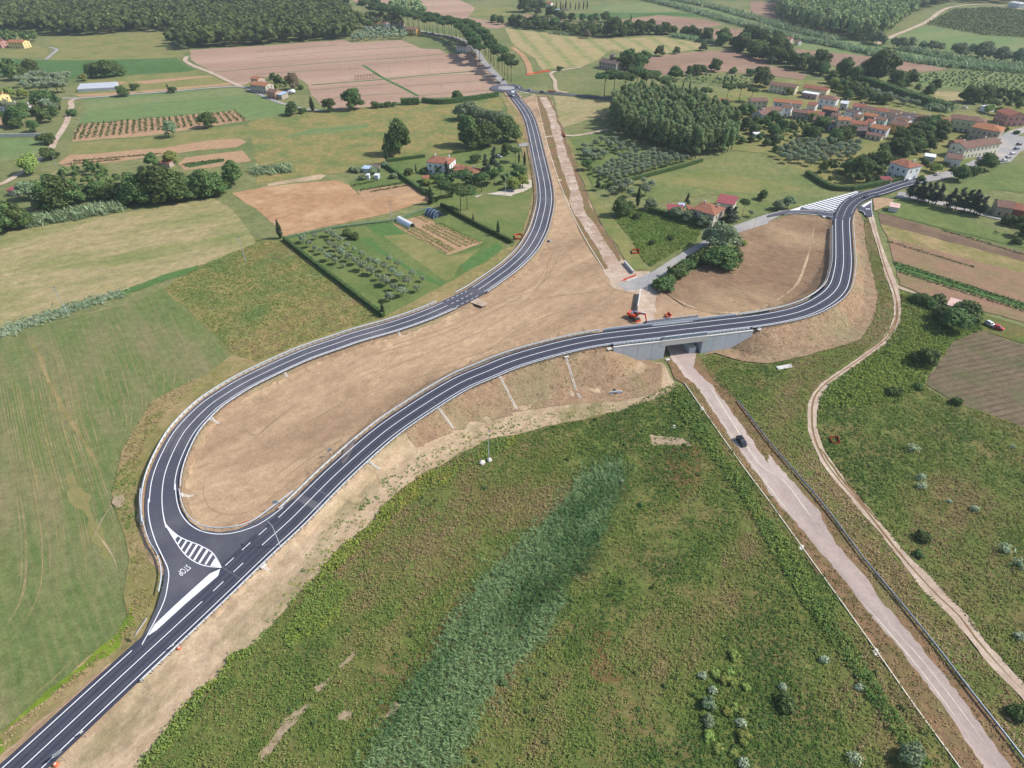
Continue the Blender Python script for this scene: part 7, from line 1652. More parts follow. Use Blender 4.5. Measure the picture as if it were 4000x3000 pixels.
lw, fw = P(2876.4, 1720), P(2895.2, 1745.3); dr = (fw - lw).normalized(); lf = Vector((-dr.y, dr.x, 0))
cc = (lw + fw) / 2 + lf * 0.75
car(cc + Vector((0, 0, .25)), math.atan2(dr.y, dr.x), (30, 32, 38), 'black car parked on the abandoned carriageway with a person beside it', 'suv')
dark, silver, wht, blue = (40, 42, 48), (176, 180, 188), (232, 232, 234), (96, 120, 160)
for (t, x, y, ax, ay, bx, by, rgb, lb, st) in [
    ('31', 842, 52, 700, 120, 900, 20, dark, 'dark car driving past the hatched wedge', 'hatch'),
    (t2, 152, 782, 0, 760, 200, 795, silver, 'silver car second in the queue at the roundabout', 'hatch'),
    (t2, 52, 758, 0, 745, 200, 790, silver, 'silver car first in the queue at the roundabout', 'hatch'),
    (t2, 262, 800, 200, 795, 500, 820, dark, 'dark car on the far road beside the orange netting', 'hatch'),
    (t2, 885, 860, 750, 845, 900, 860, wht, 'white car on the far road under the pines', 'hatch'),
    (t1, 2030, 575, 2000, 540, 2060, 620, wht, 'white car coming down the pine avenue', 'hatch'),
    (t1, 2138, 692, 2100, 650, 2180, 740, dark, 'dark car in the pine avenue near the roundabout', 'hatch'),
    (t1, 2100, 1358, 2060, 1350, 2140, 1366, silver, 'silver car in the villa drive', 'hatch'),
    (t3, 1612, 1128, 1600, 1120, 1600, 1160, dark, 'dark car parked before the shuttered villa', 'hatch'),
    (t3, 1678, 1135, 1670, 1120, 1670, 1160, wht, 'white car parked before the shuttered villa', 'hatch'),
    (t3, 1722, 1138, 1715, 1120, 1715, 1160, silver, 'silver car parked before the shuttered villa', 'hatch'),
    (t3, 1822, 1372, 1780, 1390, 1860, 1350, silver, 'silver car on the street by the long yellow house', 'hatch'),
    (t3, 1462, 1512, 1420, 1520, 1500, 1500, wht, 'white car parked by the square villa garden', 'hatch'),
    (t3, 1218, 1560, 1180, 1565, 1260, 1552, wht, 'white car at the corner of the square villa', 'hatch'),
    (t3, 2168, 1252, 2140, 1256, 2200, 1250, dark, 'dark car, farthest in the parking row', 'hatch'),
    (t3, 2145, 1290, 2110, 1294, 2180, 1286, blue, 'blue car in the parking row', 'hatch'),
    (t3, 2112, 1335, 2080, 1339, 2150, 1331, wht, 'white car in the middle of the parking row', 'hatch'),
    (t3, 2072, 1365, 2040, 1369, 2110, 1361, silver, 'silver car nearer in the parking row', 'hatch'),
    (t3, 2042, 1392, 2010, 1396, 2080, 1388, wht, 'white car, nearest in the parking row', 'hatch'),
    (t3, 1700, 935, 1680, 930, 1730, 940, wht, 'white car behind the village by the canal road', 'hatch'),
    ('31', 1915, 1150, 1900, 1140, 1935, 1160, wht, 'small white car at the edge of the ploughed field', 'hatch'),
    ('31', 1985, 1178, 1960, 1170, 2010, 1188, (206, 62, 58), 'red car at the edge of the ploughed field', 'hatch')]:
    car(T(t, x, y, .45), hd(T(t, ax, ay), T(t, bx, by)), rgb, lb, st)
# white box lorry on the link road
vp = P(2004, 374, 1.0); vr = hd(P(2001, 366), P(2013, 386))
lorry = car(vp + Vector((0, 0, .0)), vr, wht, 'white box lorry leaving the roundabout', 'van', name='lorry', cat='lorry', group=None)
MB().box(-1.2, 0, 1.9, 4.4, 2.3, 2.4).part('cargo_box', plain('lorry_box', C(238, 238, 240), .5, var=.02), lorry)
# excavator
EX = plain('excavator_orange', C(226, 86, 50), .45, var=.08); DK = plain('excavator_dark', C(58, 60, 64), .6, var=.08); GY = plain('excavator_grey', C(122, 126, 134), .5, var=.06)
ex = empty('excavator', P(2476, 1247), math.radians(-62), 'orange wheeled excavator reaching towards the bridge guardrail', 'excavator')
MB().box(0, 0, 1.0, 4.6, 1.6, .6).part('undercarriage', DK, ex)
for x in (-1.5, 1.5):
    for s in (-1, 1):
        w = MB().tube((0, -.28, 0), (0, .28, 0), .62, .62, 16).part('wheel', M['tyre'], ex, loc=(x, s * 1.15, .62)); MB().tube((0, -.3, 0), (0, .3, 0), .3, .3, 12).part('hub', EX, w)
MB().box(2.75, 0, .7, .2, 2.5, .75).part('dozer_blade', EX, ex)
MB().tube((0, 0, 1.25), (0, 0, 1.55), .9, .9, 18).part('turntable', DK, ex)
ub = empty('upper', (0, 0, 0)); bpy.data.objects.remove(ub)
yaw = math.radians(22)
def rot(p): c, s = math.cos(yaw), math.sin(yaw); return (p[0] * c - p[1] * s, p[0] * s + p[1] * c, p[2])
MB().box(-.5, 0, 2.05, 3.0, 2.5, 1.0).part('engine_deck', EX, ex, rot=(0, 0, yaw))
MB().prism([(-2.9, 1.6), (-1.9, 1.5), (-1.9, 2.75), (-2.6, 2.75), (-3.0, 2.3)], 'y', -1.25, 1.25).part('counterweight', EX, ex, rot=(0, 0, yaw))
MB().box(-1.3, .2, 2.62, 1.5, 1.8, .2).part('engine_hood', GY, ex, rot=(0, 0, yaw))
cab = MB().prism([(-.35, 1.6), (1.25, 1.6), (1.35, 2.4), (.95, 3.25), (-.3, 3.25)], 'y', .3, 1.25).part('cab', M['carglass'], ex, rot=(0, 0, yaw))
MB().box(.33, .78, 3.3, 1.4, 1.05, .12).part('cab_roof', GY, cab)
for x, z0, z1 in ((-.33, 1.6, 3.25), (1.1, 1.6, 3.0)):
    for y in (.3, 1.25): MB().box(x, y, (z0 + z1) / 2, .1, .08, z1 - z0).part('pillar', GY, cab)
def arm(pts_, w, nm, mat=EX):
    mb = MB()
    for (a, b, h0, h1) in pts_:
        a, b = Vector(a), Vector(b); d = (b - a).normalized(); u = Vector((-d.z, 0, d.x))
        mb.quadbox([a + u * h0 + Vector((0, -w, 0)), a + u * h0 + Vector((0, w, 0)), a - u * h0 + Vector((0, w, 0)), a - u * h0 + Vector((0, -w, 0))], [b + u * h1 + Vector((0, -w, 0)), b + u * h1 + Vector((0, w, 0)), b - u * h1 + Vector((0, w, 0)), b - u * h1 + Vector((0, -w, 0))])
    return mb.part(nm, mat, ex, loc=rot((0, -.25, 0)), rot=(0, 0, yaw))
arm([((.7, 0, 2.0), (2.2, 0, 4.0), .3, .34), ((2.2, 0, 4.0), (4.9, 0, 4.3), .34, .24)], .22, 'boom')
arm([((4.6, 0, 4.75), (5.6, 0, 1.5), .26, .16)], .17, 'stick')
arm([((1.4, 0, 2.4), (3.0, 0, 3.85), .08, .08), ((2.6, 0, 4.55), (4.5, 0, 4.85), .08, .08)], .3, 'hydraulic_ram', M['steel'])
MB().prism([(5.3, 1.6), (5.9, 1.5), (6.1, .9), (5.7, .35), (5.0, .4), (4.8, .9), (5.2, .75), (5.5, .95)], 'y', -.75, .35).part('bucket', DK, ex, rot=(0, 0, yaw))
# site container under the bridge
ct = empty('site_container', T('21', 1535, 1372), math.atan2(axis.y, axis.x), 'pale grey site container standing in the underpass', 'container')
CW = plain('container_paint', C(196, 204, 210), .6, var=.05)
MB().box(1.2, 0, 1.35, 6.0, 2.4, 2.6).part('body', CW, ct)
for s in (-1, 1): MB().box(-1.83, s * .58, 1.3, .06, 1.1, 2.3).part('door', CW, ct)
for x in (-1.75, 4.15):
    for s in (-1, 1): MB().box(x, s * 1.18, 1.35, .14, .14, 2.68).part('corner_post', M['concrete_pale'], ct)
MB().box(1.2, 0, 2.68, 6.1, 2.5, .1).part('roof', M['concrete_pale'], ct)

# ------------------------------------------------------------------ people and horses
def skin_body(name, joints, bones, mat, parent, sub=1):
    me = bpy.data.meshes.new(name); me.from_pydata([j[:3] for j in joints], bones, []); me.materials.append(mat)
    o = add(name, me, parent); o.modifiers.new('skin', 'SKIN')
    for i, j in enumerate(joints):
        sv = me.skin_vertices[0].data[i]; sv.radius = (j[3], j[4] if len(j) > 4 else j[3]); sv.use_root = (i == 0)
    ss = o.modifiers.new('round', 'SUBSURF'); ss.levels = sub; ss.render_levels = sub
    return o
SKIN = plain('skin', C(196, 150, 124), .6, var=.03); HAIR = plain('hair', C(48, 38, 32), .8, var=.05); JEAN = plain('dark_trousers', C(52, 56, 72), .8, var=.05); SHIRT = plain('blue_shirt', C(84, 128, 200), .8, var=.04); TEE = plain('dark_shirt', C(66, 62, 66), .8, var=.04)
def person(p, rz, label, shirt, sit=False):
    root = empty('person', p, rz, label, 'person')
    if not sit:
        hips = (0, 0, .92); kn = [(.02, .10, .5), (.02, -.10, .5)]; ft = [(0, .11, .07), (0, -.11, .07)]; sh = (0, 0, 1.42); el = [(0, .27, 1.13), (0.02, -.27, 1.13)]; hn = [(.10, .27, .88), (.10, -.27, .88)]; hdp = (.02, 0, 1.64); toe = .17
    else:
        hips = (-.1, 0, .98); kn = [(.22, .10, .72), (.24, -.10, .60)]; ft = [(.12, .10, .42), (.10, -.10, .22)]; sh = (.22, 0, 1.40); el = [(.40, .24, 1.16), (.40, -.24, 1.16)]; hn = [(.60, .20, 1.05), (.60, -.20, 1.05)]; hdp = (.34, 0, 1.60); toe = .17
    J = [hips + (.15, .12), ((hips[0] + sh[0]) / 2, 0, (hips[2] + sh[2]) / 2, .15, .12), sh + (.16, .11), (sh[0] + .03, 0, sh[2] + .09, .06, .06), hdp + (.095, .10), (hdp[0], 0, hdp[2] + .12, .07, .08)]
    Bn = [(0, 1), (1, 2), (2, 3), (3, 4), (4, 5)]
    for s in (0, 1):
        sy = 1 if s == 0 else -1; n = len(J)
        J += [(hips[0], sy * .10, hips[2] - .08, .095, .095), kn[s] + (.065, .065), ft[s] + (.045, .045), (ft[s][0] + toe, ft[s][1], ft[s][2] - .03, .04, .035), (sh[0], sy * .2, sh[2] - .02, .065, .065), el[s] + (.045, .045), hn[s] + (.035, .035), (hn[s][0] + .07, hn[s][1], hn[s][2] - .07, .03, .02)]
        Bn += [(0, n), (n, n + 1), (n + 1, n + 2), (n + 2, n + 3), (2, n + 4), (n + 4, n + 5), (n + 5, n + 6), (n + 6, n + 7)]
    skin_body('body', J, Bn, SKIN, root)
    skin_body('shirt', [hips[:2] + (hips[2] + .02, .165, .135), ((hips[0] + sh[0]) / 2, 0, (hips[2] + sh[2]) / 2, .165, .135), sh + (.175, .125), (sh[0], .2, sh[2] - .02, .08, .08), (el[0][0] * .7, .25, (el[0][2] + .07), .065, .065), (sh[0], -.2, sh[2] - .02, .08, .08), (el[1][0] * .7, -.25, (el[1][2] + .07), .065, .065)], [(0, 1), (1, 2), (2, 3), (3, 4), (2, 5), (5, 6)], shirt, root)
    skin_body('trousers', [hips + (.17, .14), (hips[0], .1, hips[2] - .08, .11, .11), kn[0] + (.085, .085), ft[0][:2] + (ft[0][2] + .06, .07, .07), (hips[0], -.1, hips[2] - .08, .11, .11), kn[1] + (.085, .085), ft[1][:2] + (ft[1][2] + .06, .07, .07)], [(0, 1), (1, 2), (2, 3), (0, 4), (4, 5), (5, 6)], JEAN, root)
    bm = bmesh.new(); bmesh.ops.create_uvsphere(bm, u_segments=12, v_segments=8, radius=.115)
    me = bpy.data.meshes.new('hair'); bm.to_mesh(me); bm.free(); me.materials.append(HAIR)
    add('hair', me, root, (hdp[0] - .02, 0, hdp[2] + .07), scale=(1, .95, .9))
    for sy in (-.035, .035): MB().box(0, 0, 0, .02, .025, .015).part('eye', HAIR, root, loc=(hdp[0] + .10, sy, hdp[2] + .02))
    return root
person(P(2869.5, 1722, .25), hd(P(2869, 1722), P(2880, 1728)), 'person in a blue shirt and dark trousers standing beside the black car', SHIRT)
cyc = T('21', 1478, 603, .25); cr = hd(T('21', 1500, 590), T('21', 1400, 645))
person(cyc + Vector((0, 0, .02)), cr, 'person in a dark shirt riding a bicycle on the old road', TEE, True)
bk = empty('bicycle', cyc, cr, 'dark bicycle ridden along the old road', 'bicycle')
def torus(r, rr, n=20):
    mb = MB(); q = [Vector((r * math.cos(2 * math.pi * i / n), 0, r * math.sin(2 * math.pi * i / n))) for i in range(n)]
    for i in range(n): mb.tube(q[i], q[(i + 1) % n], rr, k=5, cap=False)
    return mb
wm_ = torus(.33, .025).mesh('wheel', M['tyre'])
for x in (-.5, .52): add('wheel', wm_, bk, (x, 0, .34))
fr = MB(); J = {'bb': (0, 0, .3), 'st': (-.15, 0, .8), 'hd': (.38, 0, .78), 'ra': (-.5, 0, .34), 'fa': (.52, 0, .34), 'hb': (.34, 0, .98)}
for a, b in (('bb', 'st'), ('bb', 'hd'), ('st', 'hd'), ('bb', 'ra'), ('st', 'ra'), ('hd', 'fa'), ('hd', 'hb')): fr.tube(J[a], J[b], .02, k=6)
fr.part('frame', plain('bicycle_frame', C(60, 66, 80), .4, var=0), bk); MB().box(-.17, 0, .86, .26, .13, .06, taper=.8).part('saddle', HAIR, bk); MB().tube((.36, -.26, 1.0), (.36, .26, 1.0), .018).part('handlebar', M['dullsteel'], bk)
for s in (-1, 1): MB().box(.05 * s, .1 * s, .3 + .12 * s, .1, .08, .03).part('pedal', M['dullsteel'], bk)
HM = plain('horse_coat', C(94, 68, 50), .7, var=.1)
def horse(p, rz, label, graze):
    root = empty('horse', p, rz, label, 'horse', 'two horses in the paddock')
    hx, hz = (1.25, .55) if graze else (1.25, 1.75)
    J = [(-.6, 0, 1.12, .30, .32), (0, 0, 1.1, .31, .33), (.55, 0, 1.15, .27, .34), (.9, 0, 1.2 if graze else 1.4, .16, .2), (1.1, 0, .9 if graze else 1.65, .12, .15), (hx, 0, hz, .11, .12), (hx + .28, 0, hz - .22, .07, .08)]
    Bn = [(i, i + 1) for i in range(6)]
    for (b, x, s) in ((0, -.65, 1), (0, -.65, -1), (2, .6, 1), (2, .6, -1)):
        n = len(J)
        if b == 0: J += [(x, .17 * s, .85, .16, .16), (x + .12, .17 * s, .62, .09, .09), (x - .10, .17 * s, .38, .06, .06), (x - .06, .17 * s, .05, .055, .055)]
        else: J += [(x, .16 * s, .82, .12, .12), (x + .03, .16 * s, .6, .075, .075), (x + .02, .16 * s, .35, .055, .055), (x + .04, .16 * s, .05, .055, .055)]
        Bn += [(b, n), (n, n + 1), (n + 1, n + 2), (n + 2, n + 3)]
    skin_body('body', J, Bn, HM, root)
    skin_body('tail', [(-.88, 0, 1.2, .06), (-1.0, 0, .9, .07), (-1.02, 0, .5, .04)], [(0, 1), (1, 2)], HAIR, root)
    skin_body('mane', [(.75, 0, 1.45, .05), (1.05, 0, 1.15 if graze else 1.82, .05)], [(0, 1)], HAIR, root)
    for s in (-.06, .06): MB().tube((hx - .05, s, hz + .1), (hx - .06, s, hz + .22), .035, .01, 5).part('ear', HM, root)
horse(T('31', 1970, 362), 2.6, 'brown horse grazing on the bare patch of the paddock', True); horse(T('31', 2132, 370), 0.4, 'brown horse standing at the paddock edge', False)
# ------------------------------------------------------------------ ground cover and woods too many to count
def rampmat(name, stops, rough=0.8):
    m, nt, b = newmat(name); N, L = nt.nodes, nt.links
    at = N.new('ShaderNodeAttribute'); at.attribute_name = 'tint'; cr = N.new('ShaderNodeValToRGB'); e = cr.color_ramp
    e.elements[0].position, e.elements[0].color = stops[0]; e.elements[1].position, e.elements[1].color = stops[-1]
    for s in stops[1:-1]:
        k = e.elements.new(s[0]); k.color = s[1]
    L.new(at.outputs['Fac'], cr.inputs[0]); L.new(cr.outputs[0], b.inputs['Base Color'])
    b.inputs['Roughness'].default_value = rough; b.inputs['Specular IOR Level'].default_value = 0.1
    tr = N.new('ShaderNodeBsdfTranslucent'); L.new(cr.outputs[0], tr.inputs[0]); ms = N.new('ShaderNodeMixShader'); ms.inputs[0].default_value = 0.3
    L.new(b.outputs[0], ms.inputs[1]); L.new(tr.outputs[0], ms.inputs[2]); L.new(ms.outputs[0], N['Material Output'].inputs['Surface'])
    return m
M['weedleaf'] = rampmat('weed_leaves', [(0.0, C(88, 116, 58, .95)), (0.4, C(122, 142, 72, .95)), (0.62, C(146, 146, 86, .95)), (0.8, C(158, 136, 98, .9)), (1.0, C(190, 164, 128, .95))])
M['lushleaf'] = rampmat('lush_leaves', [(0.0, C(94, 122, 64, 1)), (0.5, C(128, 148, 78, 1)), (0.8, C(160, 170, 72)), (1.0, C(188, 182, 92))])
M['reedleaf'] = rampmat('reed_leaves', [(0.0, C(82, 114, 66, 1)), (0.5, C(108, 140, 88, 1)), (1.0, C(144, 168, 118, 1))])
M['strawleaf'] = rampmat('straw', [(0.0, C(124, 128, 74)), (0.5, C(168, 150, 100)), (1.0, C(206, 180, 134))])
M['paleleaf'] = rampmat('pale_thistle', [(0.0, C(140, 164, 120)), (1.0, C(206, 216, 186))])
def vnoise(q, scale, seed):
    r = np.random.default_rng(seed); Gd = r.uniform(0, 1, (64, 64)); x = q * scale; i = np.floor(x).astype(int); f = x - i; f = f * f * (3 - 2 * f)
    a = Gd[i[:, 0] % 64, i[:, 1] % 64]; b = Gd[(i[:, 0] + 1) % 64, i[:, 1] % 64]; c = Gd[i[:, 0] % 64, (i[:, 1] + 1) % 64]; d = Gd[(i[:, 0] + 1) % 64, (i[:, 1] + 1) % 64]
    return (a * (1 - f[:, 0]) + b * f[:, 0]) * (1 - f[:, 1]) + (c * (1 - f[:, 0]) + d * f[:, 0]) * f[:, 1]
_fa = P(1700, 2900) - P(2500, 1900); _fa = math.atan2(_fa.y, _fa.x)
def patchy(lo, hi, sc=0.07, seed=1):
    def fn(q, rng):
        c, s = math.cos(_fa), math.sin(_fa); q = np.c_[(q[:, 0] * c + q[:, 1] * s) * .4, -q[:, 0] * s + q[:, 1] * c]
        v = 0.40 * vnoise(q, sc * .45, seed + 5) + 0.30 * vnoise(q, sc * 1.3, seed) + 0.17 * vnoise(q, sc * 4, seed + 1) + 0.13 * vnoise(q, sc * 10, seed + 2)
        v = np.clip((v - 0.32) / 0.34, 0, 1); return lo + (hi - lo) * v
    return fn
fgp = '22:1270,60 1400,0 1490,30 1700,300 2212,1030 32:0,960 280,1400 420,1659 33:480,0 560,130 900,620 1300,1180 1640,1659 23:-300,1680 13:-300,1680 03:1200,1659 1370,1450 1520,1250 1720,1000 1920,860 2000,690 2212,590 12:560,1640 720,1440 1020,1220 1170,990 1420,800 1720,650 1870,570 2010,490 2212,460 22:300,380 700,300 930,240'
def minus(poly, holes):
    P0 = pts(poly) if isinstance(poly, str) else poly; H = [pts(h) for h in holes]
    return P0, H
REED = '22:700,720 930,650 960,720 960,900 850,1100 800,1300 600,1659 23:480,0 450,250 300,520 0,800 13:2212,800 1950,1150 1700,1700 880,1700 1000,1480 1200,1200 1280,1000 1400,850 1540,690 1720,330 2000,0 22:0,1450 100,1350 330,1150 480,1000 550,850'
BARE = ['13:30,1560 280,1210 480,1090 420,1190 330,1290 60,1600', '13:520,960 640,890 600,960 540,1030', '13:710,790 860,640 840,740 740,800', '13:1080,1230 1200,1090 1240,1110 1180,1220', '13:700,1200 860,1160 840,1220 720,1250', '22:1180,440 1480,470 1560,540 1200,530']
def clumps2(name, poly, dens, size, mat, label, holes=(), keep=0.12, **k):
    """as clumps, thinned inside the holes"""
    global inside
    old = inside; H = [pts(h) for h in holes]
    def ins(pl, xy):
        r = old(pl, xy)
        if len(xy) > 50:
            q = np.asarray(xy); r &= (0.6 * vnoise(q, .16, 77) + .4 * vnoise(q, .5, 78)) > np.random.default_rng(9).uniform(.12, .5, len(q))
            for h in H:
                r &= ~(old(h, xy) & (np.random.default_rng(5).uniform(size=len(xy)) > keep))
        return r
    inside = ins
    try: return clumps(name, poly, dens, size, mat, label, **k)
    finally: inside = old
clumps2('weeds', fgp, 5.2, 0.42, 'weedleaf', 'dense wild weeds and dry grass covering the foreground', holes=[REED] + BARE, h=(.1, .75), quads=5, tintfn=patchy(0.0, 0.8, .08, 4), lim=90000)
clumps('reeds', REED, 8.0, 0.42, 'reedleaf', 'tall blue-green reeds in a long band', h=(.5, 1.6), tall=2.8, quads=5, tintfn=patchy(0, 1, .12, 9), lim=42000, seed=8)
clumps('ditch_scrub', '22:1420,60 1540,160 1800,560 2212,1180 32:0,1130 200,1420 330,1659 33:400,130 700,560 1100,1180 1420,1659 1250,1659 900,1100 520,560 150,0 32:0,1400 22:2000,1000 1560,430 1380,160', 4.0, 0.6, 'lushleaf', 'dark green scrub along the carriageway ditch', h=(.4, 1.3), tintfn=patchy(0, .6, .12, 21), lim=14000, seed=12)
clumps('yellow_weeds', '13:440,80 700,-30 780,80 720,350 520,500 240,640 280,450 400,250', 5, 0.5, 'lushleaf', 'yellow-green flowering weeds at the sandy edge', h=(.3, .9), tintfn=patchy(.5, 1, .1, 31), lim=5000)
clumps('yellow_weeds', '12:1180,1000 1420,800 1750,660 2000,490 2212,460 22:100,440 0,560 12:2000,640 1700,830 1450,960 1250,1080', 5, 0.55, 'lushleaf', 'bright weeds along the foot of the sandy slope', h=(.3, .9), tintfn=patchy(.1, .95, .1, 37), lim=7000)
clumps('edge_weeds', '12:540,1640 700,1440 1000,1220 1150,1000 1260,1080 1100,1280 820,1500 640,1659 13:450,60 300,260 0,600 03:2212,640 2000,760 1920,920 1760,1050 1620,1300 1450,1500 1300,1659 1170,1659 1350,1450 1500,1250 1700,1000 1900,860 1990,690 2212,580', 5, 0.6, 'lushleaf', 'thick green weeds bordering the sandy track', h=(.4, 1.2), tintfn=patchy(0, .7, .1, 41), lim=9000)
rightp = '31:1150,880 1300,900 1750,1030 1850,1200 1600,1290 1370,1600 1350,1680 32:1600,160 2260,390 2260,1000 33:2260,1300 2212,930 1870,560 1390,0 32:1200,1480 870,1080 560,690 420,380 450,120 540,0 31:700,1540 1010,1320 1140,1130 1155,1030'
clumps2('weeds', rightp, 3.4, 0.45, 'weedleaf', 'rough weeds right of the dirt path', holes=[], h=(.1, .6), quads=5, tintfn=patchy(0.0, 0.8, .06, 52), lim=46000, seed=14)
clumps('lush_weeds', '31:1160,880 1500,1010 1800,1080 1850,1190 1600,1290 1380,1580 1350,1690 32:1150,140 700,210 450,200 440,120 540,0 31:720,1550 1010,1330 1140,1140', 2.4, 0.7, 'lushleaf', 'lush green weeds below the tin shed', h=(.3, 1.1), tintfn=patchy(0, .6, .08, 61), lim=14000, seed=15)
clumps('weeds', '21:1640,1460 1720,1410 2000,1480 2212,1500 31:300,1430 600,1340 800,1280 900,1100 950,900 900,700 850,500 830,250 860,220 1000,700 1060,900 1075,1050 1030,1200 800,1400 440,1640 32:335,170 335,400 440,670 670,960 970,1310 1230,1659 33:1550,330 1840,700 2212,1110 2212,1600 1410,570 940,0 32:840,1540 480,1060 10,480 22:1955,155 1700,-60', 3.4, 0.45, 'weedleaf', 'weeds between guardrail and dirt path', h=(.1, .7), tintfn=patchy(0, .95, .07, 71), lim=26000, seed=16)
clumps('dry_grass', '22:1490,0 1640,215 2010,740 2212,1010 32:0,960 280,1400 420,1659 33:480,0 560,130 900,620 1650,1659 1860,1659 1640,1350 1470,1090 1190,720 910,380 620,0 32:430,1450 290,1270 0,940 22:2212,930 1850,430 1570,0', 2.2, 0.45, 'strawleaf', 'rusty dry grass between kerb and pavement', h=(.1, .4), tintfn=patchy(.2, .9, .1, 81), lim=9000, seed=17)
clumps('dry_grass', '22:1730,0 1850,150 2020,390 2212,680 32:20,610 220,830 450,1090 640,1420 850,1659 33:940,130 1250,500 1520,840 1920,1390 2110,1659 2200,1640 1400,580 930,10 32:820,1540 460,1060 0,490 22:1945,165 1850,0', 2.2, 0.45, 'strawleaf', 'rusty dry grass between pavement and old guardrail', h=(.1, .45), tintfn=patchy(.2, 1, .1, 83), lim=9000, seed=18)
clumps('meadow_grass', '01:2212,440 11:0,410 240,440 540,690 880,960 1060,1090 700,1200 300,1340 0,1460 01:2150,1480 2000,1400 1830,1200 1660,1030 1420,840 1700,650', 1.8, 0.42, 'weedleaf', 'rough tufted grass in the meadow by the link road', h=(.08, .35), tintfn=patchy(.3, .95, .07, 91), lim=16000, seed=19)
clumps('ditch_reeds', '01:0,1190 400,1060 700,960 1040,860 1060,900 700,1010 560,1060 300,1150 0,1260', 3, 0.8, 'paleleaf', 'pale green reeds lining the ditch by the hay', h=(.4, 1.4), tall=2.0, tintfn=patchy(0, .6, .1, 105), lim=5000, seed=23)
clumps('bramble', '21:890,230 1000,130 1200,200 1640,320 1600,420 1420,510 1200,650 1140,600 1040,440', 1.8, 0.6, 'weedleaf', 'lush bramble covering the corner field', h=(.2, .9), tintfn=patchy(0, .45, .1, 111), lim=9000, seed=24)
clumps('slope_weeds', '03:1170,1659 1500,1250 1900,860 2212,560 12:560,1290 1080,800 1720,440 2212,300 22:860,170 920,230 700,290 300,370 12:2212,450 1850,560 1400,800 1000,1220 540,1640', 0.5, 0.6, 'lushleaf', 'scattered green weeds on the sandy track', h=(.1, .4), tintfn=patchy(0, .8, .1, 141), lim=3000, seed=27)
clumps('slope_grass', '12:1250,480 1600,210 2000,10 21:0,1560 700,1390 1000,1400 1225,1478 1300,1500 22:1290,40 1250,80 1100,120 850,160 600,165 0,250 12:2212,270 1720,415 1400,570', 1.8, 0.45, 'strawleaf', 'dry straw-coloured grass on the embankment', h=(.08, .4), tintfn=patchy(.25, 1, .1, 151), lim=9000, seed=28)
clumps('slope_grass', '31:0,1160 300,1070 520,970 660,850 700,700 720,400 720,270 770,170 820,250 850,500 900,700 950,900 900,1100 800,1280 600,1340 300,1430 21:2212,1490 2000,1470 1750,1395 1900,1340 2090,1220', 1.4, 0.45, 'strawleaf', 'dry straw-coloured grass outside the loop', h=(.08, .4), tintfn=patchy(.3, 1, .1, 155), lim=9000, seed=29)
for n, (t, x, y, r) in enumerate(sorted([('32', 1240, 580, 2.2), ('32', 1310, 820, 1.5), ('32', 1320, 895, 1.6), ('32', 2040, 1450, 2.2), ('32', 2160, 1570, 2.0), ('32', 1560, 1020, .7), ('32', 1780, 1090, 1.2), ('32', 2110, 550, .8), ('33', 480, 735, 1.1), ('33', 120, 970, 1.0), ('33', 780, 970, 1.0), ('33', 740, 1590, 1.6), ('33', 2160, 530, 1.2), ('23', 1640, 870, 1.0), ('23', 1730, 1000, 1.0), ('23', 1970, 1280, 1.2), ('23', 1990, 1620, 1.2), ('22', 945, 850, .9)], key=lambda q: px_of(T(q[0], q[1], q[2])))):
    c = T(t, x, y); rng = np.random.default_rng(200 + n)
    V, F, tn = leaf_cloud([((0, 0, .5 * r), (r, r * .8, .7 * r))], 90, .42, rng, core=.5)
    root = empty('thistle_clump', c, 0, 'pale green thistle clump in the weeds, ' + nth(n + 1) + ' from the left', 'plant', 'pale thistle clumps')
    add('leaves', cloud_mesh('leaves', V, F, tn, M['paleleaf']), root); MB().tube((0, 0, 0), (0, 0, r * .9), .05, .02, 5).part('stem', M['bark'], root)
# planted rows
def rows(name, lines, gap, size, mat, label, h=(.3, .6), seed=0, quads=8):
    rng = np.random.default_rng(seed); q = []
    for a, b in lines:
        d = b - a; n = max(1, int(d.length / gap)); q += [a.lerp(b, (i + rng.uniform(0, .4)) / n) for i in range(n)]
    base = np.array([(p.x, p.y, 0.2) for p in q]); n = len(base); c = np.repeat(base, quads, 0); m = len(c)
    H = np.repeat(rng.uniform(h[0], h[1], n), quads)
    c = c + np.c_[rng.normal(scale=size * .5, size=(m, 2)), rng.uniform(.1, 1, m) * H]
    d = rng.normal(size=(m, 3)); d[:, 2] = np.abs(d[:, 2]) + .3; d /= np.linalg.norm(d, axis=1)[:, None]; t = np.cross(d, rng.normal(size=(m, 3))); t /= np.linalg.norm(t, axis=1)[:, None]; b = np.cross(d, t); s = size * rng.uniform(.6, 1.2, m)[:, None]
    V = np.stack([c - t * s * .5, c - b * s * .35, c + t * s * .5, c + b * s * .35], 1).reshape(-1, 3)
    return tag(add(name, big_mesh(name, V, np.arange(4 * m).reshape(-1, 4), M[mat], np.clip(rng.normal(.4, .25, m), 0, 1))), label, None, None, 'stuff')
ln = []
for i in range(27):
    f = i / 26; ln.append((T('00', 700 + 1330 * f, 1078 - 112 * f), T('00', 640 + 1480 * f, 1215 - 168 * f)))
rows('shrub_rows', ln, 2.6, 1.3, 'leaf', 'rows of young dark shrubs on the tan plot', (.4, 1.6), 1)
ln = []
for (a, b) in [((1215, 275), (1660, 535)), ((1250, 268), (1700, 520)), ((1290, 262), (1720, 505)), ((1440, 300), (1780, 480)), ((1470, 292), (1830, 470)), ((1510, 285), (1870, 455)), ((1550, 275), (1910, 445)), ((1590, 268), (1940, 440)), ((1380, 215), (1490, 265)), ((1430, 205), (1530, 255))]:
    ln.append((T('11', *a), T('11', *b)))
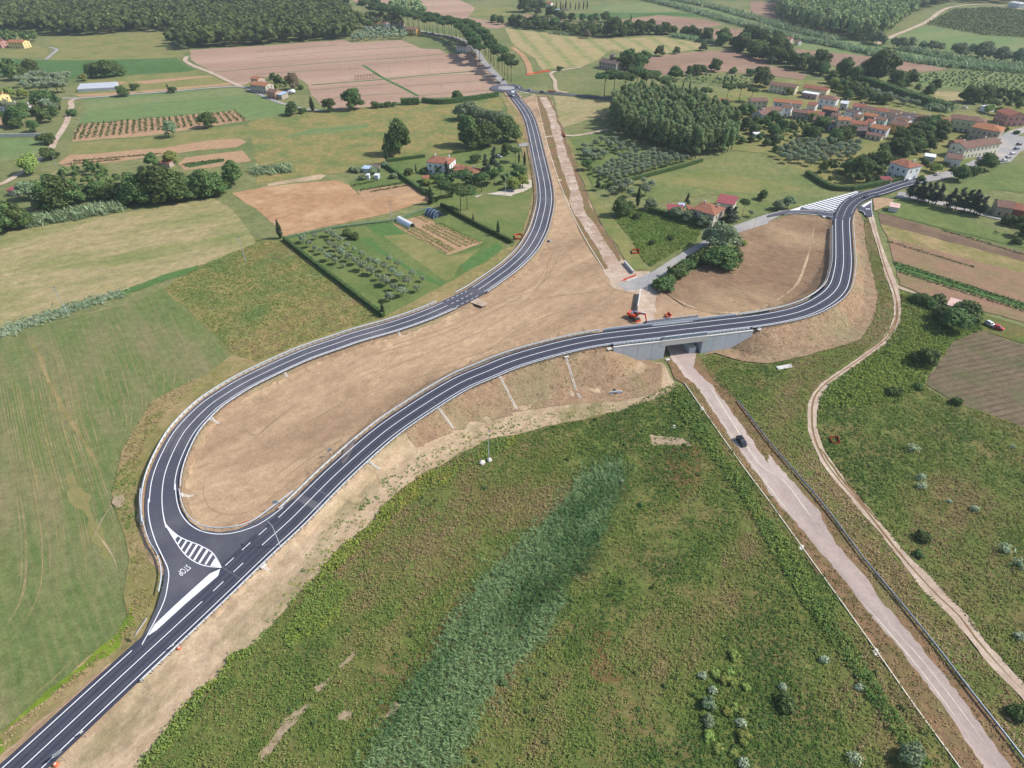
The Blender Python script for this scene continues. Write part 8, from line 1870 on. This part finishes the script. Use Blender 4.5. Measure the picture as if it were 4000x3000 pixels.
rows('vegetable_rows', ln, 0.7, 0.55, 'lushleaf', 'rows of vegetables in the tilled plot', (.2, 1.0), 2)
ln = []
for (a, b) in [((1090, 610), (2260, 985)), ((1095, 630), (2260, 1000)), ((1110, 665), (2260, 1030)), ((1120, 690), (2260, 1050)), ((1030, 430), (1800, 660)), ((1500, 330), (2260, 560))]:
    ln.append((T('31', *a), T('31', *b)))
rows('crop_rows', ln, 1.2, 0.8, 'leaf', 'dark crop rows in the ploughed strips', (.2, .8), 3)
ln = [(T('10', 900, 1650), T('10', 1300, 1575)), (T('10', 1000, 1659), T('10', 1330, 1600)), (T('10', 830, 1610), T('10', 1060, 1560)), (T('00', 560, 1425), T('00', 1050, 1380)), (T('00', 640, 1395), T('00', 1400, 1330)), (T('00', 1580, 1425), T('00', 1930, 1378)), (T('00', 1600, 1440), T('00', 1940, 1390))]
rows('vegetable_rows', ln, 1.0, 0.9, 'leaf', 'rows of vegetables in the allotment and tilled plots', (.3, 1.0), 4)
# vineyard rows
ln = []
va, vb, vc = T('30', 1360, 212), T('30', 1600, 85), T('30', 2260, 330)
vy = pts('30:1355,213 1600,82 1960,62 2260,102 2260,332 1850,308')
du = (T('30', 1900, 300) - T('30', 1650, 90)).normalized(); dn = Vector((-du.y, du.x, 0))
for i in range(-110, 110):
    o = T('30', 1850, 200) + dn * (i * 5.0)
    q = [o + du * (s * 4.0) for s in range(-90, 90)]; ins_ = inside(vy, [(p.x, p.y) for p in q])
    k = [p for p, f in zip(q, ins_) if f]
    if len(k) > 2: ln.append((k[0], k[-1]))
rows('vine_rows', ln, 3.4, 2.4, 'leaf', 'fine green vine rows ruling the far slope', (.6, 1.8), 5, 4)
# far woods
def wood(name, poly, gap, hs, kind, label, seed, mat):
    rng = np.random.default_rng(seed); poly = pts(poly); pv = np.array([(p.x, p.y) for p in poly]); lo, hi = pv.min(0), pv.max(0)
    gx, gy = np.meshgrid(np.arange(lo[0], hi[0], gap), np.arange(lo[1], hi[1], gap)); q = np.stack([gx.ravel(), gy.ravel()], 1) + rng.uniform(-.42, .42, (gx.size, 2)) * gap
    q = q[inside(poly, q)]
    pro = []
    for k in range(5):
        if kind == 'tall': lobes = [((0, 0, .62), (.17, .17, .36)), ((.04, 0, .4), (.16, .16, .22)), ((-.05, .03, .75), (.12, .12, .2))]
        else: lobes = [((0, 0, .58), (.36, .36, .36))] + [((rng.uniform(-.26, .26), rng.uniform(-.26, .26), rng.uniform(.42, .82)), (.22, .22, .2)) for _ in range(3)]
        pro.append(leaf_cloud(lobes, 46, .22 if kind != 'tall' else .15, rng, core=.82))
    VV, FF, TT, n = [], [], [], 0
    for p in q:
        V, F, t = pro[rng.integers(5)]; s = rng.uniform(*hs); a = rng.uniform(0, 6.28); c, sn = math.cos(a), math.sin(a)
        W = np.c_[(V[:, 0] * c - V[:, 1] * sn) * s + p[0], (V[:, 0] * sn + V[:, 1] * c) * s + p[1], V[:, 2] * s]
        VV.append(W); FF.append(F + n); n += len(V); TT.append(np.clip(t * .8 + rng.uniform(0, .5), 0, 1))
    return tag(add(name, cloud_mesh(name, np.concatenate(VV), np.concatenate(FF), np.concatenate(TT), M[mat])), label, None, None, 'stuff')
wood('dark_wood', '00:-60,300 150,270 450,305 760,312 1100,275 1600,268 1470,390 1560,440 1640,425 2212,392 10:700,350 860,325 880,210 800,110 690,0 640,-60 0,-110 00:0,-110 -200,-80', 10.5, (14, 19), 'round', 'dark green broadleaf wood covering the far left', 5, 'leaf')
wood('poplar_wood', '30:75,15 60,170 350,282 900,372 1000,330 1270,130 1100,60 1050,-30 500,-60 100,-60', 9.0, (20, 26), 'tall', 'dense poplar wood beyond the river meadow', 6, 'leafpop')
wood('far_wood', '30:1050,-30 1270,130 1330,100 1560,20 2260,40 2260,-60 1100,-70', 12, (12, 17), 'round', 'scattered dark wood at the top right', 7, 'leaf')
wood('orchard_wood', '10:810,360 1260,340 1420,300 1250,255 900,290', 8, (5, 7), 'round', 'grey-green olive grove beyond the wheat', 8, 'leafo')
wood('house_trees', '10:880,200 1000,170 1200,170 1300,210 1200,260 1000,262 890,240', 13, (8, 14), 'round', 'garden trees round the far houses', 9, 'leaf')
wood('thicket', '10:1170,60 1440,80 1500,130 1300,140 1180,110', 13, (9, 15), 'round', 'loose bright thicket beyond the pine avenue', 10, 'leafpop')
wood('thicket', '00:0,620 250,600 320,680 180,720 0,690', 13, (9, 14), 'round', 'dark thicket by the olives at the left edge', 11, 'leaf')
wood('thicket', '00:0,330 300,340 390,380 330,400 0,380', 13, (8, 12), 'round', 'dark thicket beside the orange-roofed farmhouse', 12, 'leaf')
wood('thicket', '00:640,1480 960,1470 940,1540 700,1560 1150,1600 1640,1640 1900,1659 01:1200,70 700,130 400,60 00:300,1659 420,1540', 7, (4, 8), 'round', 'thicket filling the tree row above the hay', 13, 'leaf')
wood('thicket', '20:1700,960 2000,920 2212,980 30:100,1060 250,1060 420,1100 500,1200 300,1230 60,1240 20:2100,1160 1980,1100 1880,990', 9, (3, 5.5), 'round', 'garden greenery between the village and the poplars', 14, 'leaf')
wood('thicket', '30:560,740 700,720 800,780 900,880 700,850 620,800', 8, (5, 9), 'round', 'garden greenery behind the upper village', 15, 'leaf')
wood('thicket', '30:330,1500 600,1440 900,1400 1040,1400 1020,1500 900,1570 700,1620 500,1580', 8, (4, 8), 'round', 'garden greenery before the square villa', 16, 'leaf')
wood('thicket', '30:1700,880 2000,860 2260,890 2260,960 1990,960 1840,950', 9, (5, 9), 'round', 'greenery around the salmon house', 17, 'leaf')
wood('thicket', '20:0,190 200,210 520,250 900,280 1360,280 1360,300 900,320 600,320 300,280 0,240', 9, (6, 11), 'round', 'thick undergrowth of the dark band above the hay', 18, 'leaf')
wood('thicket', '10:1500,1480 1700,1500 1950,1520 20:40,1480 100,1600 10:2000,1640 1700,1640 1450,1640', 8, (3.5, 7), 'round', 'leafy undergrowth in front of the villa', 19, 'leafp')
wood('thicket', '30:1300,770 1420,800 1400,860 1250,820', 9, (5, 9), 'round', 'thicket by the yellowish paddock', 20, 'leaf')
wood('vines', '30:1280,660 1850,610 2260,660 2260,840 1700,770 1310,740', 6, (2.4, 3.4), 'round', 'leafy vine plots behind the village', 21, 'leafpop')
wood('thicket', '20:1130,640 1350,690 1700,660 2100,680 2130,760 1900,740 1500,720 1200,690', 8, (2.5, 5), 'round', 'low vines and scrub above the upper village', 22, 'leafpop')
# cane along the river meadow and by the tree row
def cane(name, spec, w, dens, size, label, h, seed, mat='cane'):
    L = smooth_line(pts(spec), 4); A, B = offset(L, w / 2), offset(L, -w / 2); poly = [Vector(p) for p in A] + [Vector(p) for p in B[::-1]]
    clumps(name, poly, dens, size, mat, label, h=h, tall=2.2, quads=4, seed=seed, lim=9000)
cane('cane', '01:280,280 480,240 700,200 1040,140', 9, 2.2, 1.6, 'pale green cane leaning along the tree row above the hay', (1.5, 4.0), 31)
cane('cane', '20:1140,0 1350,45 1560,100 1800,170 2000,220 2212,275 30:200,330 600,405', 13, .25, 3.6, 'first row of cane along the river meadow', (2, 5), 32)
cane('cane', '20:1380,0 1700,60 2000,140 2212,200 30:300,290 600,350', 13, .25, 3.6, 'second row of cane beyond the river meadow', (2, 5), 33)
cane('cane', '30:600,405 900,470 1250,530 1600,575 1900,600 2260,630', 14, .25, 3.6, 'row of cane before the brown field', (2, 5), 34)
cane('cane', '30:1150,430 1500,490 1850,560 2260,590', 14, .2, 3.6, 'row of cane below the green slope', (2, 5), 35)
cane('cane', '30:1400,930 1560,965', 14, .8, 2.4, 'bank of cane beside the terrace houses', (2, 5), 36)
cane('cane', '20:1380,315 1560,340 1760,380', 9, .4, 2.6, 'cane along the little canal', (1.5, 3.5), 37)
cane('cane', '20:350,290 520,305', 8, .5, 2.6, 'cane at the top of the striped hay', (1.5, 3), 38)
cane('cane', '10:0,1500 120,1480 300,1470', 10, 1.0, 2.0, 'cane at the corner of the wild meadow', (1, 3), 39)

clumps('verge_tufts', '03:0,1390 400,1080 750,770 950,580 1110,390 1130,150 02:1140,1659 1140,1500 1110,1300 1020,1100 970,930 1010,800 1050,600 1160,400 1310,160 1700,-60 1660,60 1400,300 1250,520 1180,800 1190,1050 1250,1350 1320,1659 03:1330,200 1180,480 700,900 0,1490', 2.0, 0.5, 'weedleaf', 'mixed tufts on the verge between crop and road', h=(.1, .5), tintfn=patchy(.1, 1, .1, 161), lim=12000, seed=41)

sb = pts(fgp); r_ = random.Random(4)
bb = np.array([(p.x, p.y) for p in sb]); rd = pts(REED)
qs = [Vector((r_.uniform(bb[:, 0].min(), bb[:, 0].max()), r_.uniform(bb[:, 1].min(), bb[:, 1].max()), 0)) for _ in range(900)]
qs = sorted([q for q in qs if inside(sb, [(q.x, q.y)])[0] and not inside(rd, [(q.x, q.y)])[0] and vnoise(np.array([(q.x, q.y)]), .07, 88)[0] > .5][:90], key=px_of)
for k, q in enumerate(qs):
    tree('bush', q, r_.uniform(.4, 1.0), 'small dark weed bush in the foreground meadow, {} from the left'.format(nth(k + 1)), r_.uniform(.9, 2.0), 'small weed bushes of the foreground')
# ------------------------------------------------------------------ haze
hm = bpy.data.materials.new('haze_air'); hm.use_nodes = True; hn = hm.node_tree
for n in list(hn.nodes):
    if n.type != 'OUTPUT_MATERIAL': hn.nodes.remove(n)
pv_ = hn.nodes.new('ShaderNodeVolumePrincipled'); pv_.inputs['Color'].default_value = (0.80, 0.90, 1.0, 1); pv_.inputs['Density'].default_value = 0.00009; pv_.inputs['Anisotropy'].default_value = 0.1
hn.links.new(pv_.outputs[0], [n for n in hn.nodes if n.type == 'OUTPUT_MATERIAL'][0].inputs['Volume'])
hz_ = MB().box(0, 900, 67.5, 4400, 2800, 139).part('haze', hm)
tag(hz_, 'thin summer haze over the whole plain', None, None, 'stuff')
